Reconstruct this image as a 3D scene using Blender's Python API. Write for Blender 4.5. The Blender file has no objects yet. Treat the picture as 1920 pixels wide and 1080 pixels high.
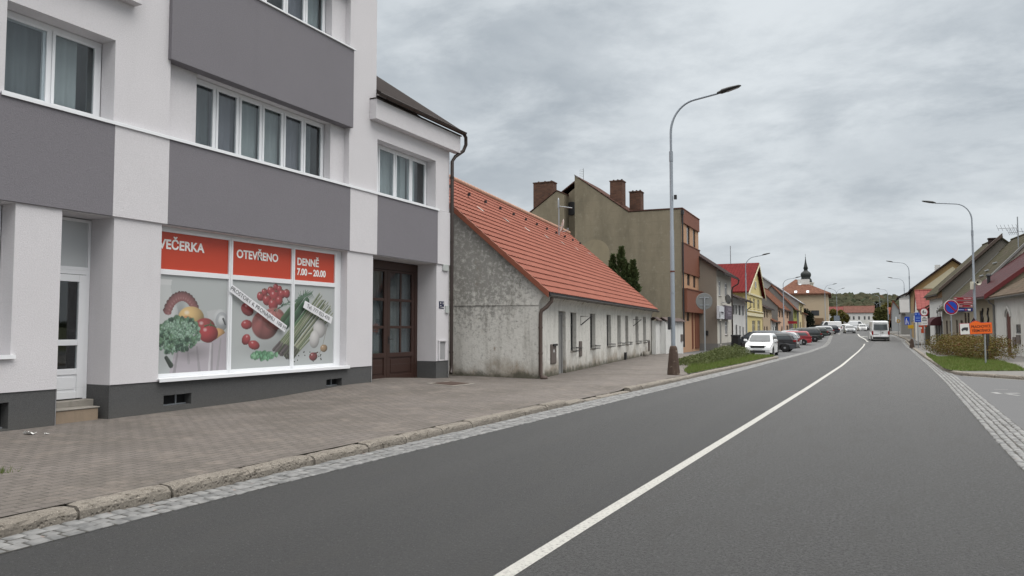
import bpy, math, random
import numpy as np
from mathutils import Vector, Matrix, noise
random.seed(7)
SC = bpy.context.scene
COL = SC.collection
R = math.radians

# ---------------------------------------------------------------- survey
# the camera stands on the road; these helpers turn a bearing read off the photograph into metres on a known plane
FL, EYE = 1400.0, 1.72
PITCH = math.atan(76/FL)
YAW = math.atan(692/FL*math.cos(PITCH))
_s, _c, _sp, _cp = math.sin(YAW), math.cos(YAW), math.sin(PITCH), math.cos(PITCH)
FW = (-_s*_cp, _c*_cp, _sp); RT = (_c, _s, 0.0); UP = (_s*_sp, -_c*_sp, _cp)

def ray(x, y):
    u = (x-960)/FL; v = -(y-540)/FL
    return [FW[i]+RT[i]*u+UP[i]*v for i in range(3)]

ZT_ = [(-1e4, 0), (80, 0), (100, .40), (114, .62), (130, .78), (155, 1.05), (420, 2.5), (1e5, 2.5)]
def Zg(y):                                   # the street climbs gently towards the square
    for (a, b), (c, d) in zip(ZT_, ZT_[1:]):
        if y <= c: return b+(d-b)*(y-a)/(c-a)

def G(x, y, dz=0.0):                         # ground point
    r = ray(x, y); z = dz
    for _ in range(30):
        t = (z-EYE)/r[2] if r[2] < -1e-4 else 400.0
        t = min(max(t, 1), 400.0)
        z = 0.7*z+0.3*(Zg(r[1]*t)+dz)
    return Vector((r[0]*t, r[1]*t, z))

def AT(x, y, D):                             # point at depth D along a bearing
    r = ray(x, y)
    return Vector((r[0]*D, r[1]*D, EYE+r[2]*D))

def vpdir(x):
    r = ray(x, 616); l = math.hypot(r[0], r[1])
    return (r[0]/l, r[1]/l)

class Frame:
    """local axes of a facade: x along the street, y into the building, z up"""
    def __init__(s, O, d):
        s.O = O; s.d = d; s.rz = math.atan2(d[1], d[0])
        s.n = (-d[1], d[0])
    def loc(s, px, py, dep=0.0):
        r = ray(px, py); P = (s.O[0]+s.n[0]*dep, s.O[1]+s.n[1]*dep)
        t = (P[0]*s.n[0]+P[1]*s.n[1])/(r[0]*s.n[0]+r[1]*s.n[1])
        q = (r[0]*t-P[0], r[1]*t-P[1])
        return (q[0]*s.d[0]+q[1]*s.d[1], EYE+r[2]*t)
    def side(s, px, py, lx=0.0):             # on the plane across the street direction at local x = lx -> (y, z)
        r = ray(px, py); P = (s.O[0]+s.d[0]*lx, s.O[1]+s.d[1]*lx)
        t = (P[0]*s.d[0]+P[1]*s.d[1])/(r[0]*s.d[0]+r[1]*s.d[1])
        q = (r[0]*t-P[0], r[1]*t-P[1])
        return (q[0]*s.n[0]+q[1]*s.n[1], EYE+r[2]*t)
    def rect(s, x0, y0, x1, y1, dep=0.0):    # a bearing box on the facade -> (xa, xb, za, zb)
        xm = (x0+x1)/2
        a = s.loc(x0, (y0+y1)/2, dep)[0]; b = s.loc(x1, (y0+y1)/2, dep)[0]
        za = s.loc(xm, y1, dep)[1]; zb = s.loc(xm, y0, dep)[1]
        return (min(a, b), max(a, b), za, zb)
    def W(s, x, y, z):
        return Vector((s.O[0]+s.d[0]*x+s.n[0]*y, s.O[1]+s.d[1]*x+s.n[1]*y, z))

# ---------------------------------------------------------------- objects
def thing(name, label, cat, loc=(0, 0, 0), rz=0.0, group=None):
    o = bpy.data.objects.new(name, None); COL.objects.link(o)
    o.location = loc; o.rotation_euler = (0, 0, rz); o.empty_display_size = .2
    o['label'] = label; o['category'] = cat
    if group: o['group'] = group
    return o

def tag(o, label=None, cat=None, group=None, kind=None):
    if label: o['label'] = label
    if cat: o['category'] = cat
    if group: o['group'] = group
    if kind: o['kind'] = kind
    return o

def copy_tree(o, parent=None):
    c = o.copy(); COL.objects.link(c)
    if parent: c.parent = parent
    for ch in [k for k in bpy.data.objects if k.parent == o]:
        copy_tree(ch, c)
    return c

class MB:
    def __init__(s): s.v = []; s.f = []; s.m = []; s.s = []
    def face(s, pts, m=0, sm=False):
        i = len(s.v); s.v += [tuple(p) for p in pts]
        s.f.append(tuple(range(i, i+len(pts)))); s.m.append(m); s.s.append(sm)
    def add(s, vs, fs, m=0, sm=False):
        i = len(s.v); s.v += [tuple(p) for p in vs]
        for f in fs: s.f.append(tuple(i+k for k in f)); s.m.append(m); s.s.append(sm)
    def box(s, x0, x1, y0, y1, z0, z1, m=0):
        x0, x1 = min(x0, x1), max(x0, x1); y0, y1 = min(y0, y1), max(y0, y1); z0, z1 = min(z0, z1), max(z0, z1)
        v = [(x0,y0,z0),(x1,y0,z0),(x1,y1,z0),(x0,y1,z0),(x0,y0,z1),(x1,y0,z1),(x1,y1,z1),(x0,y1,z1)]
        s.add(v, [(3,2,1,0),(4,5,6,7),(0,1,5,4),(1,2,6,5),(2,3,7,6),(3,0,4,7)], m)
    def prism(s, pts, a, b, axis='y', m=0, cap=True):
        """polygon extruded along an axis: 'y' -> pts are (x,z); 'z' -> (x,y); 'x' -> (y,z)"""
        def P(p, t):
            return (p[0], t, p[1]) if axis == 'y' else (p[0], p[1], t) if axis == 'z' else (t, p[0], p[1])
        n = len(pts); v = [P(p, a) for p in pts]+[P(p, b) for p in pts]
        f = [(i, (i+1) % n, n+(i+1) % n, n+i) for i in range(n)]
        if cap: f += [tuple(reversed(range(n))), tuple(range(n, 2*n))]
        s.add(v, f, m)
    def tube(s, path, r, n=8, m=0, sm=True, cap=True):
        P = [Vector(p) for p in path]; rs = r if isinstance(r, (list, tuple)) else [r]*len(P)
        v = []; f = []; prev = None
        for i, p in enumerate(P):
            t = (P[min(i+1, len(P)-1)]-P[max(i-1, 0)]).normalized()
            if prev is None:
                a = Vector((0, 0, 1)) if abs(t.z) < .9 else Vector((1, 0, 0))
                u = t.cross(a).normalized()
            else:
                u = (prev-t*prev.dot(t)).normalized()
            prev = u; w = t.cross(u)
            for k in range(n):
                an = 2*math.pi*k/n
                v.append(p+(u*math.cos(an)+w*math.sin(an))*rs[i])
        for i in range(len(P)-1):
            for k in range(n):
                f.append((i*n+k, i*n+(k+1) % n, (i+1)*n+(k+1) % n, (i+1)*n+k))
        s.add(v, f, m, sm)
        if cap:
            s.add([v[k] for k in range(n)], [tuple(reversed(range(n)))], m)
            s.add([v[-n+k] for k in range(n)], [tuple(range(n))], m)
    def lathe(s, prof, c=(0, 0, 0), n=16, axis='z', m=0, sm=True):
        v = []; f = []
        for (r, z) in prof:
            for k in range(n):
                a = 2*math.pi*k/n; x, y = r*math.cos(a), r*math.sin(a)
                q = (x, y, z) if axis == 'z' else (x, z, y) if axis == 'y' else (z, x, y)
                v.append((c[0]+q[0], c[1]+q[1], c[2]+q[2]))
        for i in range(len(prof)-1):
            for k in range(n):
                f.append((i*n+k, i*n+(k+1) % n, (i+1)*n+(k+1) % n, (i+1)*n+k))
        s.add(v, f, m, sm)
        s.add(v[:n], [tuple(range(n))], m); s.add(v[-n:], [tuple(range(n))], m)
    def wall(s, x0, x1, z0, z1, holes=(), y=0.0, dep=.2, m=0, rm=None):
        """wall sheet with rectangular openings (xa,xb,za,zb[,depth]) and their reveals"""
        xs = sorted({x0, x1, *[min(max(q, x0), x1) for h in holes for q in h[:2]]})
        zs = sorted({z0, z1, *[min(max(q, z0), z1) for h in holes for q in h[2:4]]})
        for i in range(len(xs)-1):
            for j in range(len(zs)-1):
                cx, cz = (xs[i]+xs[i+1])/2, (zs[j]+zs[j+1])/2
                if any(h[0] < cx < h[1] and h[2] < cz < h[3] for h in holes): continue
                s.face([(xs[i], y, zs[j]), (xs[i+1], y, zs[j]), (xs[i+1], y, zs[j+1]), (xs[i], y, zs[j+1])], m)
        r = m if rm is None else rm
        for h in holes:
            a, b, c, d = h[:4]; e = y+(h[4] if len(h) > 4 else dep)
            s.face([(a, y, c), (a, e, c), (a, e, d), (a, y, d)], r)
            s.face([(b, y, d), (b, e, d), (b, e, c), (b, y, c)], r)
            s.face([(a, y, d), (a, e, d), (b, e, d), (b, y, d)], r)
            s.face([(b, y, c), (b, e, c), (a, e, c), (a, y, c)], r)
    def build(s, name, mats, parent=None, bevel=0, loc=None, subsurf=0):
        me = bpy.data.meshes.new(name)
        me.from_pydata([tuple(map(float, q)) for q in s.v], [], s.f)
        mats = mats if isinstance(mats, (list, tuple)) else [mats]
        for q in mats: me.materials.append(q)
        me.polygons.foreach_set('material_index', s.m)
        me.polygons.foreach_set('use_smooth', s.s)
        # box-projected UVs in metres: u level, v up the slope
        uv = me.uv_layers.new(name='UVMap').data
        for p in me.polygons:
            n = p.normal
            t = Vector((-n.y, n.x, 0))
            t = Vector((1, 0, 0)) if t.length < 1e-3 else t.normalized()
            b = n.cross(t)
            for li in p.loop_indices:
                q = me.vertices[me.loops[li].vertex_index].co
                uv[li].uv = (q.dot(t), q.dot(b))
        o = bpy.data.objects.new(name, me); COL.objects.link(o)
        if parent: o.parent = parent
        if loc: o.location = loc
        if bevel:
            b = o.modifiers.new('Bevel', 'BEVEL'); b.width = bevel; b.segments = 2; b.limit_method = 'ANGLE'; b.angle_limit = R(40)
        if subsurf:
            b = o.modifiers.new('Sub', 'SUBSURF'); b.levels = b.render_levels = subsurf
        return o

_fontcache = {}
def text(name, s, size, m, parent, loc, rot, bold=0.0, align='CENTER', ext=.002, sx=1.0):
    cu = bpy.data.curves.new(name, 'FONT'); cu.body = s; cu.size = size; cu.align_x = align; cu.align_y = 'CENTER'
    cu.extrude = ext; cu.offset = bold; cu.resolution_u = 3
    t = bpy.data.objects.new('tmp', cu); COL.objects.link(t)
    me = bpy.data.meshes.new_from_object(t.evaluated_get(bpy.context.evaluated_depsgraph_get()))
    bpy.data.objects.remove(t); bpy.data.curves.remove(cu)
    me.materials.clear(); me.materials.append(m)
    o = bpy.data.objects.new(name, me); COL.objects.link(o)
    o.parent = parent; o.location = loc; o.rotation_euler = rot; o.scale = (sx, 1, 1)
    return o

# ---------------------------------------------------------------- materials
def srgb(r, g, b):
    def f(c):
        c /= 255.0
        return c/12.92 if c <= .04045 else ((c+.055)/1.055)**2.4
    return (f(r), f(g), f(b), 1.0)

class NT:
    def __init__(s, name):
        s.mat = bpy.data.materials.new(name); s.mat.use_nodes = True
        s.t = s.mat.node_tree; s.n = s.t.nodes; s.l = s.t.links
        s.n.clear()
        s.out = s.n.new('ShaderNodeOutputMaterial'); s.b = s.n.new('ShaderNodeBsdfPrincipled')
        s.l.new(s.b.outputs[0], s.out.inputs[0])
        s.tc = s.n.new('ShaderNodeTexCoord')
    def put(s, sock, v):
        if isinstance(v, bpy.types.NodeSocket): s.l.new(v, sock)
        else: sock.default_value = v
    def noise(s, scale, detail=4, rough=.55, vec=None, dist=0.0, stretch=None):
        v = vec or s.tc.outputs['Object']
        if stretch:
            mp = s.n.new('ShaderNodeMapping'); s.l.new(v, mp.inputs[0]); mp.inputs['Scale'].default_value = stretch; v = mp.outputs[0]
        q = s.n.new('ShaderNodeTexNoise'); s.l.new(v, q.inputs['Vector'])
        q.inputs['Scale'].default_value = scale; q.inputs['Detail'].default_value = detail
        q.inputs['Roughness'].default_value = rough; q.inputs['Distortion'].default_value = dist
        return q.outputs['Fac']
    def vor(s, scale, feature='F1', vec=None, out='Distance', rnd=1.0):
        q = s.n.new('ShaderNodeTexVoronoi'); q.feature = feature
        s.l.new(vec or s.tc.outputs['Object'], q.inputs['Vector']); q.inputs['Scale'].default_value = scale
        q.inputs['Randomness'].default_value = rnd
        return q.outputs[out]
    def ramp(s, f, a, b, c0=(0, 0, 0, 1), c1=(1, 1, 1, 1)):
        q = s.n.new('ShaderNodeValToRGB'); s.l.new(f, q.inputs[0])
        e = q.color_ramp.elements; e[0].position = a; e[0].color = c0; e[1].position = b; e[1].color = c1
        return q.outputs[0]
    def mix(s, f, a, b, blend='MIX'):
        q = s.n.new('ShaderNodeMix'); q.data_type = 'RGBA'; q.blend_type = blend
        s.put(q.inputs[0], f); s.put(q.inputs[6], a); s.put(q.inputs[7], b)
        return q.outputs[2]
    def math(s, op, a, b=0.0, clamp=False):
        q = s.n.new('ShaderNodeMath'); q.operation = op; q.use_clamp = clamp
        s.put(q.inputs[0], a); s.put(q.inputs[1], b)
        return q.outputs[0]
    def xyz(s, vec=None):
        q = s.n.new('ShaderNodeSeparateXYZ'); s.l.new(vec or s.tc.outputs['Object'], q.inputs[0]); return q.outputs
    def rng(s, v, a, b):
        q = s.n.new('ShaderNodeMapRange'); q.interpolation_type = 'SMOOTHSTEP'; s.l.new(v, q.inputs[0]); q.inputs[1].default_value = a; q.inputs[2].default_value = b
        return q.outputs[0]
    def bump(s, h, strength=.3, dist=.01, chain=None):
        q = s.n.new('ShaderNodeBump'); s.l.new(h, q.inputs['Height'])
        q.inputs['Strength'].default_value = strength; q.inputs['Distance'].default_value = dist
        if chain: s.l.new(chain, q.inputs['Normal'])
        s.l.new(q.outputs[0], s.b.inputs['Normal'])
        return q.outputs[0]
    def done(s, col=None, rough=None, spec=None, metal=None):
        if col is not None: s.put(s.b.inputs['Base Color'], col)
        if rough is not None: s.put(s.b.inputs['Roughness'], rough)
        if spec is not None: s.b.inputs['Specular IOR Level'].default_value = spec
        if metal is not None: s.b.inputs['Metallic'].default_value = metal
        return s.mat

def shade(c, k): return (min(c[0]*k, 1), min(c[1]*k, 1), min(c[2]*k, 1), 1)

_mc = {}
def mat(name, col, rough=.7, var=.12, scale=2.0, bump=0.0, bscale=60, metal=0.0, spec=.4, dirt=0.0, dcol=(.12, .11, .09, 1)):
    """general painted / plastered surface: mottling at two sizes, optional blotchy dirt and grain"""
    if name in _mc: return _mc[name]
    q = NT(name)
    c = q.mix(q.noise(scale, 5), shade(col, 1-var), shade(col, 1+var))
    c = q.mix(q.math('MULTIPLY', q.noise(scale*14, 3), .5), c, shade(col, 1-var*.6))
    if dirt:
        m = q.ramp(q.noise(scale*1.7, 8, .68, dist=.3, stretch=(1, 1, .45)), .5, .78)
        c = q.mix(q.math('MULTIPLY', m, dirt), c, dcol)
    if bump: q.bump(q.noise(bscale, 3, .6), bump, .01)
    _mc[name] = q.done(c, rough, spec, metal)
    return _mc[name]

def glass_mat(name, tint=(.02, .025, .03, 1), see=.75):
    q = NT(name)
    tr = q.n.new('ShaderNodeBsdfTransparent'); tr.inputs[0].default_value = (.84, .87, .88, 1)
    gl = q.n.new('ShaderNodeBsdfGlossy'); gl.inputs['Roughness'].default_value = .02; gl.inputs[0].default_value = (1, 1, 1, 1)
    ge = q.n.new('ShaderNodeNewGeometry'); dt = q.n.new('ShaderNodeVectorMath'); dt.operation = 'DOT_PRODUCT'
    q.l.new(ge.outputs['Incoming'], dt.inputs[0]); q.l.new(ge.outputs['Normal'], dt.inputs[1])
    cs = q.math('ABSOLUTE', dt.outputs['Value'])
    class fr: outputs = [q.math('ADD', .05, q.math('MULTIPLY', .95, q.math('POWER', q.math('SUBTRACT', 1.0, cs, True), 5.0)))]
    mx = q.n.new('ShaderNodeMixShader'); q.l.new(fr.outputs[0], mx.inputs[0]); q.l.new(tr.outputs[0], mx.inputs[1]); q.l.new(gl.outputs[0], mx.inputs[2])
    q.l.new(mx.outputs[0], q.out.inputs[0])
    return q.mat

def tiles_mat(name, col, row=.34, wid=.24, moss=0.0, mcol=(.05, .055, .03, 1), var=.25, depth=.03, rough=.95):
    """small roof seen from afar: rows and columns of tiles from the metre UVs"""
    if name in _mc: return _mc[name]
    q = NT(name); uv = q.tc.outputs['UV']
    s = q.xyz(uv)
    rv = q.math('FRACT', q.math('DIVIDE', s[1], row))
    cu = q.math('FRACT', q.math('DIVIDE', s[0], wid))
    br = q.n.new('ShaderNodeTexBrick'); q.l.new(uv, br.inputs[0])
    br.inputs['Scale'].default_value = 1; br.inputs['Brick Width'].default_value = wid; br.inputs['Row Height'].default_value = row
    br.inputs['Mortar Size'].default_value = .012; br.inputs['Color1'].default_value = shade(col, 1-var); br.inputs['Color2'].default_value = shade(col, 1+var)
    br.inputs['Mortar'].default_value = shade(col, .25); br.offset = .0; br.inputs['Mortar Smooth'].default_value = .3
    c = q.mix(q.ramp(rv, .02, .16), shade(col, .3), br.outputs['Color'])  # row-lip shadow lines painted in: dark band at each row's lower edge
    c = q.mix(q.math('MULTIPLY', q.noise(.8, 6, .6), .6), c, shade(col, .75))
    if moss:
        c = q.mix(q.math('MULTIPLY', q.ramp(q.noise(1.1, 8, .7), .38, .62), moss), c, mcol)
    h = q.math('ADD', q.math('SUBTRACT', 1.0, rv), q.math('MULTIPLY', q.math('SINE', q.math('MULTIPLY', cu, math.pi)), .5))
    q.bump(h, 1.0, depth)
    _mc[name] = q.done(c, rough, .08)
    return _mc[name]

WHITE = mat('white plastic', (.72, .73, .75, 1), .35, .03, 3)
ALU = mat('white coated sheet metal', (.75, .76, .78, 1), .4, .04, 4)
DARK = mat('dark void', (.012, .012, .013, 1), .9, .1)
BLACKM = mat('black painted metal', (.02, .02, .022, 1), .45, .2, 5)
GALV = mat('galvanised steel', (.30, .32, .34, 1), .45, .12, 6, metal=.35)
BROWNM = mat('dark brown sheet metal', (.035, .024, .02, 1), .4, .2, 4)
GLASS = glass_mat('window glass')
q = NT('far window glass')
PANE = q.done(q.mix(q.noise(.7, 2), (.018, .02, .023, 1), (.06, .065, .07, 1)), .12, .5)
WOODBR = mat('brown stained timber', (.040, .019, .014, 1), .5, .25, 3)
CONC = mat('old concrete', (.27, .25, .22, 1), .9, .2, 3, .5, 70, dirt=.5)
# ---------------------------------------------------------------- sky, sun, camera
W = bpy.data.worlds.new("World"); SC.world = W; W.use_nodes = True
t = W.node_tree; n = t.nodes; l = t.links; n.clear()
SUN_EL, SUN_RZ = R(58), R(70)
sky = n.new('ShaderNodeTexSky'); sky.sky_type = 'NISHITA'; sky.sun_disc = False
sky.sun_elevation = SUN_EL; sky.sun_rotation = SUN_RZ; sky.dust_density = 2.0
def wm(op, a, b=0.0, clamp=False):
    k = n.new('ShaderNodeMath'); k.operation = op; k.use_clamp = clamp
    for i, v in enumerate((a, b)):
        if isinstance(v, bpy.types.NodeSocket): l.new(v, k.inputs[i])
        else: k.inputs[i].default_value = v
    return k.outputs[0]
def wmix(f, a, b, bl='MIX'):
    k = n.new('ShaderNodeMix'); k.data_type = 'RGBA'; k.blend_type = bl
    for i, v in ((0, f), (6, a), (7, b)):
        if isinstance(v, bpy.types.NodeSocket): l.new(v, k.inputs[i])
        else: k.inputs[i].default_value = v
    return k.outputs[2]
def wramp(f, a, b, smooth=True):
    k = n.new('ShaderNodeMapRange'); k.interpolation_type = 'SMOOTHSTEP' if smooth else 'LINEAR'
    l.new(f, k.inputs[0]); k.inputs[1].default_value = a; k.inputs[2].default_value = b
    return k.outputs[0]
tc = n.new('ShaderNodeTexCoord'); sx = n.new('ShaderNodeSeparateXYZ'); l.new(tc.outputs['Generated'], sx.inputs[0])
X, Y, Z = sx.outputs
zz = wm('ADD', wm('MAXIMUM', Z, 0.0), .26)
cv = n.new('ShaderNodeCombineXYZ'); l.new(wm('DIVIDE', X, zz), cv.inputs[0]); l.new(wm('DIVIDE', Y, zz), cv.inputs[1])
def wnoise(scale, det, rough, dist=0.0, off=(0, 0, 0), sc=(1, 1, 1)):
    mp = n.new('ShaderNodeMapping'); l.new(cv.outputs[0], mp.inputs[0]); mp.inputs['Location'].default_value = off; mp.inputs['Scale'].default_value = sc
    mp.inputs['Rotation'].default_value = (0, 0, R(-26))
    k = n.new('ShaderNodeTexNoise'); l.new(mp.outputs[0], k.inputs['Vector'])
    k.inputs['Scale'].default_value = scale; k.inputs['Detail'].default_value = det; k.inputs['Roughness'].default_value = rough; k.inputs['Distortion'].default_value = dist
    return k.outputs['Fac']
big = wramp(wnoise(1.0, 9, .6, .15, (3.1, 1.7, 0)), .36, .62)
med = wramp(wnoise(2.6, 9, .62, .2, (7.3, 4.2, 0), (.85, 1.15, 1)), .38, .62)
dens = wm('ADD', wm('MULTIPLY', big, .55), wm('MULTIPLY', med, .45))
clo = wmix(dens, (.415, .462, .505, 1), (.765, .812, .842, 1))
clo = wmix(wm('MULTIPLY', wm('SUBTRACT', 1.0, wramp(Z, .0, .26)), .55), clo, (.73, .77, .80, 1))
# an overcast dome is several times brighter overhead than near the horizon
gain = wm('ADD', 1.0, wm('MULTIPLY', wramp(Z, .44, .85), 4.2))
clo = wmix(wramp(Z, .40, .6), clo, (.66, .655, .64, 1))
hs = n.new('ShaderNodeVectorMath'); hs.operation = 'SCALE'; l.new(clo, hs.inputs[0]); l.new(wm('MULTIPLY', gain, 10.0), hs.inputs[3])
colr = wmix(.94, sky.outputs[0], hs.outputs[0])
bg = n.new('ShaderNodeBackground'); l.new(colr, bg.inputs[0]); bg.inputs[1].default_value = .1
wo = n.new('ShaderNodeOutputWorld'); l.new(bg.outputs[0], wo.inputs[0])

sd = bpy.data.lights.new('sun', 'SUN'); sd.energy = 1.1; sd.angle = R(40); sd.color = (1, .97, .93)
so = bpy.data.objects.new('sun', sd); COL.objects.link(so)
so.rotation_euler = (R(90)-SUN_EL, 0, R(90)+R(-20))      # from the road side, high

cd = bpy.data.cameras.new('camera'); co = bpy.data.objects.new('camera', cd); COL.objects.link(co)
cd.sensor_width = 36; cd.lens = 36*FL/1920; cd.clip_end = 6000; cd.clip_start = .1
co.location = (0, 0, EYE); co.rotation_euler = (R(90)+PITCH, 0, YAW)
SC.camera = co
SC.view_settings.view_transform = 'Standard'; SC.view_settings.look = 'None'; SC.view_settings.exposure = 0; SC.view_settings.gamma = 1

# ---------------------------------------------------------------- road, pavements
def interp(tab, y):
    if y <= tab[0][0]: return tab[0][1]
    for (a, b), (c, d) in zip(tab, tab[1:]):
        if y <= c: return b+(d-b)*(y-a)/(c-a)
    return tab[-1][1]
KERB_L = [(-40,-6.65),(3.7,-6.52),(10.9,-6.37),(15.2,-6.3),(21.7,-6.03),(27.8,-5.82),(35.3,-5.55),(45.5,-5.35)]
EDGE_L = [(-40,-6.15),(3.5,-6.07),(8,-5.95),(13.7,-5.74),(20.7,-5.5),(32.6,-5.1),(43.3,-4.92),(59,-4.6),(75,-4.7),(89,-5.0),(125,-6.6),(195,-10.6),(280,-14)]
EDGE_R = [(-40,1.3),(8,1.46),(14.4,1.54),(28.2,1.8),(43,1.92),(70,2.05),(97,2.0),(130,.9),(195,-2.2),(280,-6)]
STRIP_R = [(-40,2.0),(8,2.07),(14,2.1),(23.3,2.26),(31.5,2.4),(80,2.65),(97,2.6),(130,1.5),(195,-1.6),(280,-5.4)]
CENTRE = [(-40,-2.9),(4.7,-2.40),(13.75,-2.17),(23.3,-1.95),(38.3,-1.68),(62,-1.56),(88,-1.58)]

q = NT('asphalt')
sp = q.noise(34, 6, .95); ob = q.tc.outputs['Object']
ox = q.xyz(); lane = q.rng(q.math('SUBTRACT', q.math('ADD', ox[0], 2.45), q.math('MULTIPLY', ox[1], .020)), -.06, .06)
lf = q.mix(q.ramp(sp, .40, .60), (.030, .0302, .0308, 1), (.112, .112, .113, 1))
rg = q.mix(q.ramp(sp, .42, .58), (.018, .0181, .0185, 1), (.185, .184, .183, 1))
c = q.mix(lane, lf, rg)
c = q.mix(q.math('MULTIPLY', q.ramp(q.noise(17, 5, .8), .40, .62), .38), c, (.040, .040, .041, 1))
c = q.mix(q.math('MULTIPLY', q.ramp(q.math('SINE', q.math('MULTIPLY', q.xyz()[0], 3.59)), .35, 1), .16), c, (.098, .097, .096, 1))
c = q.mix(q.ramp(q.vor(24, vec=ob), .08, .17), (.17, .168, .165, 1), c)
c = q.mix(q.math('MULTIPLY', q.noise(.55, 6, .65, stretch=(1, .22, 1)), .40), c, (.062, .062, .062, 1))
c = q.mix(q.ramp(q.noise(3.2, 5, .7, stretch=(1, .3, 1)), .52, .8), c, (.072, .070, .067, 1))
q.bump(q.noise(32, 6, .9), 1.0, .05)
ASPH = q.done(c, q.ramp(sp, .2, .9, (.62, .62, .62, 1), (.9, .9, .9, 1)), .45)
q = NT('side asphalt')
c = q.mix(q.ramp(q.noise(180, 3, .8), .3, .7), (.075, .076, .078, 1), (.125, .126, .128, 1))
c = q.mix(q.noise(.8, 6, .6), c, (.09, .09, .092, 1))
q.bump(q.noise(160, 3, .8), .5, .01)
ASPH2 = q.done(c, .85, .4)

q = NT('interlocking pavers'); ob = q.tc.outputs['Object']
wob = q.n.new('ShaderNodeMix'); wob.data_type = 'RGBA'; wob.blend_type = 'LINEAR_LIGHT'; wob.inputs[0].default_value = .018
nz = q.n.new('ShaderNodeTexNoise'); q.l.new(ob, nz.inputs['Vector']); nz.inputs['Scale'].default_value = 6.0; nz.inputs['Detail'].default_value = 3
q.l.new(ob, wob.inputs[6]); q.l.new(nz.outputs['Color'], wob.inputs[7])
mp = q.n.new('ShaderNodeMapping'); q.l.new(wob.outputs[2], mp.inputs[0]); mp.inputs['Rotation'].default_value = (0, 0, R(90))
br = q.n.new('ShaderNodeTexBrick'); q.l.new(mp.outputs[0], br.inputs[0]); br.inputs['Scale'].default_value = 1
br.inputs['Brick Width'].default_value = .2; br.inputs['Row Height'].default_value = .14; br.inputs['Mortar Size'].default_value = .008; br.inputs['Mortar Smooth'].default_value = .5
br.inputs['Color1'].default_value = (.167, .147, .133, 1); br.inputs['Color2'].default_value = (.200, .176, .158, 1); br.inputs['Mortar'].default_value = (.060, .055, .050, 1)
c = q.mix(q.math('MULTIPLY', q.ramp(q.noise(70, 3, .8), .3, .75), .75), br.outputs['Color'], (.085, .077, .072, 1))
c = q.mix(q.ramp(q.vor(85, vec=ob), .0, .25), (.26, .235, .215, 1), c)
c = q.mix(q.ramp(q.noise(.62, 8, .72), .40, .66), c, q.mix(.6, c, (.080, .071, .060, 1)))
c = q.mix(q.ramp(q.noise(2.3, 7, .78), .52, .68), c, q.mix(.6, c, (.225, .192, .165, 1)))
hh = q.math('ADD', br.outputs['Fac'], q.math('MULTIPLY', q.noise(130, 3, .7), -.35))
q.bump(hh, .7, -.014)
PAVER = q.done(c, .88, .3)
q = NT('granite setts')
gi = q.n.new('ShaderNodeObjectInfo')
c = q.mix(q.ramp(q.noise(6.5, 2, .5), .32, .68), (.10, .102, .102, 1), (.255, .253, .247, 1))
c = q.mix(q.math('MULTIPLY', q.noise(90, 3, .8), .6), c, (.15, .15, .15, 1))
c = q.mix(q.ramp(q.noise(7, 1), .72, .76), c, (.19, .155, .138, 1))
q.bump(q.noise(60, 4, .6), .5, .01)
SETT = q.done(c, .75, .4)
JOINT = mat('joint sand', (.055, .052, .046, 1), .95, .25, 9, .5, 90)
q = NT('kerb stone')
c = q.mix(q.noise(2.4, 6, .6), (.145, .128, .108, 1), (.25, .226, .194, 1))
c = q.mix(q.ramp(q.noise(11, 6, .75), .54, .68), c, (.075, .064, .05, 1))
c = q.mix(q.ramp(q.noise(60, 3, .8), .58, .7), c, (.42, .38, .33, 1))
q.bump(q.math('ADD', q.noise(34, 5, .7), q.ramp(q.vor(24), .1, .4)), .8, .02)
KERB = q.done(c, .9, .3)
q = NT('road paint')
c = q.mix(q.ramp(q.noise(30, 6, .85), .50, .64), (.45, .44, .41, 1), (.13, .129, .125, 1))
c = q.mix(q.ramp(q.noise(60, 4, .8), .36, .56), (.36, .355, .33, 1), c)
q.bump(q.noise(70, 4, .8), .7, .015)
PAINT = q.done(c, .7, .4)
q = NT('rough verge')
c = q.mix(q.noise(.6, 6, .6), (.06, .075, .035, 1), (.11, .10, .06, 1))
GROUND = q.done(q.mix(q.noise(9, 4), c, (.07, .08, .04, 1)), .95, .2)
q = NT('plain pavement')
c = q.mix(q.noise(1.2, 6, .6), (.135, .128, .12, 1), (.20, .19, .175, 1))
q.bump(q.noise(70, 4, .7), .5, .01)
PAVE2 = q.done(q.mix(q.noise(60, 3, .8), c, (.12, .115, .108, 1)), .9, .3)

def ys_range(a, b, st):
    k = max(1, int(round((b-a)/st))); return [a+(b-a)*i/k for i in range(k+1)]
def strip(name, m, fl, fr, ys, z, kind='structure', nx=1):
    mb = MB(); rows = []
    for y in ys:
        a, b = fl(y), fr(y)
        rows.append([(a+(b-a)*i/nx, y, z(a+(b-a)*i/nx, y) if callable(z) else Zg(y)+z) for i in range(nx+1)])
    vs = [p for r in rows for p in r]; k = nx+1
    mb.add(vs, [(j*k+i, j*k+i+1, (j+1)*k+i+1, (j+1)*k+i) for j in range(len(rows)-1) for i in range(nx)], 0, True)
    return tag(mb.build(name, m), kind=kind)

# ground sheet to the horizon
mb = MB(); gx = [-3000,-900,-300,-120,-60,-30,-15,0,15,30,60,120,300,900,3000]
gy = [-3000,-600,-100,-40,0,40,80,90,100,114,130,155,220,300,420,900,3000]
vs = [(x, y, Zg(y)-.16) for y in gy for x in gx]; k = len(gx)
mb.add(vs, [(j*k+i, j*k+i+1, (j+1)*k+i+1, (j+1)*k+i) for j in range(len(gy)-1) for i in range(k-1)])
tag(mb.build('ground', GROUND), kind='structure')

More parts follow.
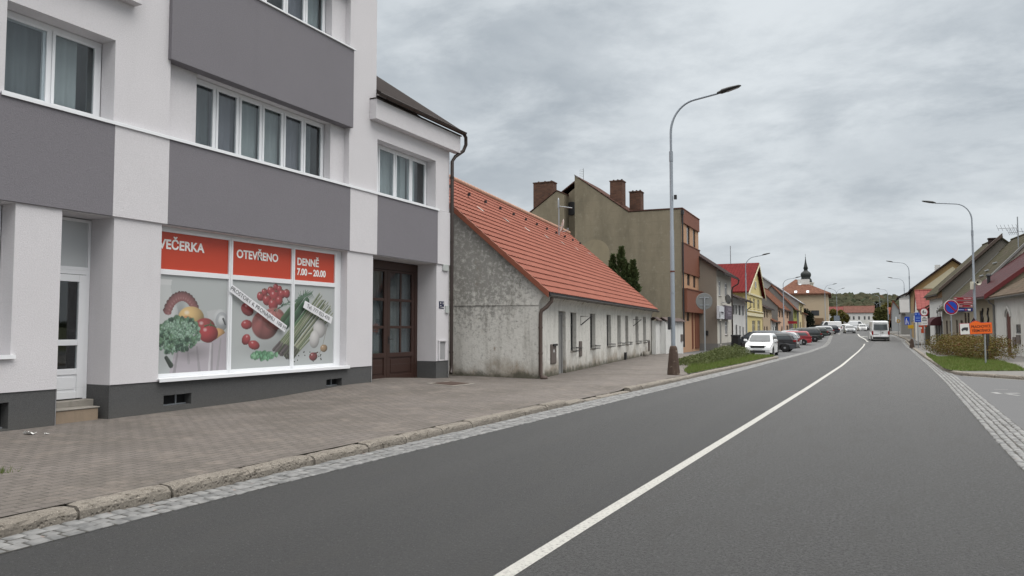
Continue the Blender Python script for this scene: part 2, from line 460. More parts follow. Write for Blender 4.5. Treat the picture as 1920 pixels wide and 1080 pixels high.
YS = ys_range(-40, 80, 4)+[85, 90, 95, 100, 107, 114, 122, 130, 140, 155]+ys_range(165, 285, 10)
strip('road', ASPH, lambda y: interp(EDGE_L, y), lambda y: interp(EDGE_R, y), YS, 0.0)
# parking bays on the left beyond the lawn, side street on the right: their own sheets
LOT_L = [(44,-12.6),(60,-14.2),(95,-19),(130,-24),(200,-33),(280,-40)]
strip('parking_area', ASPH2, lambda y: interp(LOT_L, y), lambda y: interp(EDGE_L, y)-.42, [y for y in YS if y >= 44], -.004)
strip('side_street', ASPH2, lambda y: interp(STRIP_R, y)-.01, lambda y: 60.0, ys_range(-40, 36.0, 4), -.006)

# pavement on the left: from the kerb up to the buildings, with a ramp at the carriage door
def pav_z(x, y):
    k = interp(KERB_L, y)
    t = min(1, max(0, (k-x)/5.5))
    zb = interp([(-40,.2),(8.5,.17),(12,.2),(14.9,.33),(17.5,.33),(19,.24),(22,.17),(30,.18),(60,.2)], y)
    dr = min(1, max(0, (y-15.1)/.7))*min(1, max(0, (20.0-y)/.7))*max(0, 1-t*2.2)**2
    return .125+(zb-.125)*t*t-.085*dr
strip('pavement', PAVER, lambda y: -14.2 if y < 22 else -13.6-.045*(y-22), lambda y: interp(KERB_L, y)-.20, ys_range(-40, 2, 6)+ys_range(3, 45.8, .4), pav_z, nx=16)
strip('far_pavement', PAVE2, lambda y: interp(LOT_L, y)-9, lambda y: interp(LOT_L, y)-.14, [47.02]+[y for y in YS if y > 47.1], .15)
mb = MB()
ky_ = [47.02]+[y for y in YS if y > 47.1]
for a, b in zip(ky_, ky_[1:]):
    xa, xb = interp(LOT_L, a), interp(LOT_L, b)
    za, zb = Zg(a), Zg(b)
    mb.face([(xa, a, za-.02), (xb, b, zb-.02), (xb, b, zb+.152), (xa, a, za+.152)])
    mb.face([(xa, a, za+.152), (xb, b, zb+.152), (xb-.15, b, zb+.152), (xa-.15, a, za+.152)])
tag(mb.build('kerb', KERB), kind='structure')

# kerb stones, one metre blocks with worn tops
def kerb_run(name, pts, w=.2, h=.125, drop=lambda i, s: 0, seed=1, side=1, base=-.03):
    rnd = random.Random(seed); mb = MB()
    P = [Vector(p) for p in pts]
    seg = [(a, b, (b-a).length) for a, b in zip(P, P[1:])]; tot = sum(s[2] for s in seg)
    def at(d):
        for a, b, L in seg:
            if d <= L: return a+(b-a)*(d/L), (b-a).normalized()
            d -= L
        return P[-1].copy(), (seg[-1][1]-seg[-1][0]).normalized()
    d = 0
    while d < tot-.3:
        L = min(rnd.uniform(.85, 1.1), tot-d)
        k = 9; vs = []; fs = []
        jz, jx = rnd.uniform(-.008, .008), rnd.uniform(-.012, .012)
        for i in range(k+1):
            p, t = at(d+.012+(L-.024)*i/k); nrm = Vector((-t.y, t.x, 0))*side
            hh = h-drop(d, tot)+jz
            zz = Zg(p.y)
            e = .012 if i in (0, k) else 0
            for (o, z) in ((0, base), (.004, hh*.55), (.018+e, hh-.022-e), (.045+e, hh-.004-e), (w*.6, hh-e), (w, hh-.002-e), (w, base)):
                a = .011 if 0 < z else 0
                nn = noise.noise(Vector((p.x*9+o*20, p.y*9, z*30+seed)))*a*1.3
                nz = noise.noise(Vector((p.y*7, o*25, 3.3+seed)))*a*.8
                vs.append((p.x+nrm.x*(o+jx+nn), p.y+nrm.y*(o+jx+nn), zz+z+nz))
        for i in range(k):
            for j in range(6): fs.append((i*7+j, i*7+j+1, (i+1)*7+j+1, (i+1)*7+j))
        fs += [tuple(range(7)), tuple(reversed(range(k*7, k*7+7)))]
        mb.add(vs, fs, 0, False); d += L
    return tag(mb.build(name, KERB), kind='structure')
def drop_left(d, tot):
    y = d-4.0
    return .085*min(1, max(0, (y-15.3)/.5))*min(1, max(0, (19.6-y)/.5))
kerb_run('kerb', [(interp(KERB_L, y), y, 0) for y in ys_range(-4, 46, 2)], drop=drop_left, seed=3)
kerb_run('kerb', [(-5.5, 46.0, 0), (-13.6, 46.0, 0)], seed=4, h=.13)

# rows of granite setts along both edges
def setts(name, fa, fb, y0, y1, rows, size, seed):
    rnd = random.Random(seed); mb = MB()
    for r in range(rows):
        y = y0+rnd.uniform(0, size)
        while y < y1:
            L = size*rnd.uniform(.82, 1.25); ym = y+L/2
            a, b = fa(ym), fb(ym)
            wa = a+(b-a)*r/rows; wb = a+(b-a)*(r+1)/rows
            x0, x1 = wa+.008+rnd.uniform(-.006, .006), wb-.008+rnd.uniform(-.006, .006)
            h = .014+rnd.uniform(-.005, .006); g = .010; e = .02
            ya, yb = y+g/2, y+L-g/2; j = lambda: rnd.uniform(-.006, .006)
            z = Zg(ym)
            lo = [(x0+j(), ya+j(), z-.02), (x1+j(), ya+j(), z-.02), (x1+j(), yb+j(), z-.02), (x0+j(), yb+j(), z-.02)]
            tx, ty = rnd.uniform(-.003, .003), rnd.uniform(-.003, .003)
            hi = [(x0+e, ya+e, z+h-tx-ty), (x1-e, ya+e, z+h+tx-ty), (x1-e, yb-e, z+h+tx+ty), (x0+e, yb-e, z+h-tx+ty)]
            md = [(p[0], p[1], z+h-.012) for p in lo]
            mb.add(lo+md+hi, [(0,1,5,4),(1,2,6,5),(2,3,7,6),(3,0,4,7),(4,5,9,8),(5,6,10,9),(6,7,11,10),(7,4,8,11),(8,9,10,11)], 0, True)
            y += L
    return tag(mb.build(name, SETT), kind='structure')
LK = lambda y: interp(KERB_L, y)+.0
LE = lambda y: interp(EDGE_L, y)
strip('gutter_bed', JOINT, lambda y: (LK(y) if y < 45.5 else LE(y)-.45), LE, sorted(YS+[45.4, 45.6]), .0035)
setts('gutter_setts', LK, LE, -3, 44, 3, .145, 5)
setts('gutter_setts', lambda y: LE(y)-.44, LE, 44, 120, 3, .3, 6)
strip('gutter_bed', JOINT, lambda y: interp(EDGE_R, y), lambda y: interp(STRIP_R, y), YS, .0035)
setts('gutter_setts', lambda y: interp(EDGE_R, y), lambda y: interp(STRIP_R, y), -5, 60, 5, .13, 8)
setts('gutter_setts', lambda y: interp(EDGE_R, y), lambda y: interp(STRIP_R, y), 60, 130, 3, .3, 9)

# painted markings
def line(name, pts, w, m=PAINT, z=.0045):
    mb = MB(); P = [Vector(p) for p in pts]
    for i in range(len(P)-1):
        ta = (P[min(i+1, len(P)-1)]-P[max(i-1, 0)]).normalized(); tb = (P[min(i+2, len(P)-1)]-P[i]).normalized()
        na, nb = Vector((-ta.y, ta.x, 0))*w/2, Vector((-tb.y, tb.x, 0))*w/2
        a, b = P[i], P[i+1]
        mb.face([(a.x-na.x, a.y-na.y, Zg(a.y)+z), (b.x-nb.x, b.y-nb.y, Zg(b.y)+z), (b.x+nb.x, b.y+nb.y, Zg(b.y)+z), (a.x+na.x, a.y+na.y, Zg(a.y)+z)])
    return tag(mb.build(name, m), kind='structure')
line('centre_line', [(interp(CENTRE, y), y, 0) for y in ys_range(-40, 86, 2)], .125)
line('centre_line', [tuple(G(*p)) for p in ((1627,641),(1622,636),(1612,631),(1609,627),(1607,622))], .2)
line('road_marking', [tuple(G(*p)) for p in ((1614,630.5),(1624,631.5),(1632,632.0))], .5)
line('road_marking', [tuple(G(*p)) for p in ((1601,617.5),(1606,620.5))], .3)
line('road_marking', [tuple(G(*p)) for p in ((1577.5,622),(1573,626.5))], .35)
line('road_marking', [tuple(G(*p)) for p in ((1664,631.4),(1672,631.6))], 1.0)
# ---------------------------------------------------------------- grey apartment house with the shop (left foreground)
def render_mat(name, col):
    q = NT(name)
    c = q.mix(q.noise(.9, 6, .6), shade(col, .93), shade(col, 1.05))
    c = q.mix(q.math('MULTIPLY', q.ramp(q.noise(34, 5, .8), .38, .66), .5), c, shade(col, .80))
    c = q.mix(q.math('MULTIPLY', q.ramp(q.noise(1.4, 7, .7, stretch=(1, 1, .18)), .55, .85), .35), c, shade(col, .72))
    q.bump(q.noise(44, 5, .8), .5, .022)
    return q.done(c, .9, .25)
R_LIGHT = render_mat('pale grey render', (.63, .612, .63, 1))
R_DARK = render_mat('dark grey render', (.196, .187, .204, 1))
q = NT('dark pebble plinth')
c = q.mix(q.ramp(q.noise(120, 3, .8), .35, .68), (.045, .046, .048, 1), (.125, .125, .125, 1))
c = q.mix(q.ramp(q.xyz()[2], .16, .5), q.mix(.4, c, (.10, .095, .085, 1)), c)
q.bump(q.noise(110, 3, .8), .6, .012)
PLINTH = q.done(c, .85, .35)
LILAC = mat('lilac grey reflection tone', (.245, .235, .262, 1), .9, .05, 1)  # flat colour behind the glass stands in for its lilac-grey reflection
CURT = mat('sheer curtain', (.40, .425, .42, 1), .9, .08, 2)
CURT_D = mat('grey curtain', (.155, .17, .175, 1), .9, .1, 2)
GLOSSG = mat('grey glazing panel', (.46, .48, .49, 1), .25, .03, 2)

FB = Frame((-11.9, 0.0, 0.0), (0.0, 1.0))
fb = thing('apartment_building', 'grey rendered apartment block with dark bands and a shuttered corner shop, nearest on the left', 'building', (-11.9, 0, 0), FB.rz)
WIN1 = (6.62, 8.43, 5.3, 6.76); WIN1B = (6.62, 8.43, 8.9, 10.3)
WINL = (3.6, 6.85, 1.31, 3.645)
DOOR = (7.58, 8.5, .1, 3.645)
SHOP = (9.46, 14.68, .78, 3.6); SHOPW = (9.46, 14.83, .78, 3.645)
GAR = (15.88, 19.0, .0, 3.645)
XE = 19.72
# ground floor
mb = MB()
mb.wall(-8, XE, .75, 3.66, [WINL+(.35,), DOOR+(.62,), SHOPW+(.22,), GAR+(.68,)])
# first floor and above: pilasters proud, bays set back 16 cm
mb.wall(6.5, 9.56, 5.3, 14, [WIN1+(.36,), WIN1B+(.36,)])
mb.wall(9.56, 14.85, 5.3, 14, [(10.3, 14.32, 5.3, 6.77, .2), (10.3, 14.32, 8.8, 10.25, .2)], y=.16)
mb.face([(9.56, 0, 5.3), (9.56, .16, 5.3), (9.56, .16, 14), (9.56, 0, 14)])
mb.face([(14.85, .16, 5.3), (14.85, 0, 5.3), (14.85, 0, 14), (14.85, .16, 14)])
mb.wall(14.85, 15.95, 5.3, 14, [])
mb.wall(15.95, XE, 5.3, 7.25, [(16.02, 18.93, 5.3, 6.76, .32)])
mb.wall(-8, 6.5, 5.3, 14, [(1.2, 4.4, 5.5, 6.8, .3)], m=1)
# gable side, back, floor and roof of the block
mb.face([(15.95, 0, 7.2), (15.95, 10, 7.2), (15.95, 10, 14), (15.95, 0, 14)])
mb.face([(XE, 0, 0), (XE, 10, 0), (XE, 10, 7.7), (XE, 5.0, 11.2), (XE, 0, 7.7)])
mb.face([(XE, 10, 0), (-8, 10, 0), (-8, 10, 14), (XE, 10, 14)])
mb.face([(-8, 0, 0), (-8, 10, 0), (-8, 10, 14), (-8, 0, 14)])
mb.face([(-8, 0, 14), (15.95, 0, 14), (15.95, 10, 14), (-8, 10, 14)])
mb.face([(-8, .7, 3.66), (XE, .7, 3.66), (XE, 10, 3.66), (-8, 10, 3.66)])
mb.build('wall', [R_LIGHT, R_DARK], fb)
# string course band between the storeys: alternating dark and pale panels, 4 cm proud
def band(segs, z0, z1, y=-.04, back=.0):
    for a, b, m in segs:
        mb = MB(); mb.box(a, b, y, back, z0, z1); mb.build('band_panel', m, fb, bevel=.006)
band([(-8, 8.44, R_DARK), (8.44, 9.55, R_LIGHT), (9.55, 14.87, R_DARK), (14.87, 16.0, R_LIGHT), (16.0, 19.0, R_DARK), (19.0, XE, R_LIGHT)], 3.66, 5.285)
for a, b in ((6.6, 8.44), (8.44, XE-.68)):
    pass
def sill(x0, x1, y, z, deep=.06, par=fb, t=.03, back=.0):
    mb = MB(); mb.box(x0, x1, y-deep, back, z, z+t); mb.box(x0, x1, y-deep, y-deep+.012, z-.03, z)
    return mb.build('sill', ALU, par)
sill(6.55, 19.05, -.04, 5.286, .03, back=.002)
for a, b, d in ((6.62, 8.43, .36), (9.57, 14.84, .15), (10.3, 14.32, .355), (16.02, 18.93, .31)):
    mb = MB(); mb.box(a+.003, b-.003, .003, d, 5.302, 5.325); mb.build('sill', ALU, fb)
# upper balustrade panels of the bay
for z0, z1 in ((6.77, 8.76), (10.26, 12.2)):
    mb = MB(); mb.box(9.5, 14.89, -.09, .159, z0, z1); p_ = mb.build('bay_panel', R_DARK, fb, bevel=.006)
    mb = MB(); mb.box(9.48, 14.93, -.125, .155, z1+.002, z1+.035); mb.build('sill', ALU, p_)
mb = MB(); mb.box(3.0, 8.78, -.2, .0, 7.5, 8.86); mb.build('bay_panel', R_LIGHT, fb, bevel=.006)
# plinth, slightly behind the render, cut at the doors and the cellar vents
VENTS = [(6.1, 6.86, .2, .60), (9.6, 10.22, .28, .485), (14.12, 14.69, .33, .505)]
mb = MB()
for a, b in ((-8, DOOR[0]), (DOOR[1], GAR[0]), (GAR[1], XE)):
    mb.wall(a, b, -.1, .75, [v+(.22,) for v in VENTS if a < v[0] < b], y=.015)
for x, d in ((DOOR[0], .62), (DOOR[1], .62), (GAR[0], .68), (GAR[1], .68)):
    e = .003 if x in (DOOR[0], GAR[0]) else -.003
    mb.face([(x+e, -.0015, -.1), (x+e, d, -.1), (x+e, d, .749), (x+e, -.0015, .749)])
mb.face([(-8, .016, .749), (XE, .016, .749), (XE, 0, .749), (-8, 0, .749)])
mb.build('plinth', PLINTH, fb)
for v in VENTS:
    mb = MB(); mb.box(v[0], v[1], .20, .23, v[2], v[3]); vt = mb.build('cellar_vent', DARK, fb)
    mb = MB(); w = v[1]-v[0]
    for a in (v[0]+.01, v[0]+w*.62): mb.box(a, a+.025, .17, .2, v[2], v[3])
    mb.box(v[0], v[1], .16, .2, v[2], v[2]+.02); mb.box(v[0], v[1], .16, .2, v[3]-.02, v[3])
    mb.build('vent_frame', GALV, vt)

def window(par, x0, x1, z0, z1, y, lights, fw=.055, pane=GLASS, frame=WHITE, curt=CURT, transom=None, deep=.07, inset=.03, sash=.05, curtains=True, spans=None, name='window'):
    """casement window: outer frame and sashes (one mesh), each pane and curtain a sub-part. lights = relative widths"""
    mb = MB()
    mb.box(x0, x1, y, y+deep, z0, z0+fw); mb.box(x0, x1, y, y+deep, z1-fw, z1)
    mb.box(x0, x0+fw, y, y+deep, z0+fw, z1-fw); mb.box(x1-fw, x1, y, y+deep, z0+fw, z1-fw)
    tot = sum(lights); W_ = x1-x0-2*fw; xx = x0+fw; cells = []
    for k, r in enumerate(lights):
        xb = xx+W_*r/tot
        if k: mb.box(xx-.02, xx+.02, y+.006, y+deep, z0+fw, z1-fw)
        zs = [(z0+fw, z1-fw)] if not transom else [(z0+fw, transom-.02), (transom+.02, z1-fw)]
        if transom: mb.box(xx+(.02 if k else 0), xb-.02, y+.006, y+deep, transom-.02, transom+.02)
        for za, zb in zs:
            a, b = xx+(.022 if k else .004), xb-(.022 if k < len(lights)-1 else .004)
            yy = y-.012
            mb.box(a, b, yy, yy+.06, za+.003, za+sash); mb.box(a, b, yy, yy+.06, zb-sash, zb-.003)
            mb.box(a, a+sash, yy, yy+.06, za+sash, zb-sash); mb.box(b-sash, b, yy, yy+.06, za+sash, zb-sash)
            cells.append((a+sash-.004, b-sash+.004, za+sash-.004, zb-sash+.004))
        xx = xb
    w = mb.build(name, frame, par, bevel=.004)
    for a, b, c, d in cells:
        mb = MB(); mb.box(a, b, y+.012, y+.02, c, d); mb.build('pane', pane, w)
    for u0, u1, cm in (spans or [(0, 1, curt)]):
        mb = MB(); n_ = int((x1-x0)*(u1-u0)/.035); pts = []
        for i in range(n_+1):
            x = x0+.02+(x1-x0-.04)*(u0+(u1-u0)*i/n_)
            pts.append((x, y+.17+.022*math.sin(i*1.15)+.012*math.sin(i*.37+x)))
        vs = [(p[0], p[1], z0+.03) for p in pts]+[(p[0], p[1]*1.0, z1-.02) for p in pts]
        m_ = len(pts); mb.add(vs, [(i, i+1, m_+i+1, m_+i) for i in range(m_-1)], 0, True)
        mb.build('curtain', cm, w)
    return w
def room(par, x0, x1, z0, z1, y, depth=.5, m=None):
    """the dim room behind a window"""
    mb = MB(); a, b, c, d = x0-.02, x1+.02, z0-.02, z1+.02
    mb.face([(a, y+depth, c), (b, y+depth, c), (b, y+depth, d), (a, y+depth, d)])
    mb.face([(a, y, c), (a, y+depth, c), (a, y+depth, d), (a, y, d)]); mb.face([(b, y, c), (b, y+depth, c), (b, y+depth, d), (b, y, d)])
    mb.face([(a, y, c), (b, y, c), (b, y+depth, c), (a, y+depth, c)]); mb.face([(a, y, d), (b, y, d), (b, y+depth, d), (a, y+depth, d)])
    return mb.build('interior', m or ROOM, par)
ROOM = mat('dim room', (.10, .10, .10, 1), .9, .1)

for (z0, z1) in ((5.33, 6.755), (8.93, 10.29)):
    w = window(fb, 6.63, 8.42, z0, z1, .36, [1, 1], fw=.075, spans=[(.02, .5, CURT_D), (.5, .82, CURT), (.93, 1, CURT_D)] if z0 < 6 else [(0, .4, CURT), (.6, 1, CURT)]); room(w, 6.63, 8.42, z0, z1, .44)
    if z0 < 6:                                  # left sash tilted open
        mb = MB(); zt = z1-.09
        for a, b, c, d in ((6.72, 7.46, 5.42, 5.47), (6.72, 7.46, zt-.05, zt), (6.72, 6.77, 5.47, zt-.05), (7.41, 7.46, 5.47, zt-.05)):
            mb.box(a, b, .385, .435, c, d)
        s_ = mb.build('tilted_sash', WHITE, w, bevel=.004); 
for (z0, z1) in ((5.33, 6.765), (8.83, 10.245)):
    w = window(fb, 10.31, 14.31, z0, z1, .36, [.58, .62, .66, .66, .66, .66], fw=.06, spans=[(0, .15, CURT_D), (.15, .32, LILAC), (.33, .49, CURT), (.50, .66, CURT), (.67, .83, LILAC), (.83, .93, CURT_D)] if z0 < 6 else [(0, .3, CURT_D), (.3, .5, CURT), (.68, .84, LILAC), (.84, 1, CURT)])
    room(w, 10.31, 14.31, z0, z1, .44)
w = window(fb, 16.03, 18.92, 5.33, 6.755, .32, [.4, .8, .8, .8], fw=.06, spans=[(.16, .42, CURT), (.43, .70, CURT), (.72, .86, CURT)]); room(w, 16.03, 18.92, 5.33, 6.755, .4)
w = window(fb, 3.61, 6.84, 1.33, 3.64, .35, [1, 1, 1], fw=.07, transom=2.7, curt=CURT_D); room(w, 3.61, 6.84, 1.33, 3.64, .43)
sill(3.58, 6.9, .0, 1.29, .06, par=w)
w = window(fb, 1.21, 4.39, 5.52, 6.79, .3, [1, 1, 1]); room(w, 1.21, 4.39, 5.52, 6.79, .4)

# entrance door with a blank panel over it
mb = MB(); y = .6
mb.box(7.585, 8.495, y, y+.08, 2.66, 2.73); mb.box(7.585, 7.66, y, y+.08, .5, 2.66); mb.box(8.42, 8.495, y, y+.08, .5, 2.66)
mb.box(7.585, 7.63, y, y+.08, 2.73, 3.63); mb.box(8.45, 8.495, y, y+.08, 2.73, 3.63); mb.box(7.63, 8.45, y, y+.08, 3.58, 3.63); mb.box(7.63, 8.45, y, y+.08, 2.73, 2.79)
door = mb.build('entrance_door', WHITE, fb, bevel=.004)
mb = MB(); mb.box(7.63, 8.45, y+.03, y+.05, 2.79, 3.58); mb.build('overpanel', GLOSSG, door)
mb = MB(); y = .575
for a, b, c, d in ((7.67, 7.79, .52, 2.65), (8.29, 8.41, .52, 2.65), (7.79, 8.29, 2.53, 2.65), (7.79, 8.29, .52, .64), (7.79, 8.29, .93, 1.03), (7.79, 8.29, 1.43, 1.53)):
    mb.box(a, b, y, y+.06, c, d)
mb.box(7.79, 8.29, y+.015, y+.045, .64, .93); mb.box(7.83, 8.25, y+.005, y+.05, .68, .89)
leaf = mb.build('door_leaf', WHITE, door, bevel=.005)
mb = MB()
for c, d in ((1.03, 1.43), (1.53, 2.53)): mb.box(7.78, 8.3, y+.025, y+.035, c, d)
mb.build('pane', GLASS, leaf)
mb = MB(); mb.tube([(7.73, y-.05, 1.38), (7.73, y-.05, 1.25), (7.73, y, 1.25)], .01); mb.box(7.71, 7.75, y-.012, y, 1.2, 1.42); mb.build('handle', GALV, leaf)
mb = MB(); mb.box(7.79, 7.95, .70, .71, 1.54, 1.66); mb.build('notice', WHITE, leaf)
room(door, 7.62, 8.46, .55, 2.65, .66, 1.2, DARK)
SAND = mat('worn sandstone step', (.26, .20, .145, 1), .85, .25, 4, .4, 60, dirt=.4)
mb = MB(); mb.box(7.583, 8.4, .13, .6, .1, .37); mb.build('step', SAND, fb, bevel=.012)
mb = MB(); mb.box(7.583, 8.497, .4, .63, .37, .5); mb.box(7.583, 8.42, .115, .6, .372, .395); mb.build('step', CONC, fb, bevel=.01)

# shop window: three bays, red fascia panes above printed ones
y = .2; SX = [9.47, 11.29, 13.13, 14.66]; ZT, ZM = 3.6, 2.79
mb = MB()
for k, x in enumerate(SX):
    w_ = .10 if 0 < k < 3 else .07
    a = x-(w_/2 if 0 < k < 3 else (0 if k == 0 else w_)); mb.box(a, a+w_, y-.02, y+.07, .8, ZT)
    if 0 < k < 3: mb.box(x-.012, x+.012, y-.035, y-.02, .8, ZT)
for k in range(3):
    a, b = SX[k]+(.07 if k == 0 else .05), SX[k+1]-(.07 if k == 2 else .05)
    for c, d in ((.8, .87), (ZM-.05, ZM+.05), (ZT-.05, ZT)): mb.box(a, b, y-.015, y+.07, c, d)
mb.box(14.66, 14.83, y, y+.07, .8, 3.645)
mb.box(9.46, 14.66, y, y+.07, ZT+.001, 3.645)
shop = mb.build('shop_window', WHITE, fb, bevel=.004)
mb = MB(); mb.box(9.44, 14.9, -.07, .2, .775, .80); mb.box(9.44, 14.9, -.07, -.055, .735, .775); mb.build('sill', ALU, shop, bevel=.003)
RED = mat('red printed film', (.47, .055, .026, 1), .35, .05, 1.5, spec=.4)
WTXT = mat('white lettering', (.78, .77, .75, 1), .5, .02)
for k, lines in enumerate((['VEČERKA'], ['OTEVŘENO'], ['DENNĚ', '7.00 – 20.00'])):
    a, b = SX[k]+(.07 if k == 0 else .05), SX[k+1]-(.07 if k == 2 else .05)
    mb = MB(); mb.box(a, b, y+.02, y+.03, ZM+.05, ZT-.05); p_ = mb.build('fascia_pane', RED, shop)
    if k == 0: text('lettering', lines[0], .25, WTXT, p_, (a+.035, y+.0165, 3.31), (R(90), 0, 0), .007, 'LEFT', sx=.98)
    if k == 1: text('lettering', lines[0], .245, WTXT, p_, (a+.12, y+.0165, 3.285), (R(90), 0, 0), .007, 'LEFT', sx=.94)
    if k == 2:
        text('lettering', lines[0], .235, WTXT, p_, (a+.10, y+.0165, 3.27), (R(90), 0, 0), .007, 'LEFT', sx=.94)
        text('lettering', lines[1], .215, WTXT, p_, (a+.10, y+.0165, 3.035), (R(90), 0, 0), .007, 'LEFT', sx=.93)
# printed window film: pictures of groceries, painted cell by cell
def canvas(h, w, bgc): 
    return np.ones((h, w, 3))*np.array(bgc, float)
class Paint:
    def __init__(s, w, h, aspect):            # coordinates: u right 0..aspect, v down 0..1
        s.a = canvas(h, w, (168, 173, 173)); s.h, s.w = h, w
        s.V, s.U = np.mgrid[0:h, 0:w]; s.U = (s.U+.5)/w*aspect; s.V = (s.V+.5)/h
        s.rs = np.random.RandomState(5)
    def blend(s, m, c): s.a = s.a*(1-m[..., None])+np.array(c, float)*m[..., None]
    def ball(s, u, v, ru, rv, c, rot=0, hi=.55, dark=.45, soft=.06, ribs=0):
        x, y = s.U-u, s.V-v; cs, sn = math.cos(rot), math.sin(rot)
        p, q = (x*cs+y*sn)/ru, (-x*sn+y*cs)/rv
        r = np.sqrt(p*p+q*q); m = np.clip((1-r)/soft, 0, 1)
        g = np.clip(1-((p+.35)**2+(q+.4)**2)/2.2, 0, 1)
        k = dark+(1.15-dark)*g
        if ribs: k = k*(.82+.18*np.abs(np.cos(ribs*np.arctan2(q+.8, p))))
        col = np.array(c, float)*k[..., None]
        sp = np.clip(1-((p+.35)**2+(q+.42)**2)/.06, 0, 1)*hi
        col = col*(1-sp[..., None])+235*sp[..., None]
        s.a = s.a*(1-m[..., None])+np.clip(col, 0, 255)*m[..., None]
    def stroke(s, pts, w0, w1, c, shade_=True):
        for (a, b), (e, f) in zip(pts, pts[1:]):
            dx, dy = e-a, f-b; L = dx*dx+dy*dy+1e-9
            t = np.clip(((s.U-a)*dx+(s.V-b)*dy)/L, 0, 1)
            d = np.hypot(s.U-a-t*dx, s.V-b-t*dy); w = w0+(w1-w0)*t
            m = np.clip((w-d)/(.004), 0, 1)
            sd = ((s.U-a)*dy-(s.V-b)*dx)/math.sqrt(L)
            k = np.clip(.85+.35*sd/np.maximum(w, 1e-4), .45, 1.2) if shade_ else 1+0*d
            s.a = s.a*(1-m[..., None])+np.clip(np.array(c, float)*k[..., None], 0, 255)*m[..., None]
    def leaves(s, u, v, ru, rv, n, cols, r=.02):
        for _ in range(n):
            an, q = s.rs.uniform(0, 6.28), math.sqrt(s.rs.uniform(0, 1))
            s.ball(u+ru*q*math.cos(an), v+rv*q*math.sin(an), r*s.rs.uniform(.6, 1.3), r*s.rs.uniform(.5, 1.1), cols[s.rs.randint(len(cols))], s.rs.uniform(0, 3), .1, .5, .3)
    def poly(s, pts, c):
        m = np.zeros_like(s.U, bool); n = len(pts)
        for i in range(n):
            (x0, y0), (x1, y1) = pts[i], pts[(i+1) % n]
            cnd = ((y0 > s.V) != (y1 > s.V)) & (s.U < (x1-x0)*(s.V-y0)/(y1-y0+1e-12)+x0)
            m ^= cnd
        s.blend(m.astype(float), c)
    def shadow(s, u, v, ru, rv, k):
        r = np.sqrt(((s.U-u)/ru)**2+((s.V-v)/rv)**2); m = np.clip(1-r, 0, 1)*k
        s.a = s.a*(1-m[..., None])
GREENS = [(58, 98, 70), (88, 128, 98), (36, 62, 46), (110, 150, 122), (70, 112, 74)]
def art_left(w, h):
    A = .92; p = Paint(w, h, A)
    p.a -= (p.V*10)[..., None]
    # milk jug
    p.poly([(0, .05), (.17, .05), (.18, .16), (.19, .2), (.27, .36), (.29, .62), (0, .7)], (186, 188, 188))
    p.poly([(0, .05), (.19, .045), (.18, .1), (0, .11)], (196, 197, 197)); p.shadow(.30, .45, .08, .3, .25)
    # sausage ring, orange, tin
    for k in range(16):
        an = R(200+k*10); p.ball(.32+.19*math.cos(an)*1.0, .43+.24*math.sin(an)+.02, .055, .04, (122, 62, 62), an, .15, .45)
    p.ball(.44, .43, .17, .12, (205, 158, 82)); p.ball(.38, .50, .1, .09, (200, 120, 60))
    p.poly([(.64, .36), (.84, .33), (.90, .5), (.86, .6), (.70, .56)], (178, 178, 180)); p.ball(.835, .455, .115, .125, (168, 170, 172), .2, .1, .6)
    p.ball(.845, .455, .085, .095, (140, 143, 147), .2, .2, .8); p.ball(.85, .455, .05, .055, (176, 178, 181), .2, .1, .8); p.stroke([(.87, .44), (.9, .5)], .015, .012, (70, 72, 75))
    p.ball(.80, .60, .1, .06, (205, 140, 70)); p.ball(.62, .53, .14, .1, (150, 40, 40)); p.ball(.67, .60, .135, .1, (166, 32, 36))
    p.stroke([(.62, .52), (.69, .50), (.77, .53)], .012, .008, (70, 90, 50)); p.stroke([(.69, .52), (.70, .46)], .009, .006, (80, 100, 55))
    # paper bag
    p.poly([(.24, .76), (.52, .70), (.70, .70), (.92, .58), (.92, 1), (.18, 1), (.22, .86)], (158, 147, 156))
    for a, b, c, d, k in ((.28, .78, .24, 1, 130), (.52, .74, .56, 1, 138), (.70, .71, .69, 1, 182), (.73, .71, .72, 1, 135), (.84, .66, .80, 1, 142), (.40, .76, .42, .9, 142)):
        p.stroke([(a, b), (c, d)], .012, .02, (k, k-8, k-1), False)
    p.shadow(.45, .80, .3, .1, .25)
    # curly kale
    p.stroke([(.14, .84), (.20, .92)], .022, .03, (40, 50, 42))
    p.leaves(.30, .60, .26, .17, 330, GREENS, .03); p.leaves(.18, .68, .15, .11, 130, GREENS, .027); p.leaves(.30, .56, .2, .1, 120, [(122, 160, 134), (96, 140, 108)], .018)
    return p.a
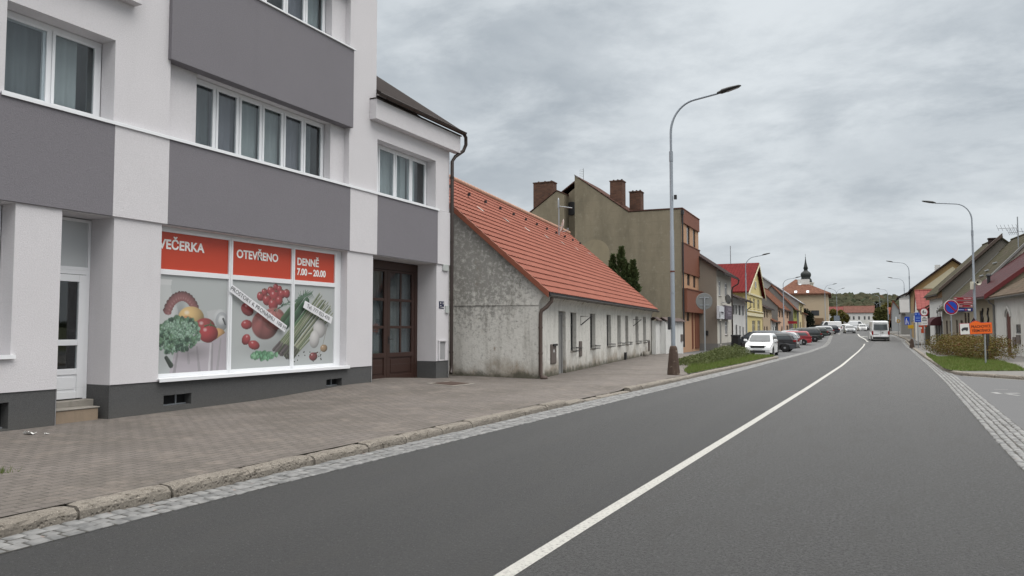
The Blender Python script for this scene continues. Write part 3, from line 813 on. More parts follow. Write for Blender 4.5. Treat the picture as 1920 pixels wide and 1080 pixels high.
def art_right(w, h):
    # two panes share one picture; u runs 0 .. 1.72
    A = 1.72; p = Paint(w, h, A); rd = (160, 34, 38)
    p.a -= (p.V*6)[..., None]
    p.shadow(.75, .78, .7, .16, .18)
    for u, v, r in ((.44, .17, .06), (.50, .12, .05), (.60, .10, .06), (.68, .05, .045), (.74, .07, .045), (.66, .16, .085), (.78, .13, .06), (.86, .12, .06), (.54, .21, .07), (.64, .26, .08), (.74, .21, .06)): p.ball(u, v, r, r*.95, rd)
    for u, v in ((.44, .13), (.5, .085), (.6, .055), (.68, .10), (.78, .08), (.86, .075), (.54, .16), (.64, .2)):
        for k in range(5): a_ = k*1.26+u*9; p.stroke([(u, v), (u+.035*math.cos(a_), v+.02*math.sin(a_))], .006, .002, (66, 82, 46))
    p.ball(.24, .33, .1, .07, rd, .4); p.ball(.235, .50, .085, .055, rd); p.ball(.23, .67, .06, .07, rd, .9); p.ball(.35, .735, .09, .055, rd, .2)
    p.ball(.52, .50, .22, .18, (150, 66, 64), 0, .15, .5, .08, ribs=4.4); p.ball(.66, .43, .19, .14, (164, 80, 74), 0, .15, .55, .08, ribs=4.0)
    # herbs and courgettes
    for k in range(46):
        t = p.rs.uniform(0, 1); u, v = .66+.5*t, .33-.22*t
        p.stroke([(u, v), (u+p.rs.uniform(-.06, .12), v+p.rs.uniform(-.08, .06))], .010, .003, GREENS[k % 5])
    p.stroke([(.86, .50), (1.18, .20)], .055, .05, (44, 84, 52)); p.stroke([(.95, .53), (1.2, .3)], .035, .03, (62, 104, 62)); p.stroke([(.80, .44), (1.08, .17)], .04, .035, (52, 88, 50))
    for k in range(26):
        t = k/26; u, v = .98+.3*t, .2-.1*t; p.stroke([(u, v), (u+.05, v-.05+.1*(k % 2))], .009, .003, (70, 110, 80))
    # asparagus bundle
    for k in range(26):
        o = (k % 9)*.022+p.rs.uniform(-.01, .01); l_ = p.rs.uniform(-.05, .05)
        a, b = (.70+o*1.2+l_, .80+o*.55), (1.42+o*1.5+l_, .10+o*1.1+p.rs.uniform(-.05, .1))
        c = [(112, 128, 84), (136, 146, 108), (92, 106, 70), (150, 152, 118)][k % 4]
        p.stroke([a, b], .017, .009, c)
        p.stroke([a, (a[0]+.1, a[1]-.09)], .025, .016, [(84, 72, 74), (70, 74, 56)][k % 2])
        p.stroke([b, (b[0]+.02, b[1]-.02)], .006, .003, (200, 200, 180))
    p.leaves(.52, .86, .2, .035, 60, [(74, 140, 92), (96, 158, 110), (60, 120, 76)], .035)
    # garlic, onion halves, peppercorns
    p.ball(1.44, .55, .13, .12, (178, 174, 172), 0, .2, .65); p.ball(1.34, .68, .10, .12, (176, 172, 170), .3, .2, .62); p.stroke([(1.60, .50), (1.50, .78), (1.42, .9)], .008, .006, (150, 140, 130))
    p.ball(1.53, .80, .075, .05, (150, 112, 74)); p.ball(1.32, .90, .085, .055, (120, 40, 42)); p.stroke([(1.36, .86), (1.41, .85)], .01, .01, (84, 34, 32))
    for _ in range(26): p.ball(p.rs.uniform(.8, 1.5), p.rs.uniform(.82, .96), .011, .009, (52, 46, 46), 0, 0)
    return p.a
def film(name, img, a, b, c, d, y, par):
    h, w, _ = img.shape
    xs = np.linspace(a, b, w+1); zs = np.linspace(d, c, h+1)
    vs = [(x, y, z) for z in zs for x in xs]; k = w+1
    fs = [(j*k+i, (j+1)*k+i, (j+1)*k+i+1, j*k+i+1) for j in range(h) for i in range(w)]
    me = bpy.data.meshes.new(name); me.from_pydata(vs, [], fs)
    g_ = img.mean(2, keepdims=True); img = (g_+(img-g_)*.72)*.78+np.array((168, 172, 172))*.20
    lin = np.clip(img, 0, 255)/255.0; lin = np.where(lin <= .04045, lin/12.92, ((lin+.055)/1.055)**2.4)
    at = me.color_attributes.new('print', 'FLOAT_COLOR', 'CORNER')
    cc = np.ones((h*w, 4, 4), np.float32); cc[:, :, :3] = lin.reshape(-1, 1, 3); at.data.foreach_set('color', cc.ravel())
    me.materials.append(FILM); o = bpy.data.objects.new(name, me); COL.objects.link(o); o.parent = par
    return o
q = NT('printed window film'); at = q.n.new('ShaderNodeAttribute'); at.attribute_name = 'print'
hs_ = q.n.new('ShaderNodeHueSaturation'); hs_.inputs['Saturation'].default_value = 1.0; hs_.inputs['Value'].default_value = 1.0; q.l.new(at.outputs['Color'], hs_.inputs['Color'])
FILM = q.done(hs_.outputs[0], .22, .5)
AL = art_left(116, 126); AR = art_right(216, 126)
for k in range(3):
    a, b = SX[k]+(.07 if k == 0 else .05), SX[k+1]-(.07 if k == 2 else .05)
    img = AL if k == 0 else AR[:, :116] if k == 1 else AR[:, 116:]
    film('printed_pane', img, a, b, .87, ZM-.05, y+.02, shop)
mb = MB(); mb.box(9.5, 14.6, y+.06, y+.5, .85, 3.6); mb.build('backing', DARK, shop)
PAPER = mat('paper strip', (.66, .66, .68, 1), .8, .03)
INK = mat('handwritten ink', (.03, .03, .035, 1), .8, .05)
def banner(x0, z0, x1, z1, h, s, size):
    dx, dz = x1-x0, z1-z0; L = math.hypot(dx, dz); an = math.atan2(dz, dx)
    e = bpy.data.objects.new('paper_banner', None)
    mb = MB(); n_ = 12
    for i in range(n_):
        a, b = -L/2+L*i/n_, -L/2+L*(i+1)/n_; wa, wb = .006*math.sin(i*1.3), .006*math.sin((i+1)*1.3)
        mb.add([(a, -h/2, wa), (b, -h/2, wb), (b, h/2, wb), (a, h/2, wa)], [(0, 1, 2, 3)], 0, True)
    o = mb.build('paper_banner', PAPER, shop)
    o.location = ((x0+x1)/2, y-.062, (z0+z1)/2); o.rotation_euler = (R(90), -an, 0)
    text('handwriting', s, size, INK, o, (0, 0, .010), (0, 0, 0), -.0015, 'CENTER', .001, sx=1.0)
bx = FB.loc(432, 540, .14); by = FB.loc(537, 617, .14); banner(bx[0]+.02, bx[1]-.0, by[0]-.02, by[1], .165, 'PROSTORY K PRONÁJMU  108 M²', .125)
bx = FB.loc(570, 570, .14); by = FB.loc(622, 601, .14); banner(bx[0], bx[1], by[0], by[1], .175, 'Tel. 777 023 470', .125)

# carriage door
mb = MB(); y = .66; D0, D1, DZ = 15.89, 18.99, .2
mb.box(D0, D1, y, y+.1, 3.4, 3.63); mb.box(D0, D0+.12, y, y+.1, DZ, 3.4); mb.box(D1-.14, D1, y, y+.1, DZ, 3.4)
gd = mb.build('carriage_door', WOODBR, fb, bevel=.006)
mid = (D0+D1)/2+.02
rows = [(1.03, 1.72), (1.80, 2.5), (2.58, 3.33)]
for k, (a, b) in enumerate(((D0+.13, mid-.004), (mid+.004, D1-.15))):
    mb = MB(); yy = y+.01; st = .14
    mb.box(a, a+st, yy, yy+.07, DZ+.03, 3.39); mb.box(b-st, b, yy, yy+.07, DZ+.03, 3.39)
    mb.box(a+st, b-st, yy, yy+.07, DZ+.03, DZ+.2); mb.box(a+st, b-st, yy, yy+.07, .9, 1.03); mb.box(a+st, b-st, yy, yy+.07, 3.33, 3.39)
    for r0, r1 in zip(rows, rows[1:]): mb.box(a+st, b-st, yy+.01, yy+.06, r0[1], r1[0])
    m_ = (a+b)/2; mb.box(m_-.035, m_+.035, yy+.012, yy+.058, 1.03, 3.33)
    mb.box(a+st, b-st, yy+.03, yy+.05, DZ+.2, .9); mb.box(a+st+.06, b-st-.06, yy+.015, yy+.05, DZ+.26, .84)
    lf = mb.build('door_leaf', WOODBR, gd, bevel=.006)
    for r0, r1 in rows:
        for c, d in ((a+st, m_-.035), (m_+.035, b-st)):
            mb = MB(); mb.box(c-.004, d+.004, yy+.03, yy+.038, r0-.004, r1+.004); mb.build('pane', GLASS, lf)
    mb = MB(); n_ = 44; pts = [(a+.05+(b-a-.1)*i/n_, yy+.16+.03*math.sin(i*.95)) for i in range(n_+1)]
    mb.add([(p[0], p[1], .95) for p in pts]+[(p[0], p[1], 3.36) for p in pts], [(i, i+1, n_+2+i, n_+1+i) for i in range(n_)], 0, True)
    mb.build('curtain', CURT_D, lf)
    if k:
        mb = MB(); mb.box(a+.05, a+.09, yy-.012, yy, 1.28, 1.5); mb.tube([(a+.07, yy-.01, 1.42), (a+.07, yy-.06, 1.42), (a+.2, yy-.06, 1.42)], .011); mb.build('handle', BLACKM, lf)
room(gd, D0+.1, D1-.1, .3, 3.4, .85, 1.0)

# cornice, gutter, lower roof, downpipe
mb = MB(); mb.box(15.67, 20.02, -.22, .0, 7.2, 7.73); mb.build('cornice', R_LIGHT, fb, bevel=.008)
RF = tiles_mat('dark brown roofing', (.035, .028, .026, 1), .3, .25, 0, var=.2)
mb = MB(); mb.prism([(-.34, 7.74), (5.0, 11.36), (5.0, 11.5), (-.34, 7.86)], 15.96, 20.1, axis='x')
mb.prism([(5.0, 11.36), (10.4, 7.6), (10.4, 7.74), (5.0, 11.5)], 15.96, 20.1, axis='x'); mb.build('roof', RF, fb)
mb = MB(); mb.box(15.66, 20.06, -.25, .02, 7.735, 7.76); mb.build('eaves_board', BROWNM, fb)
def gutter(par, x0, x1, y, z, r=.07, m=BROWNM, brackets=0):
    mb = MB(); n_ = 9; prof = [(y-r*math.cos(math.pi*k/n_), z-r*math.sin(math.pi*k/n_)) for k in range(n_+1)]
    prof2 = [(y-(r-.008)*math.cos(math.pi*k/n_), z-(r-.008)*math.sin(math.pi*k/n_)) for k in range(n_+1)]
    mb.prism(prof+prof2[::-1], x0, x1, axis='x')
    mb.tube([(x0, y-r, z), (x1, y-r, z)], .012, 6)
    for i in range(brackets):
        x = x0+(x1-x0)*(i+.5)/brackets
        mb.tube([(x, y+r*math.cos(math.pi*k/8), z-(r+.006)*math.sin(math.pi*k/8)) for k in range(9)], .008, 5)
    return mb.build('gutter', m, par)
gutter(fb, 15.6, 20.1, -.33, 7.84, .075, BROWNM, 7)
mb = MB(); mb.tube([(20.06, -.33, 7.79), (20.16, -.33, 7.72), (20.2, -.31, 7.5), (20.16, -.24, 7.3), (19.9, -.1, 7.08), (19.76, -.075, 6.9), (19.76, -.075, .62), (19.76, -.09, .5), (19.66, -.12, .36)], .055, 12)
dp = mb.build('downpipe', BROWNM, fb)
mb = MB()
for z in (6.4, 4.4, 2.6, 1.0): mb.lathe([(.062, -.03), (.064, 0), (.062, .03)], (19.76, -.075, z), 12); mb.box(19.74, 19.78, -.06, 0, z-.01, z+.01)
mb.build('pipe_clip', BROWNM, dp)

# number plate, boxes and niche beside the carriage door
NAVY = mat('navy enamel', (.012, .014, .05, 1), .3, .1)
r_ = FB.rect(823, 565, 832, 578.5)
mb = MB(); mb.box(r_[0], r_[1], -.012, -.001, r_[2], r_[3]); np_ = mb.build('number_plate', NAVY, fb, bevel=.003)
mb = MB(); w_, h_ = r_[1]-r_[0], r_[3]-r_[2]
for u0, u1, v0, v1 in ((.26, .36, .62, .88), (.74, .86, .60, .86), (.2, .44, .34, .42), (.3, .46, .12, .22), (.64, .88, .12, .24)):
    mb.box(r_[0]+w_*u0, r_[0]+w_*u1, -.014, -.0122, r_[2]+h_*v0, r_[2]+h_*v1)
mb.build('lettering', WTXT, np_)
BOXG = mat('pale grey plastic box', (.42, .44, .43, 1), .5, .05)
for b in ((829, 496, 839, 508), (834, 573, 839.5, 587)):
    r_ = FB.rect(*b); mb = MB(); mb.box(r_[0], r_[1], -.05, -.001, r_[2], r_[3]); mb.build('junction_box', BOXG, fb, bevel=.006)
r_ = FB.rect(821, 640, 835, 675)
mb = MB(); mb.box(r_[0], r_[1], -.004, -.001, r_[2]+.02, r_[3]); nb = mb.build('meter_niche', mat('shadowed niche board', (.30, .30, .305, 1), .9), fb)
mb = MB(); mb.box(r_[0], r_[0]+.05, -.045, -.005, r_[2], r_[3]); mb.box(r_[0]-.02, r_[1]+.02, -.05, -.005, r_[3], r_[3]+.03); mb.box(r_[1]-.05, r_[1]+.01, -.03, -.005, r_[2], r_[3]); mb.build('niche_frame', R_LIGHT, nb)
# pilaster-mounted lamp wire stub and small litter belong to the pavement
LITTER = mat('crumpled paper', (.6, .6, .58, 1), .9, .05)
def litter(px, py, s, lab):
    p = G(px, py, .16); p.z = pav_z(p.x, p.y)
    mb = MB(); rnd = random.Random(int(px)); vs = []; k = 5
    for i in range(k):
        for j in range(k): vs.append(((i/(k-1)-.5)*s, (j/(k-1)-.5)*s*.7, abs(rnd.gauss(0, s*.14))+.004))
    mb.add(vs, [(j*k+i, j*k+i+1, (j+1)*k+i+1, (j+1)*k+i) for j in range(k-1) for i in range(k-1)])
    o = mb.build('paper_scrap', LITTER); o.location = p; o.rotation_euler = (0, 0, rnd.uniform(0, 3)); tag(o, lab, 'litter', 'litter on the pavement')
litter(56, 815, .15, 'larger crumpled white paper scrap on the pavement below the left pilaster')
litter(88, 814, .07, 'small white paper scrap on the pavement near the door step')
# ---------------------------------------------------------------- low white house with the red tiled roof
q = NT('stained old plaster'); o_ = q.xyz(); ob = q.tc.outputs['Object']
c = q.mix(q.noise(.7, 7, .62), (.49, .48, .45, 1), (.67, .655, .615, 1))
up = q.math('MULTIPLY', q.rng(q.math('ADD', o_[2], q.math('MULTIPLY', q.noise(.9, 4), 1.6)), 1.6, 4.2), q.rng(q.math('ADD', o_[1], q.math('MULTIPLY', q.noise(1.1, 3), 1.6)), .3, 2.4))
up = q.math('MULTIPLY', up, q.math('SUBTRACT', 1.0, q.rng(o_[0], .02, .04)))
spots = q.ramp(q.math('ADD', q.noise(7.5, 10, .76, dist=.3), q.math('MULTIPLY', up, .20)), .54, .70)
c = q.mix(q.math('MULTIPLY', spots, .66), c, (.115, .111, .102, 1))
c = q.mix(q.math('MULTIPLY', q.ramp(q.noise(12, 6, .7), .55, .68), .30), c, (.20, .19, .17, 1))
low = q.math('SUBTRACT', 1.0, q.rng(q.math('SUBTRACT', o_[2], q.math('MULTIPLY', q.noise(1.1, 8, .68), 2.0)), -.95, -.15))
c = q.mix(q.math('MULTIPLY', low, .85), c, q.mix(q.noise(3, 5), (.16, .12, .085, 1), (.34, .30, .24, 1)))
c = q.mix(q.ramp(q.noise(2.2, 8, .75, stretch=(1, 1, .6)), .61, .68), c, (.30, .25, .20, 1))
c = q.mix(q.math('MULTIPLY', q.ramp(q.noise(2.6, 7, .7, stretch=(1.4, 1.4, .22)), .5, .75), .5), c, (.17, .155, .13, 1))
foot = q.math('SUBTRACT', 1.0, q.rng(q.math('SUBTRACT', o_[2], q.math('MULTIPLY', q.noise(2.4, 7, .75), .75)), -.2, .06))
c = q.mix(q.math('MULTIPLY', foot, .8), c, (.055, .055, .038, 1))
q.bump(q.math('ADD', q.noise(9, 6, .6), q.math('MULTIPLY', q.noise(60, 3, .7), .3)), .45, .03)
OLDPL = q.done(c, .95, .2)
q = NT('red clay tile')
c = q.mix(q.noise(.5, 5, .6), (.215, .078, .054, 1), (.285, .110, .078, 1))
c = q.mix(q.math('MULTIPLY', q.noise(5, 4, .6), .5), c, (.21, .068, .048, 1))
cell = q.n.new('ShaderNodeTexWhiteNoise'); cell.noise_dimensions = '2D'
sn = q.n.new('ShaderNodeVectorMath'); sn.operation = 'SNAP'; q.l.new(q.tc.outputs['Object'], sn.inputs[0]); sn.inputs[1].default_value = (.3, .25, 10)
q.l.new(sn.outputs[0], cell.inputs[0])
c = q.mix(q.math('MULTIPLY', cell.outputs[0], .22), c, (.14, .042, .03, 1))
c = q.mix(q.math('MULTIPLY', q.ramp(q.noise(1.6, 8, .75), .52, .72), .35), c, (.13, .055, .04, 1))
TILE = q.done(c, .85, .15)
VERGE = mat('dark red verge tile', (.20, .062, .034, 1), .6, .2, 2.5)
RHO = (-9.63, 21.4, 0.0)
RH = Frame(RHO, (-.120, .9928))
rh = thing('old_house', 'low stained white house with red tiled roof and deep bare windows', 'house', RHO, RH.rz)
LH, DH, ZE, YR, ZR = 22.75, 10.3, 3.1, 5.15, 7.62
SL = (ZR-ZE)/YR
WIN = [(3.87, 4.73), (6.92, 7.86), (10.05, 10.98), (12.42, 13.25), (14.39, 15.2), (17.25, 18.2), (19.72, 20.7)]
holes = [(2.28, 3.2, .0, 2.32, .15)]+[(a, b, .88+.006*i, 2.31+.012*i, .17) for i, (a, b) in enumerate(WIN)]
mb = MB(); mb.wall(0, LH, -.1, ZE, holes)
mb.face([(0, 0, -.1), (0, DH, -.1), (0, DH, ZE), (0, YR, ZR-.02), (0, 0, ZE)])
mb.face([(LH, DH, -.1), (LH, 0, -.1), (LH, 0, ZE), (LH, YR, ZR-.02), (LH, DH, ZE)])
mb.face([(0, DH, -.1), (LH, DH, -.1), (LH, DH, ZE), (0, DH, ZE)])
mb.box(-.025, 0, -.02, DH, 2.46, 2.50)
k = 7; cov = [(-.30+.30*math.sin(math.pi/2*i/k), 2.52+.42*(math.cos(math.pi/2*i/k)) if False else 2.94-.42*(1-math.cos(math.pi/2*(1-i/k)))) for i in range(k+1)]
cov = [(-.30*(1-math.sin(math.pi/2*i/k)), 2.78-.36*(1-math.cos(math.pi/2*i/k))) for i in range(k+1)]
mb.prism(cov+[(.0, 3.04), (-.30, 2.80)], .0, LH, axis='x')
mb.build('wall', OLDPL, rh)
def tiled_slope(mb, x0, x1, ya, za, yb, zb, rows, tw=.30, sub=6, lip=.036, amp=.018):
    dy, dz = yb-ya, zb-za; L = math.hypot(dy, dz); ty, tz = dy/L, dz/L; ny, nz = -tz, ty
    n_ = int(round((x1-x0)/tw))*sub
    for r in range(rows):
        s0, s1 = L*r/rows, L*(r+1)/rows+.05; vs = []
        for i in range(n_+1):
            x = x0+(x1-x0)*i/n_; ph = (i % sub)/sub
            w = amp*(1 if ph < .5 else -.2)*abs(math.sin(ph*2*math.pi))
            j = .004*noise.noise(Vector((x*2.2, r*3.1, 0)))
            for s, h in ((s0, lip*.1), (s0, lip+w+j), (s1, w*.8+j*.5)):
                vs.append((x, ya+ty*s+ny*h, za+tz*s+nz*h))
        fs = []
        for i in range(n_):
            a, b = i*3, i*3+3
            fs += [(a, b, b+1, a+1), (a+1, b+1, b+2, a+2)]
        mb.add(vs, fs, 0, False)
mb = MB(); OV = .36
tiled_slope(mb, -.1, LH+.12, -OV, ZE-OV*SL+.06, YR, ZR+.06, 20)
tiled_slope(mb, LH+.12, -.1, DH+OV, ZE-OV*SL+.06, YR, ZR+.06, 20, sub=3)
mb.prism([(-OV+.02, ZE-OV*SL-.02), (YR, ZR-.02), (DH+OV, ZE-OV*SL-.02), (DH+OV, ZE-OV*SL+.05), (YR, ZR+.05), (-OV+.02, ZE-OV*SL+.05)], -.08, LH+.1, axis='x')
rf = mb.build('roof', TILE, rh)
# verge tiles stepping up both gables
for x in (-.17, LH+.08):
    mb = MB(); nv = 20
    for side in (0, 1):
        for i in range(nv):
            def P(t): 
                y = -OV+(YR+OV)*t; z = ZE-OV*SL+(ZR-ZE+OV*SL)*t
                return (y if side == 0 else DH-y, z)
            a, b = P(i/nv), P((i+1.06)/nv)
            h0, h1 = .125, .10
            pts = [(a[0], a[1]-.10), (b[0], b[1]-.10), (b[0], b[1]+h1), (a[0], a[1]+h0)]
            mb.prism(pts, x+.002*(i % 2), x+.1, axis='x')
    mb.build('verge', VERGE, rf, bevel=.008)
mb = MB(); path = [(-.15+i*.36, YR, ZR+.10) for i in range(int((LH+.3)/.36))]
for p in path: mb.tube([(p[0], p[1], p[2]), (p[0]+.38, p[1], p[2]+.015)], [.11, .125], 8)
mb.build('ridge', mat('pale ridge tile', (.36, .20, .14, 1), .8, .2), rf)
def on_roof(s, x):       # s metres up the slope from the eave edge
    L = math.hypot(YR+OV, ZR-ZE+OV*SL); t = s/L
    return Vector((x, -OV+(YR+OV)*t, ZE-OV*SL+.06+(ZR-ZE+OV*SL)*t))
NRM = Vector((0, -SL, 1)).normalized(); TNG = Vector((0, 1, SL)).normalized()
mb = MB()
def roof_hit(px, py):
    for _ in range(1): pass
    r = ray(px, py); lx = lambda v: ((v[0]-RHO[0])*RH.d[0]+(v[1]-RHO[1])*RH.d[1], (v[0]-RHO[0])*RH.n[0]+(v[1]-RHO[1])*RH.n[1], v[2])
    c0 = lx((0, 0, EYE)); d1 = lx((r[0], r[1], EYE+r[2])); dv = [d1[i]-c0[i] for i in range(3)]
    P0 = on_roof(0, 0); t = sum((P0[i]-c0[i])*NRM[i] for i in range(3))/sum(dv[i]*NRM[i] for i in range(3))
    return Vector([c0[i]+dv[i]*t for i in range(3)])
lts = [roof_hit(x, y) for x, y in ((905, 397.5), (953, 417.5), (992.5, 435), (1028, 448), (1058, 459.5), (1083.5, 469.5), (1107, 478.5))]
mb = MB()
for p in lts:
    a, b = p-TNG*.02+NRM*.05, p+TNG*.30+NRM*.035
    mb.face([(a.x-.1, a.y, a.z), (a.x+.02, a.y, a.z), (b.x+.02, b.y, b.z), (b.x-.1, b.y, b.z)])
mb.build('glass_tiles', mat('milky glass tile', (.72, .70, .64, 1), .3, .05), rf)
mb = MB()
for x in np.arange(.6, LH, 1.75):
    p = on_roof(6.05, x)+NRM*.04; mb.box(p.x-.03, p.x+.03, p.y-.12, p.y-.02, p.z-.02, p.z+.09)
for x in np.arange(0.05, LH, .15):
    p = on_roof(.02, x); mb.box(p.x-.05, p.x+.05, p.y-.03, p.y+.01, p.z-.10, p.z+.0)
tag(mb.build('snow_guards', BLACKM, rf), kind='stuff')
gutter(rh, -.15, LH+.3, -OV-.03, ZE-OV*SL-.02, .07, mat('weathered zinc', (.10, .09, .08, 1), .6, .2, 4), 16)
PIPE = mat('rusty brown pipe', (.085, .06, .05, 1), .6, .3, 4)
mb = MB(); mb.tube([(.14, -.40, 2.70), (.14, -.38, 2.58), (.06, -.25, 2.40), (-.02, -.10, 2.28), (-.02, -.07, 2.15), (-.02, -.07, .28), (-.02, -.12, .2)], .062, 10)
dp = mb.build('downpipe', PIPE, rh)
for z in (1.75, .95):
    mb = MB(); mb.lathe([(.07, -.03), (.073, 0), (.07, .03)], (-.02, -.07, z), 12); mb.build('pipe_clip', PIPE, dp)
mb = MB(); mb.lathe([(.05, .12), (.12, .14), (.13, .2), (.09, .25)], (-.0, -.16, 0), 9); mb.build('shoe', PIPE, dp)
GREYW = mat('grey weathered board', (.20, .20, .195, 1), .85, .15, 3)
for i, (a, b) in enumerate(WIN):
    c, d = .88+.006*i, 2.31+.012*i
    mb = MB(); y = .15
    mb.box(a, a+.06, y, y+.06, c, d); mb.box(b-.06, b, y, y+.06, c, d); mb.box(a, b, y, y+.06, d-.06, d); mb.box(a, b, y, y+.06, c, c+.06)
    mb.box((a+b)/2-.03, (a+b)/2+.03, y, y+.06, c, d); mb.box(a, b, y, y+.06, c+.95, c+1.0)
    mb.box(a, b, .19, .2, c, d); wn = mb.build('window', BLACKM, rh)
    mb = MB(); mb.box(a+.05, b-.05, y+.02, y+.03, c+.05, d-.05); mb.build('pane', PANE, wn)
    mb = MB(); mb.box(a-.03, b+.03, -.03, .15, c-.004, c+.02); mb.build('sill', CONC, wn)
    mb = MB()                                 # iron flower-box rail under each window
    for t in range(5):
        x = a+(b-a)*(t+.5)/5; mb.tube([(x, 0, c+.02), (x, -.2, c+.02), (x, -.22, c+.14)], .009, 5)
    for yy, zz in ((-.2, c+.02), (-.22, c+.14), (-.1, c+.02)): mb.tube([(a, yy, zz), (b, yy, zz)], .012, 5)
    for x in (a, b): mb.tube([(x, .02, c+.14), (x, -.22, c+.14)], .01, 5)
    mb.build('flower_rail', BLACKM, wn)
mb = MB(); mb.box(2.29, 3.19, .13, .18, .1, 2.31); mb.box(2.3, 2.42, .10, .13, .1, 2.3); mb.box(3.06, 3.18, .10, .13, .1, 2.3); mb.box(2.68, 2.80, .10, .13, .1, 2.3); mb.box(2.42, 3.06, .10, .13, 2.18, 2.3); mb.build('house_door', GREYW, rh, bevel=.005)
BOXBR = mat('brown meter cabinet', (.115, .095, .085, 1), .55, .15, 3)
for (x0, x1, z0, z1) in ((1.26, 1.9, .55, 1.2), (5.08, 5.46, .66, 1.24), (21.3, 21.95, .42, .98)):
    mb = MB(); mb.box(x0, x1, -.03, -.001, z0, z1); mb.box(x0+.02, x1-.02, -.04, -.03, z0+.02, z1-.03); bx_ = mb.build('meter_cabinet', BOXBR, rh, bevel=.006)
    if x0 < 2: 
        mb = MB(); mb.box(x0+.2, x1-.02, -.09, -.04, z1-.06, z1+.01); mb.build('hasp', BLACKM, bx_); mb = MB(); mb.box(x0+.27, x0+.36, -.044, -.0405, z0+.38, z0+.47); mb.build('sticker', WHITE, bx_)
for x in (5.35, 16.55):                          # triangular wall brackets
    mb = MB(); z = 2.19
    mb.tube([(x, 0, z), (x, -.42, z), (x, 0, z-.34)], .014, 5); mb.tube([(x+.12, 0, z), (x+.12, -.42, z), (x+.12, 0, z-.34)], .014, 5); mb.tube([(x, -.42, z), (x+.12, -.42, z)], .014, 5); mb.tube([(x, 0, z-.34), (x, 0, z)], .012, 5)
    mb.build('wall_bracket', BLACKM, rh)
mb = MB(); mb.box(14.0, 14.25, -.10, -.0, .2, .55); mb.build('boot_scraper', BLACKM, rh)
mb = MB(); mb.lathe([(.13, 0), (.16, .05), (.17, .28), (.15, .28), (.13, .06)], (19.0, -.25, .18), 10); tag(bpy.data.objects.get('x') or mb.build('flower_pot', CONC), 'small grey pot against the foot of the old white house wall', 'flower pot'); fp = bpy.data.objects['flower_pot']; fp.location = RHO; fp.rotation_euler = (0, 0, RH.rz)
# aerial mast and dish on the roof
mp_ = roof_hit(1048, 442)
ant = thing('roof_aerial', 'grey aerial mast with a cross arm rising from the red tiled roof', 'aerial', RH.W(mp_.x, mp_.y, mp_.z), RH.rz)
hM = 2.05
mb = MB(); mb.tube([(0, 0, -.3), (0, 0, hM*.5), (-.0, 0, hM)], .035, 8); mb.tube([(-.0, 0, hM), (-.07, 0, hM+.03), (-.1, 0, hM-.1), (-.1, 0, hM-.5)], .035, 8); mb.build('mast', GALV, ant)
mb = MB(); mb.tube([(-.05, -.05, hM-.42), (.5, -.62, hM-.46)], .03, 8); mb.build('cross_arm', GALV, ant)
mb = MB(); mb.lathe([(.001, .06), (.2, .045), (.36, .0), (.38, -.03), (.36, -.02), (.2, .03), (.001, .045)], (0, 0, 0), 20, axis='x')
dish = mb.build('dish', mat('rust streaked white dish', (.50, .42, .38, 1), .5, .1, 2, dirt=.95, dcol=(.24, .08, .05, 1)), ant); dish.location = (.28, -.12, .58); dish.rotation_euler = (0, R(12), R(-66))
mb = MB(); mb.tube([(.0, 0, .55), (.26, -.12, .58)], .02, 6); mb.tube([(.28, -.12, .25), (.62, -.3, .35), (.66, -.32, .42)], .014, 5); mb.box(.62, .7, -.36, -.28, .38, .5); mb.build('dish_arm', GALV, ant)

# narrow gateway between the two houses
GF = Frame((-13.0, 19.78, 0), (0, 1))
gw = thing('gateway', 'narrow plastered gateway with scrolled coping squeezed between apartment block and old house', 'gateway', (-13.0, 19.78, 0), GF.rz)
mb = MB(); mb.wall(0, 2.2, 0, 2.7, [(.15, 1.25, 0, 2.12, .18)]); mb.face([(0, .25, 0), (2.2, .25, 0), (2.2, .25, 2.7), (0, .25, 2.7)]); mb.face([(0, 0, 2.7), (2.2, 0, 2.7), (2.2, .25, 2.7), (0, .25, 2.7)])
mb.build('wall', OLDPL, gw)
mb = MB(); mb.box(.15, 1.25, .14, .18, .15, 2.12); mb.box(.2, .3, .12, .14, .15, 2.1); mb.box(.65, .75, .12, .14, .15, 2.1); mb.box(1.13, 1.23, .12, .14, .15, 2.1); mb.build('gate_leaf', WOODBR, gw)
mb = MB(); pts = [(2.0, 2.72), (1.55, 2.74), (1.35, 2.84), (1.1, 3.05), (.8, 3.12), (.0, 3.14)]
mb.prism([(2.05, 2.70)]+pts+[(0, 2.70)], -.05, .3, axis='y'); mb.tube([(p[0], -.03, p[1]+.03) for p in [(2.1, 2.72)]+pts], .06, 6); mb.build('coping', OLDPL, gw)

# ---------------------------------------------------------------- houses further along the street
def pick(F, b, dep=0): return F.rect(*b, dep)
def casement(par, r, frame=WHITE, y=.05, n=2, fw=.06, transom=True, sillm=None, pane=None):
    a, b, c, d = r; mb = MB()
    mb.box(a, a+fw, y, y+.06, c, d); mb.box(b-fw, b, y, y+.06, c, d); mb.box(a+fw, b-fw, y, y+.06, c, c+fw); mb.box(a+fw, b-fw, y, y+.06, d-fw, d)
    for k in range(1, n): x = a+(b-a)*k/n; mb.box(x-fw*.5, x+fw*.5, y+.003, y+.057, c+fw, d-fw)
    if transom: z = c+(d-c)*.68; mb.box(a+fw, b-fw, y+.005, y+.055, z-fw*.4, z+fw*.4)
    w = mb.build('window', frame, par)
    mb = MB(); mb.box(a+fw*.7, b-fw*.7, y+.025, y+.035, c+fw*.7, d-fw*.7); mb.build('pane', pane or PANE, w)
    if sillm:
        mb = MB(); mb.box(a-.06, b+.06, -.06, y, c-.05, c-.002); mb.build('sill', sillm, w)
    return w
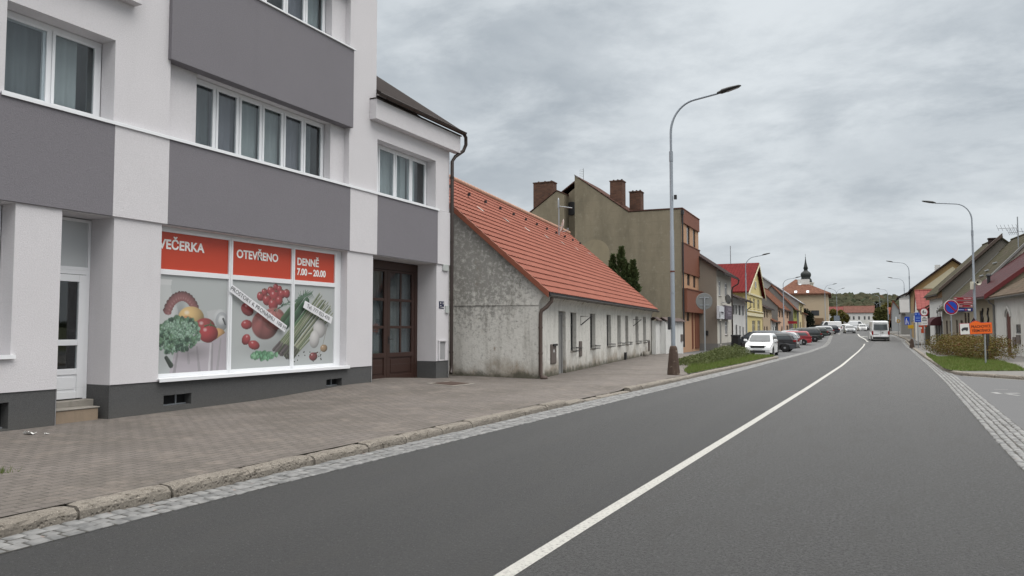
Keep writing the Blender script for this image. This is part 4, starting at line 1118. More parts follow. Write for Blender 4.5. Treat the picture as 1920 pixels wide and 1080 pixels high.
def plain_door(par, r, m, y=.06, pane=False):
    a, b, c, d = r; mb = MB(); mb.box(a, b, y, y+.06, c, d)
    for u, v in ((.08, .46), (.54, .92)):
        for p0, p1 in ((.06, .42), (.5, .94)): mb.box(a+(b-a)*u, a+(b-a)*v, y-.015, y, c+(d-c)*p0, c+(d-c)*p1)
    w = mb.build('door', m, par)
    mb = MB(); mb.box(a+.06, a+.12, y-.06, y-.016, c+1.0, c+1.12); mb.build('handle', GALV, w)
    if pane: mb = MB(); mb.box(a+(b-a)*.2, a+(b-a)*.8, y-.02, y-.0155, c+(d-c)*.55, c+(d-c)*.92); mb.build('pane', PANE, w)
    return w
def house(name, label, F, x0, x1, depth, zb, ze, slope, wm, rm, wins=(), doors=(), ov=.35, vo=.15, th=.14, yr=None, gm=None, group=None, plinth=None, cat='house', frame=WHITE, doorm=None, chim=(), sillm=None, nl=2, ghol=(), eaves=None, y0=0.0, gut=True, rev=.10):
    """gabled house, ridge along the street. wins / doors are metre rects (xa, xb, za, zb) on the facade"""
    t = thing(name, label, cat, (F.O[0], F.O[1], 0), F.rz, group)
    yr = depth/2 if yr is None else yr; zr = ze+slope*yr; s2 = (zr-ze)/(depth-yr)
    mb = MB()
    mb.wall(x0, x1, zb-.6, ze, [tuple(w)+(rev,) for w in wins]+[tuple(w)+(rev,) for w in doors])
    g = 1 if gm else 0
    for x in (x0, x1): mb.face([(x, 0, zb-.6), (x, depth, zb-.6), (x, depth, ze), (x, yr, zr), (x, 0, ze)], g)
    mb.face([(x0, depth, zb-.6), (x1, depth, zb-.6), (x1, depth, ze), (x0, depth, ze)], g)
    mb.build('wall', [wm, gm] if gm else wm, t)
    if plinth:
        mb = MB(); xs = sorted([x0]+[q_ for d_ in doors for q_ in d_[:2]]+[x1])
        for a, b in zip(xs[::2], xs[1::2]): mb.box(a, b, -.03, -.002, zb-.5, zb+.45)
        mb.box(x0-.03, x0-.002, -.03, depth, zb-.5, zb+.45)
        mb.box(x1+.002, x1+.03, -.03, depth, zb-.5, zb+.45)
        mb.build('plinth', plinth, t)
    mb = MB(); a, b = x0-vo, x1+vo
    mb.prism([(-ov, ze-ov*slope), (yr, zr), (yr, zr+th), (-ov, ze-ov*slope+th)], a, b, axis='x')
    mb.prism([(depth+ov, ze-ov*s2), (yr, zr), (yr, zr+th), (depth+ov, ze-ov*s2+th)], a, b, axis='x')
    r = mb.build('roof', rm, t)
    mb = MB(); mb.tube([(a, yr, zr+th), (b, yr, zr+th)], .10, 8); mb.build('ridge', rm, r)
    if eaves:
        mb = MB(); mb.prism([(-ov*.8, ze-ov*slope*.8-.02), (-ov*.8, ze-.28-ov*slope), (-.0, ze-.42-ov*slope*.5), (-.0, ze-.02)], x0, x1, axis='x'); mb.build('cornice', eaves, t)
    if gut: gutter(t, a, b, -ov-.02, ze-ov*slope+.02, .07, BROWNM)
    for w in wins: casement(t, w, frame, sillm=sillm, n=nl, y=rev-.05)
    for d_ in doors: plain_door(t, d_, doorm or WOODBR, y=rev-.04)
    for (cx, cy, cw, cd_, ch, cm) in chim:
        zc = ze+slope*min(cy, 2*yr-cy)
        mb = MB(); mb.box(cx-cw/2, cx+cw/2, cy-cd_/2, cy+cd_/2, zc-.5, zc+ch); mb.box(cx-cw/2-.05, cx+cw/2+.05, cy-cd_/2-.05, cy+cd_/2+.05, zc+ch, zc+ch+.1); mb.build('chimney', cm, t)
    return t
q = NT('brick stack'); br = q.n.new('ShaderNodeTexBrick'); q.l.new(q.tc.outputs['UV'], br.inputs[0]); br.inputs['Scale'].default_value = 1
br.inputs['Brick Width'].default_value = .27; br.inputs['Row Height'].default_value = .09; br.inputs['Mortar Size'].default_value = .01
br.inputs['Color1'].default_value = (.082, .042, .03, 1); br.inputs['Color2'].default_value = (.135, .068, .045, 1); br.inputs['Mortar'].default_value = (.09, .07, .06, 1)
c = q.mix(q.ramp(q.noise(2.2, 6, .7), .55, .75), br.outputs['Color'], (.04, .03, .028, 1)); q.bump(br.outputs['Fac'], .5, -.01)
BRICK = q.done(c, .9, .2)

def mk(px, D, vp):
    p = AT(px, 616, D); return Frame((p[0], p[1], 0), vpdir(vp))
# olive block with the brown front
q = NT('olive cement firewall')
c = q.mix(q.noise(.28, 8, .62), (.180, .155, .112, 1), (.262, .228, .170, 1))
c = q.mix(q.math('MULTIPLY', q.ramp(q.noise(.55, 8, .75, stretch=(1, 1, .35)), .44, .68), .6), c, (.105, .095, .072, 1))
c = q.mix(q.math('MULTIPLY', q.ramp(q.noise(1.8, 9, .8), .54, .66), .5), c, (.30, .27, .21, 1))
c = q.mix(q.math('MULTIPLY', q.ramp(q.math('FRACT', q.math('DIVIDE', q.xyz()[2], .95)), .0, .05, (1, 1, 1, 1), (0, 0, 0, 1)), .25), c, (.10, .095, .075, 1))
q.bump(q.noise(14, 6, .7), .4, .03); OLIVE = q.done(c, .95, .2)
BRN = mat('red brown facade panel', (.165, .060, .034, 1), .7, .1, 1.5, .2, 50); PEACH = mat('peach render', (.40, .24, .145, 1), .85, .08, 1.5, .2, 60)
F3 = mk(1280, 53.3, 1611)
b3 = thing('apartment_building', 'tall olive firewall block with red brown front panels and brick chimneys', 'building', (F3.O[0], F3.O[1], 0), F3.rz)
RW3 = [F3.rect(1287.6, 424, 1293.2, 460.5), F3.rect(1299.4, 431, 1303.8, 468), F3.rect(1288.2, 501, 1293.4, 535.5), F3.rect(1299.6, 506, 1304, 539.5), F3.rect(1287.5, 576, 1292.5, 602)]
DW = 20.0; LF = 6.25
mb = MB()
mb.wall(0, LF, -.3, 10.3, [w+(.12,) for w in RW3], m=1)
pr = [(0, -.3), (0, 10.33), (3.9, 10.33), (8.13, 13.45), (8.13, -.3)]
mb.face([(0, p[0], p[1]) for p in pr]); mb.face([(LF, p[0], p[1]) for p in pr])
mb.face([(0, 8.13, -.3), (1.0, 8.13, -.3), (1.0, 8.13, 13.44), (0, 8.13, 13.45)])
mb.face([(1.0, 8.13, -.3), (1.0, 9.0, -.3), (1.0, 9.0, 12.3), (1.0, 8.13, 12.95)])
mb.face([(1.0, 9.0, -.3), (0, 9.0, -.3), (0, 9.0, 12.1), (1.0, 9.0, 12.1)])
p2 = [(9.0, -.3), (9.0, 12.08), (9.6, 12.36), (14.6, 8.9), (DW, 8.9), (DW, -.3)]
mb.face([(0, p[0], p[1]) for p in p2]); mb.face([(LF, p[0], p[1]) for p in p2]); mb.face([(0, DW, -.3), (LF, DW, -.3), (LF, DW, 8.9), (0, DW, 8.9)])
mb.face([(LF, 8.13, -.3), (LF, 9.0, -.3), (LF, 9.0, 12.9), (LF, 8.13, 13.4)])
mb.build('wall', [OLIVE, PEACH], b3)
mb = MB()
for zz in ((9.36, 10.34), (5.75, 7.86), (2.9, 4.55)):
    mb = MB(); mb.box(.02, LF-.02 if zz[0] > 3 else LF-.02, -.10 if zz[0] > 3 else -.35, -.002, zz[0], zz[1]); mb.box(.0, LF, -.14 if zz[0] > 3 else -.4, -.002, zz[1]+.001, zz[1]+.06); mb.build('facade_panel', BRN, b3)
for w in RW3: casement(b3, w, BLACKM, n=1, transom=False, sillm=None)
mb = MB()
for a, b in ((3.2, 3.6), (4.3, 5.9)): mb.box(a, b, -.06, -.002, .2, 2.9)
mb.build('door', BRN, b3)
RF3 = tiles_mat('weathered brown tiles', (.09, .05, .04, 1), .35, .25)
mb = MB(); mb.prism([(-.1, 10.34), (3.9, 10.38), (8.1, 13.47), (8.15, 13.47), (8.15, 13.53), (3.88, 10.46), (-.1, 10.42)], -.05, LF+.05, axis='x'); mb.prism([(8.14, 13.4), (9.62, 12.40), (14.7, 8.9), (14.7, 9.0), (9.6, 12.5), (8.14, 13.5)], .98, LF+.05, axis='x'); mb.prism([(8.98, 12.1), (9.62, 12.40), (14.7, 8.9), (14.7, 9.0), (9.6, 12.46), (8.98, 12.18)], -.05, .98, axis='x'); mb.prism([(14.7, 8.9), (DW+.1, 8.9), (DW+.1, 9), (14.7, 9)], -.05, LF+.05, axis='x')
roof3 = mb.build('roof', RF3, b3)
for (pa, pb, py0, py1, lx) in ((1000, 1036, 342, 400, 1.2), (1143.5, 1166.5, 338.5, 396, 1.0), (1180, 1201, 358.5, 398, 2.6)):
    (ya, za), (yb, _) = F3.side(pa, py0, lx), F3.side(pb, py0, lx); zlo = F3.side(pa, py1, lx)[1]-.6
    mb = MB(); y0_, y1_ = min(ya, yb), max(ya, yb); mb.box(lx, lx+.9, y0_, y1_, zlo, za-.1); mb.box(lx-.04, lx+.94, y0_-.04, y1_+.04, za-.099, za-.02)
    ch = mb.build('chimney', BRICK, b3)
    for k_ in range(3):
        yy = y0_+(y1_-y0_)*(k_+.5)/3; mb = MB(); mb.lathe([(.07, 0), (.07, .14)], (lx+.45, yy, za-.02), 8); mb.build('flue', BLACKM, ch)
yc, zc = F3.side(1072, 391, 1.0)
mb = MB(); mb.lathe([(.46, -.02), (.50, -.03), (.54, -.02), (.54, .0)], (.97, yc, zc), 20, axis='x'); mb.box(.93, .96, yc-.03, yc+.03, zc-.5, zc+.5); rw = mb.build('round_window', BLACKM, b3)
mb = MB(); mb.lathe([(.47, -.005), (.47, 0)], (.965, yc, zc), 20, axis='x'); mb.build('pane', PANE, rw)
mb = MB(); mb.tube([(.0-.06, -.1, 10.25), (-.06, -.1, .4)], .06, 8); mb.box(-.18, .06, -.2, .0, 9.9, 10.2); mb.build('downpipe', BLACKM, b3)
mb = MB(); yq, zq = F3.side(1115, 475); mb.prism([(yq+1.3*math.cos(a_)*.9, zq+1.05*math.sin(a_)) for a_ in [k_*math.pi/14 for k_ in range(15)]]+[(yq-1.17, zq-1.2), (yq+1.17, zq-1.2)], -.006, -.001, axis='x'); mb.build('render_patch', mat('paler render patch', (.245, .208, .145, 1), .95, .2, 1, .3, 30, dirt=.4), b3)
ya_, za_ = F3.side(1094, 345, 1.5); mb = MB(); mb.tube([(1.5, ya_, 12.2), (1.5, ya_, F3.side(1094, 316, 1.5)[1])], .025, 6)
for k_ in range(5): zz = F3.side(1094, 318+k_*3.2, 1.5)[1]; mb.tube([(1.5, ya_-.0, zz), (1.5, ya_+.35, zz-.02)], .012, 4)
mb.tube([(1.5, ya_-.55, 13.05), (1.5, ya_+.9, 13.3)], .014, 5); mb.build('aerial', GALV, roof3)

# white courtyard wall with brown coping
WPL = mat('chalky white wall plaster', (.60, .60, .585, 1), .95, .08, 1.2, .4, 30, dirt=.55, dcol=(.30, .28, .24, 1))
COP = mat('brown coping tiles', (.075, .05, .045, 1), .7, .3, 3)
a3 = G(1221, 664, .15); e3 = G(1247, 664.5, .15); dw = (-.055, .9985)
WF = Frame((e3[0], e3[1], 0), dw)
cw = thing('courtyard_wall', 'white plastered courtyard wall with brown coping beyond the red roofed house', 'wall', (e3[0], e3[1], 0), WF.rz)
xg = WF.loc(1281, 640)[0]
mb = MB(); mb.box(0, xg, 0, .3, -.1, 2.2); mb.box(-1.2, -.002, .28, .55, -.1, 2.2); mb.box(-.02, .5, -.09, -.002, .1, 2.15); mb.build('wall', WPL, cw, bevel=.02)
mb = MB()
for k_ in range(int(xg/.42)+1): mb.prism([(-.2, 2.16), (.16, 2.36), (.5, 2.18), (.5, 2.22), (.16, 2.42), (-.2, 2.2)], k_*.42-.1, k_*.42+.33, axis='x')
for k_ in range(3): mb.prism([(.1, 2.18), (.42, 2.36), (.75, 2.2), (.75, 2.24), (.42, 2.42), (.1, 2.22)], -1.3+k_*.42, -.9+k_*.42, axis='x')
mb.build('coping', COP, cw)
r_ = WF.rect(1276, 627, 1279.5, 640); mb = MB(); mb.box(r_[0], r_[1], -.05, -.001, r_[2], r_[3]); mb.build('meter_cabinet', BOXBR, cw)
g3 = G(1283.5, 656, .15); WF2 = Frame((g3[0], g3[1], 0), (-.04, .9992))
cw2 = thing('courtyard_wall', 'short white wall section with sloping coping against the brown front', 'wall', (g3[0], g3[1], 0), WF2.rz)
x2 = WF2.loc(1296, 630)[0]
mb = MB(); mb.box(0, x2, 0, .3, -.1, 2.25); mb.build('wall', WPL, cw2, bevel=.02)
mb = MB(); mb.prism([(-.2, 2.2), (.16, 2.42), (.5, 2.22), (.5, 2.27), (.16, 2.48), (-.2, 2.25)], -.1, x2+.2, axis='x'); mb.build('coping', COP, cw2)
mb = MB(); mb.box(-.12, -.02, .02, .1, .1, 1.9); mb.build('gate_post', BLACKM, cw2)
bp = G(1216, 666, .15); mb = MB(); mb.lathe([(.05, 0), (.05, 1.0), (.055, 1.02), (.05, 1.15), (.01, 1.2)], (0, 0, 0), 10); o_ = mb.build('bollard', BLACKM); o_.location = bp; tag(o_, 'black bollard at the far corner of the old white house', 'bollard')

# beige gabled house with the violet sign, then the row beyond
BEIGE = mat('beige cement gable', (.235, .205, .170, 1), .95, .12, .5, .3, 20, dirt=.3); CREAM = mat('off white render', (.50, .48, .43, 1), .9, .08, 1, .2, 50, dirt=.25)
RBR = tiles_mat('dark brown tile roof', (.045, .032, .030, 1), .34, .3); GREYPL = mat('grey plinth render', (.17, .165, .155, 1), .9, .12, 2, .3, 50)
F4 = mk(1345, 58.2, 1607); X4 = F4.loc(1372, 600)[0]
w4 = [F4.rect(1347.5, 527, 1351.5, 555), F4.rect(1359, 531, 1363.5, 555), F4.rect(1359.5, 603, 1364, 627.5)]; d4 = [F4.rect(1349.5, 602, 1353, 646)]
h4 = house('town_house', 'two storey house with beige gable and two hanging shop signs', F4, 0, X4, 11, .1, 6.4, .70, CREAM, RBR, w4, d4, ov=.6, vo=.25, gm=BEIGE, plinth=GREYPL, sillm=CONC, doorm=GREYW)
mb = MB(); mb.tube([(X4+.25, -.62, 6.0), (X4+.2, -.55, 5.6), (X4+.05, -.1, 5.3), (X4-.05, -.06, 5.0), (X4-.05, -.06, .2)], .06, 8); mb.build('downpipe', BROWNM, h4)
mb = MB(); mb.box(d4[0][0]-.3, d4[0][1]+.3, -.8, -.03, .05, .22); mb.box(d4[0][0]-.2, d4[0][1]+.2, -.45, -.03, .22, .40); mb.build('step', CONC, h4)
r_ = F4.side(1325, 622); mb = MB(); mb.box(-.06, -.001, F4.side(1328, 622)[0], F4.side(1321.5, 622)[0], F4.side(1325, 629)[1], F4.side(1325, 620)[1]); mb.build('wall_box', BLACKM, h4)
VIOL = mat('violet grey sign film', (.075, .058, .085, 1), .4, .2, 1.2); PALES = mat('pale sign board', (.55, .57, .60, 1), .4, .05); SMUDGE = mat('faded sign print', (.30, .27, .33, 1), .5, .3, 6)
def wall_sign(name, par, F, b, m, marks, mm, t=.22):
    r_ = F.rect(*b, -.12); mb = MB(); mb.box(r_[0], r_[1], -.12-t, -.12, r_[2], r_[3]); s_ = mb.build(name, m, par, bevel=.01)
    mb = MB(); w_, h_ = r_[1]-r_[0], r_[3]-r_[2]; y = -.12-t
    for u0, u1, v0, v1 in marks: mb.box(r_[0]+w_*u0, r_[0]+w_*u1, y-.012, y-.001, r_[2]+h_*v0, r_[2]+h_*v1)
    if marks: mb.build('print', mm, s_)
    mb = MB()
    for u in (.2, .8): mb.box(r_[0]+w_*u-.02, r_[0]+w_*u+.02, -.12, 0, r_[3]-.1, r_[3]-.06)
    mb.build('bracket', BLACKM, s_); return s_
wall_sign('shop_sign', h4, F4, (1343.8, 574, 1353, 598), PALES, [(.3, .8, .44, .56), (.36, .74, .36, .40), (.0, .12, .1, .55)], INK)
wall_sign('shop_sign', h4, F4, (1355, 573.5, 1367.5, 599), VIOL, [(.3, .9, .80, .84), (.4, .88, .66, .74), (.15, .35, .54, .57), (.3, .75, .42, .5), (.35, .85, .30, .34), (.35, .5, .22, .25)], SMUDGE)
pd = F4.loc(1365, 561, -.5); dz_ = pd[1]
sd4 = mb = MB(); mb.lathe([(.001, .1), (.3, .07), (.55, -.02), (.57, -.02), (.3, .05), (.001, .08)], (0, 0, 0), 18, axis='x'); ds = mb.build('satellite_dish', mat('grey dish', (.20, .20, .195, 1), .6, .1), h4); ds.location = (pd[0], -.5, dz_); ds.rotation_euler = (0, R(-10), R(-35)); ds.scale = (-.6, .6, .7)
mb = MB(); mb.tube([(pd[0]-.05, 0, dz_-.25), (pd[0]-.05, -.5, dz_-.25), (pd[0]-.03, -.5, dz_)], .025, 6); mb.build('dish_arm', GALV, ds.parent)
bn = G(1380, 653, .15); bin_ = thing('wheelie_bin', 'black wheeled rubbish bin beside the door steps of the beige house', 'bin', bn, R(80))
mb = MB(); mb.prism([(-.24, 0), (.24, 0), (.3, .95), (-.3, .95)], -.27, .27); mb.build('bin_body', BLACKM, bin_, bevel=.02)
mb = MB(); mb.prism([(-.34, .95), (.33, .95), (.3, 1.05), (-.28, 1.08)], -.31, .31); mb.build('lid', BLACKM, bin_, bevel=.02)
for s_ in (-.3, .25): mb = MB(); mb.lathe([(.1, 0), (.1, .05)], (-.22, s_, .1), 12, axis='y'); mb.build('wheel', BLACKM, bin_)

WHT = mat('white render', (.58, .58, .565, 1), .9, .06, 1, .2, 50, dirt=.2)
F5 = mk(1372, 69, 1607); X5 = F5.loc(1398, 600)[0]
w5 = [F5.rect(1374.5, 572, 1377.5, 590), F5.rect(1379, 572, 1382, 590), F5.rect(1385, 572, 1388.5, 591), F5.rect(1392, 573, 1394.5, 592), F5.rect(1386.5, 611, 1389, 631)]; d5 = [F5.rect(1379.5, 609, 1382.5, 641), F5.rect(1392.5, 613, 1394.8, 637)]
h5 = house('town_house', 'low white two storey house with shallow dark roof and narrow doors', F5, -1.0, X5, 8, .12, F5.loc(1396, 562)[1], .42, WHT, RBR, w5, d5, ov=.7, vo=.1, frame=GREYW, doorm=BLACKM)
mb = MB(); mb.tube([(X5, -.6, 4.0), (X5, -.1, 3.6), (X5, -.06, .2)], .06, 6); mb.build('downpipe', BLACKM, h5)
# yellow house, gable to the street
YEL = mat('pale yellow render', (.55, .46, .21, 1), .9, .06, 1, .2, 50); YEL2 = mat('cream trim', (.60, .55, .38, 1), .85, .05); RREDT = tiles_mat('bright red tiles', (.135, .020, .020, 1), .36, .34, var=.15, depth=.05)
F6 = mk(1399, 80, 1607); X6 = F6.loc(1429.5, 600)[0]
h6 = thing('town_house', 'pale yellow house with tall red roof and gable facing the street', 'house', (F6.O[0], F6.O[1], 0), F6.rz)
xa = F6.loc(1417, 495)[0]; za = F6.loc(1417, 495)[1]; zl = F6.loc(1405, 548)[1]
w6 = [F6.rect(1405.5, 559, 1408.5, 578), F6.rect(1412, 560, 1415.8, 579), F6.rect(1420, 562, 1424.2, 580), F6.rect(1414.5, 527, 1417.2, 541)]; d6 = [F6.rect(1410.5, 601, 1416.5, 627), F6.rect(1420.5, 601, 1426, 627)]
mb = MB(); mb.wall(0, X6, -.4, zl, [w+(.1,) for w in w6[:3]]+[w+(.1,) for w in d6])
mb.face([(0, 0, zl), (X6, 0, zl), (xa, 0, za-.15)])
mb.face([(0, 0, -.4), (0, 14, -.4), (0, 14, zl), (0, 0, zl)]); mb.face([(X6, 0, -.4), (X6, 14, -.4), (X6, 14, zl), (X6, 0, zl)]); mb.face([(0, 14, -.4), (X6, 14, -.4), (X6, 14, zl), (xa, 14, za-.15), (0, 14, zl)])
mb.build('wall', YEL, h6)
mb = MB()
sl6 = (za-zl)/xa; sr6 = (za-zl)/(X6-xa)
mb.prism([(-.5, zl-.5*sl6), (xa, za), (xa, za+.15), (-.5, zl-.5*sl6+.15)], -.4, 14.3); mb.prism([(X6+.4, zl-.4*sr6), (xa, za), (xa, za+.15), (X6+.4, zl-.4*sr6+.15)], -.4, 14.3)
r6 = mb.build('roof', RREDT, h6)
mb = MB(); mb.prism([(-.5, zl-.5*sl6-.28), (xa, za-.28), (X6+.4, zl-.4*sr6-.28), (X6+.4, zl-.4*sr6-.02), (xa, za-.02), (-.5, zl-.5*sl6-.02)], -.46, -.40); mb.build('verge_board', YEL2, r6)
for w in w6[:3]: casement(h6, w, YEL2, sillm=YEL2)
mb = MB(); a, b, c_, d_ = w6[3]; mb.box(a, b, -.06, -.001, c_, d_); aw = mb.build('window', YEL2, h6); mb = MB(); mb.box(a+.12, b-.12, -.075, -.061, c_+.12, d_-.12); mb.build('pane', PANE, aw)
for z_, t_ in ((F6.loc(1412, 590)[1], .35), (F6.loc(1412, 553)[1], .2), (F6.loc(1412, 583)[1], .12)): mb = MB(); mb.box(-.05, X6+.05, -.14, -.002, z_-t_/2, z_+t_/2); mb.build('string_course', YEL2, h6)
for d_ in d6: casement(h6, d_, YEL2, n=2)
mb = MB(); mb.box(2.2, 3.2, 4, 5.0, zl+2.2*sl6, zl+3*sl6+.5); mb.build('roof_dormer', RREDT, r6)
mb = MB(); yy = F6.side(1370, 500, xa)[0]; mb.tube([(xa, yy, za-.5), (xa, yy, F6.side(1370, 461, xa)[1])], .05, 6); mb.build('mast', GALV, r6)

def row_house(name, label, px0, px1, D, vp, pye, pyb, slope, wm, rm, wins, doors, depth=9, verge=None, **k):
    F = mk(px0, D, vp); X_ = F.loc(px1, 600)[0]; zb = Zg(F.O[1])+.12
    if verge:
        a, b = F.side(*verge[0]), F.side(*verge[1]); slope = (a[1]-b[1])/(a[0]-b[0]); depth = 2*a[0]+2
    return F, house(name, label, F, 0, X_, depth, zb, F.loc((px0+px1)/2, pye)[1], slope, wm, rm, [F.rect(*w) for w in wins], [F.rect(*d_) for d_ in doors], **k)
TAN = mat('tan render', (.40, .31, .215, 1), .9, .06, 1); PINK = mat('peach pink render', (.50, .33, .225, 1), .9, .06, 1); LIME = mat('olive green render', (.26, .27, .055, 1), .9, .06, 1); PYEL = mat('light yellow render', (.52, .44, .235, 1), .9, .06, 1)
RMID = tiles_mat('brown orange tiles', (.135, .058, .036, 1), .36, .3)
row_house('town_house', 'small tan house with hipped dark roof squeezed beside the yellow gable', 1431, 1447, 95, 1607, 578, 635, .5, TAN, RBR, [(1432.5, 582, 1434.5, 595.5), (1437, 582, 1439.3, 595.5), (1432.5, 612, 1434.5, 627), (1437, 612, 1439.5, 627)], [], depth=4, frame=WOODBR)
row_house('town_house', 'very low white house with brown roof between tan and peach houses', 1447.5, 1459, 103, 1607, 602, 632, .6, WHT, RMID, [(1449, 612, 1451, 622), (1453, 612, 1455.5, 622)], [], depth=5, frame=GREYW)
row_house('town_house', 'long peach pink house with large brown roof and grey gable', 1459, 1487, 108, 1600, 579, 628, .72, PINK, RMID, [(1460.5, 583, 1463, 595), (1465.5, 583, 1468, 595), (1475, 585, 1477.3, 597), (1480, 585.5, 1482, 597), (1484, 586, 1485.8, 597), (1475, 610, 1478, 622)], [(1465, 612, 1467.5, 628)], verge=((1428, 541), (1459, 570)), gm=GREYPL, frame=WOODBR)
row_house('town_house', 'narrow olive green house with shop front between peach and yellow houses', 1488, 1498, 126, 1597, 579, 626, .72, LIME, RMID, [(1489, 583, 1492, 597), (1493.5, 583, 1496.5, 597)], [(1490, 608, 1492.5, 625)], verge=((1458, 541), (1489, 572)), gm=GREYPL, frame=LIME)
GRR = mat('pale grey sheet roof', (.33, .34, .36, 1), .5, .06, 1)
F10, h10 = row_house('town_house', 'light yellow house with grey verge and tall gable chimney', 1498.5, 1507, 134, 1592, 568, 624, .80, PYEL, GRR, [(1500.5, 575, 1503, 590)], [(1500, 604, 1502, 622), (1504, 604, 1505.5, 622)], verge=((1441, 524), (1500, 563)), gm=mat('pale grey gable', (.30, .295, .285, 1), .95, .1, 1), vo=.3, chim=[], frame=WOODBR)
row_house('garden_house', 'tiny tan house with lean roof in front of the dark conifer', 1508.5, 1517.5, 142, 1592, 590, 622, .5, TAN, RMID, [(1511, 595, 1514, 602)], [(1512, 607, 1516, 622)], depth=4, frame=WOODBR)

# corner house facing down the street with the hipped brown roof
CRM = mat('cream corner render', (.44, .36, .255, 1), .9, .05, 1)
D12 = 158; pA, pB = AT(1459, 616, D12+4), AT(1554, 616, D12)
d12 = ((pB-pA).x, (pB-pA).y); l12 = math.hypot(*d12); d12 = (d12[0]/l12, d12[1]/l12)
F12 = Frame((pA.x, pA.y, 0), d12); zb12 = Zg(pA.y)+.1
h12 = thing('corner_house', 'big cream corner house with hipped brown roof and skylights closing the left row', 'house', (pA.x, pA.y, 0), F12.rz)
ze12 = F12.loc(1520, 550)[1]; za12 = F12.loc(1490, 520)[1]
wl = [F12.rect(1520.5, 582, 1536, 592), F12.rect(1521, 609.5, 1536, 622), F12.rect(1538.5, 619.5, 1545.5, 626)]
DB = 22.0
mb = MB(); mb.wall(0, l12, zb12-1, ze12, [w+(.1,) for w in wl])
mb.face([(0, 0, zb12-1), (0, DB, zb12-1), (0, DB, ze12), (0, 0, ze12)]); mb.face([(l12, 0, zb12-1), (l12, DB, zb12-1), (l12, DB, ze12), (l12, 0, ze12)]); mb.face([(0, DB, zb12-1), (l12, DB, zb12-1), (l12, DB, ze12), (0, DB, ze12)])
mb.build('wall', CRM, h12)
xr = F12.loc(1490, 560)[0]; o12 = .6; mb = MB()
R0 = (xr, 6.5, za12); R1_ = (xr, DB-6, za12); e = ze12
cs = [(-o12, -o12, e), (l12+o12, -o12, e), (l12+o12, DB+o12, e), (-o12, DB+o12, e)]
mb.face([cs[0], cs[1], R0]); mb.face([cs[1], cs[2], R1_, R0]); mb.face([cs[2], cs[3], R1_]); mb.face([cs[3], cs[0], R0, R1_])
mb.box(-o12, l12+o12, -o12, DB+o12, e-.3, e-.003)
r12 = mb.build('roof', tiles_mat('faded brown tiles', (.155, .075, .052, 1), .36, .3), h12)
def skyl(px, py, w_=1.0, h_=.9):
    r = ray(px, py); P = F12.O; c0 = [((0-P[0])*F12.d[0]+(0-P[1])*F12.d[1]), ((0-P[0])*F12.n[0]+(0-P[1])*F12.n[1]), EYE]
    dv = [r[0]*F12.d[0]+r[1]*F12.d[1], r[0]*F12.n[0]+r[1]*F12.n[1], r[2]]
    nv = (Vector(cs[1])-Vector(cs[0])).cross(Vector(R0)-Vector(cs[0])).normalized()
    t = (Vector(cs[0])-Vector(c0)).dot(nv)/Vector(dv).dot(nv); q_ = Vector(c0)+Vector(dv)*t
    up_ = nv.cross(Vector((1, 0, 0))); up_ = up_ if up_.z > 0 else -up_
    mb = MB(); x_ = Vector((1, 0, 0)); a_ = q_+nv*.12
    p_ = [a_-x_*w_-up_*h_, a_+x_*w_-up_*h_, a_+x_*w_+up_*h_, a_-x_*w_+up_*h_]; b_ = [v-nv*.2 for v in p_]
    mb.add(p_+b_, [(0, 1, 2, 3), (0, 4, 5, 1), (1, 5, 6, 2), (2, 6, 7, 3), (3, 7, 4, 0)]); return mb.build('skylight', mat('skylight glass', (.62, .66, .70, 1), .2, .02), r12), q_
for p_ in ((1500, 533), (1492, 548), (1514.5, 547.5)): skyl(*p_, .27, .55)
_, qc = skyl(1506.8, 531, .2, .2)
mb = MB(); mb.box(qc.x-1.2, qc.x+1.2, qc.y-.6, qc.y+.6, qc.z-1, F12.loc(1506, 524, qc.y)[1]+.0); mb.build('chimney', WHT, r12)
for w in wl: casement(h12, w, BLACKM, n=3, transom=False)
mb = MB(); z_ = F12.loc(1540, 600)[1]; xs_ = F12.loc(1528, 600)[0]; mb.box(xs_, l12-1, -.5, -.002, z_-.9, z_+.4); mb.build('fascia_sign', mat('brown fascia', (.16, .10, .055, 1), .7), h12)
r_ = F12.rect(1539, 602, 1545.5, 616.5); mb = MB(); mb.box(r_[0], r_[1], -.1, -.001, r_[2], r_[3]); mb.build('notice_board', BOXBR, h12)
# church tower far behind
tp = AT(1513, 616, 245); CH = thing('church_tower', 'pale church tower with dark green onion dome and needle spire', 'church', (tp.x, tp.y, 0), YAW)
hz = lambda py: EYE+(616-py)*245/1400
STONE = mat('pale church plaster', (.46, .43, .37, 1), .9, .1, .4, .2, 10, dirt=.3); COPP = mat('dark green copper', (.017, .021, .020, 1), .6, .25, 1)
mb = MB(); w_ = 1.75; mb.box(-w_, w_, -w_, w_, 0, hz(531)); mb.box(-w_-.2, w_+.2, -w_-.2, w_+.2, hz(532), hz(530)); mb.build('tower', STONE, CH)
mb = MB(); mb.box(-.55, .55, -w_-.05, -w_, hz(545), hz(536)); mb.box(w_, w_+.05, -.55, .55, hz(545), hz(536)); mb.build('louvre', BLACKM, CH)
mb = MB(); mb.box(w_-.2, w_+1.0, -w_-.5, w_, hz(549), hz(546)); mb.build('gallery', STONE, CH)
P_ = lambda r, py: (r, hz(py))
mb = MB(); mb.lathe([P_(1.95, 530), P_(1.75, 524), P_(1.35, 521), P_(1.55, 518), P_(1.66, 515), P_(1.5, 511.5), P_(1.0, 509), P_(.62, 507.5), P_(.60, 504), P_(.78, 503.5), P_(.55, 499), P_(.28, 492), P_(.12, 485), P_(.08, 482)], (0, 0, 0), 14); dm = mb.build('onion_dome', COPP, CH)
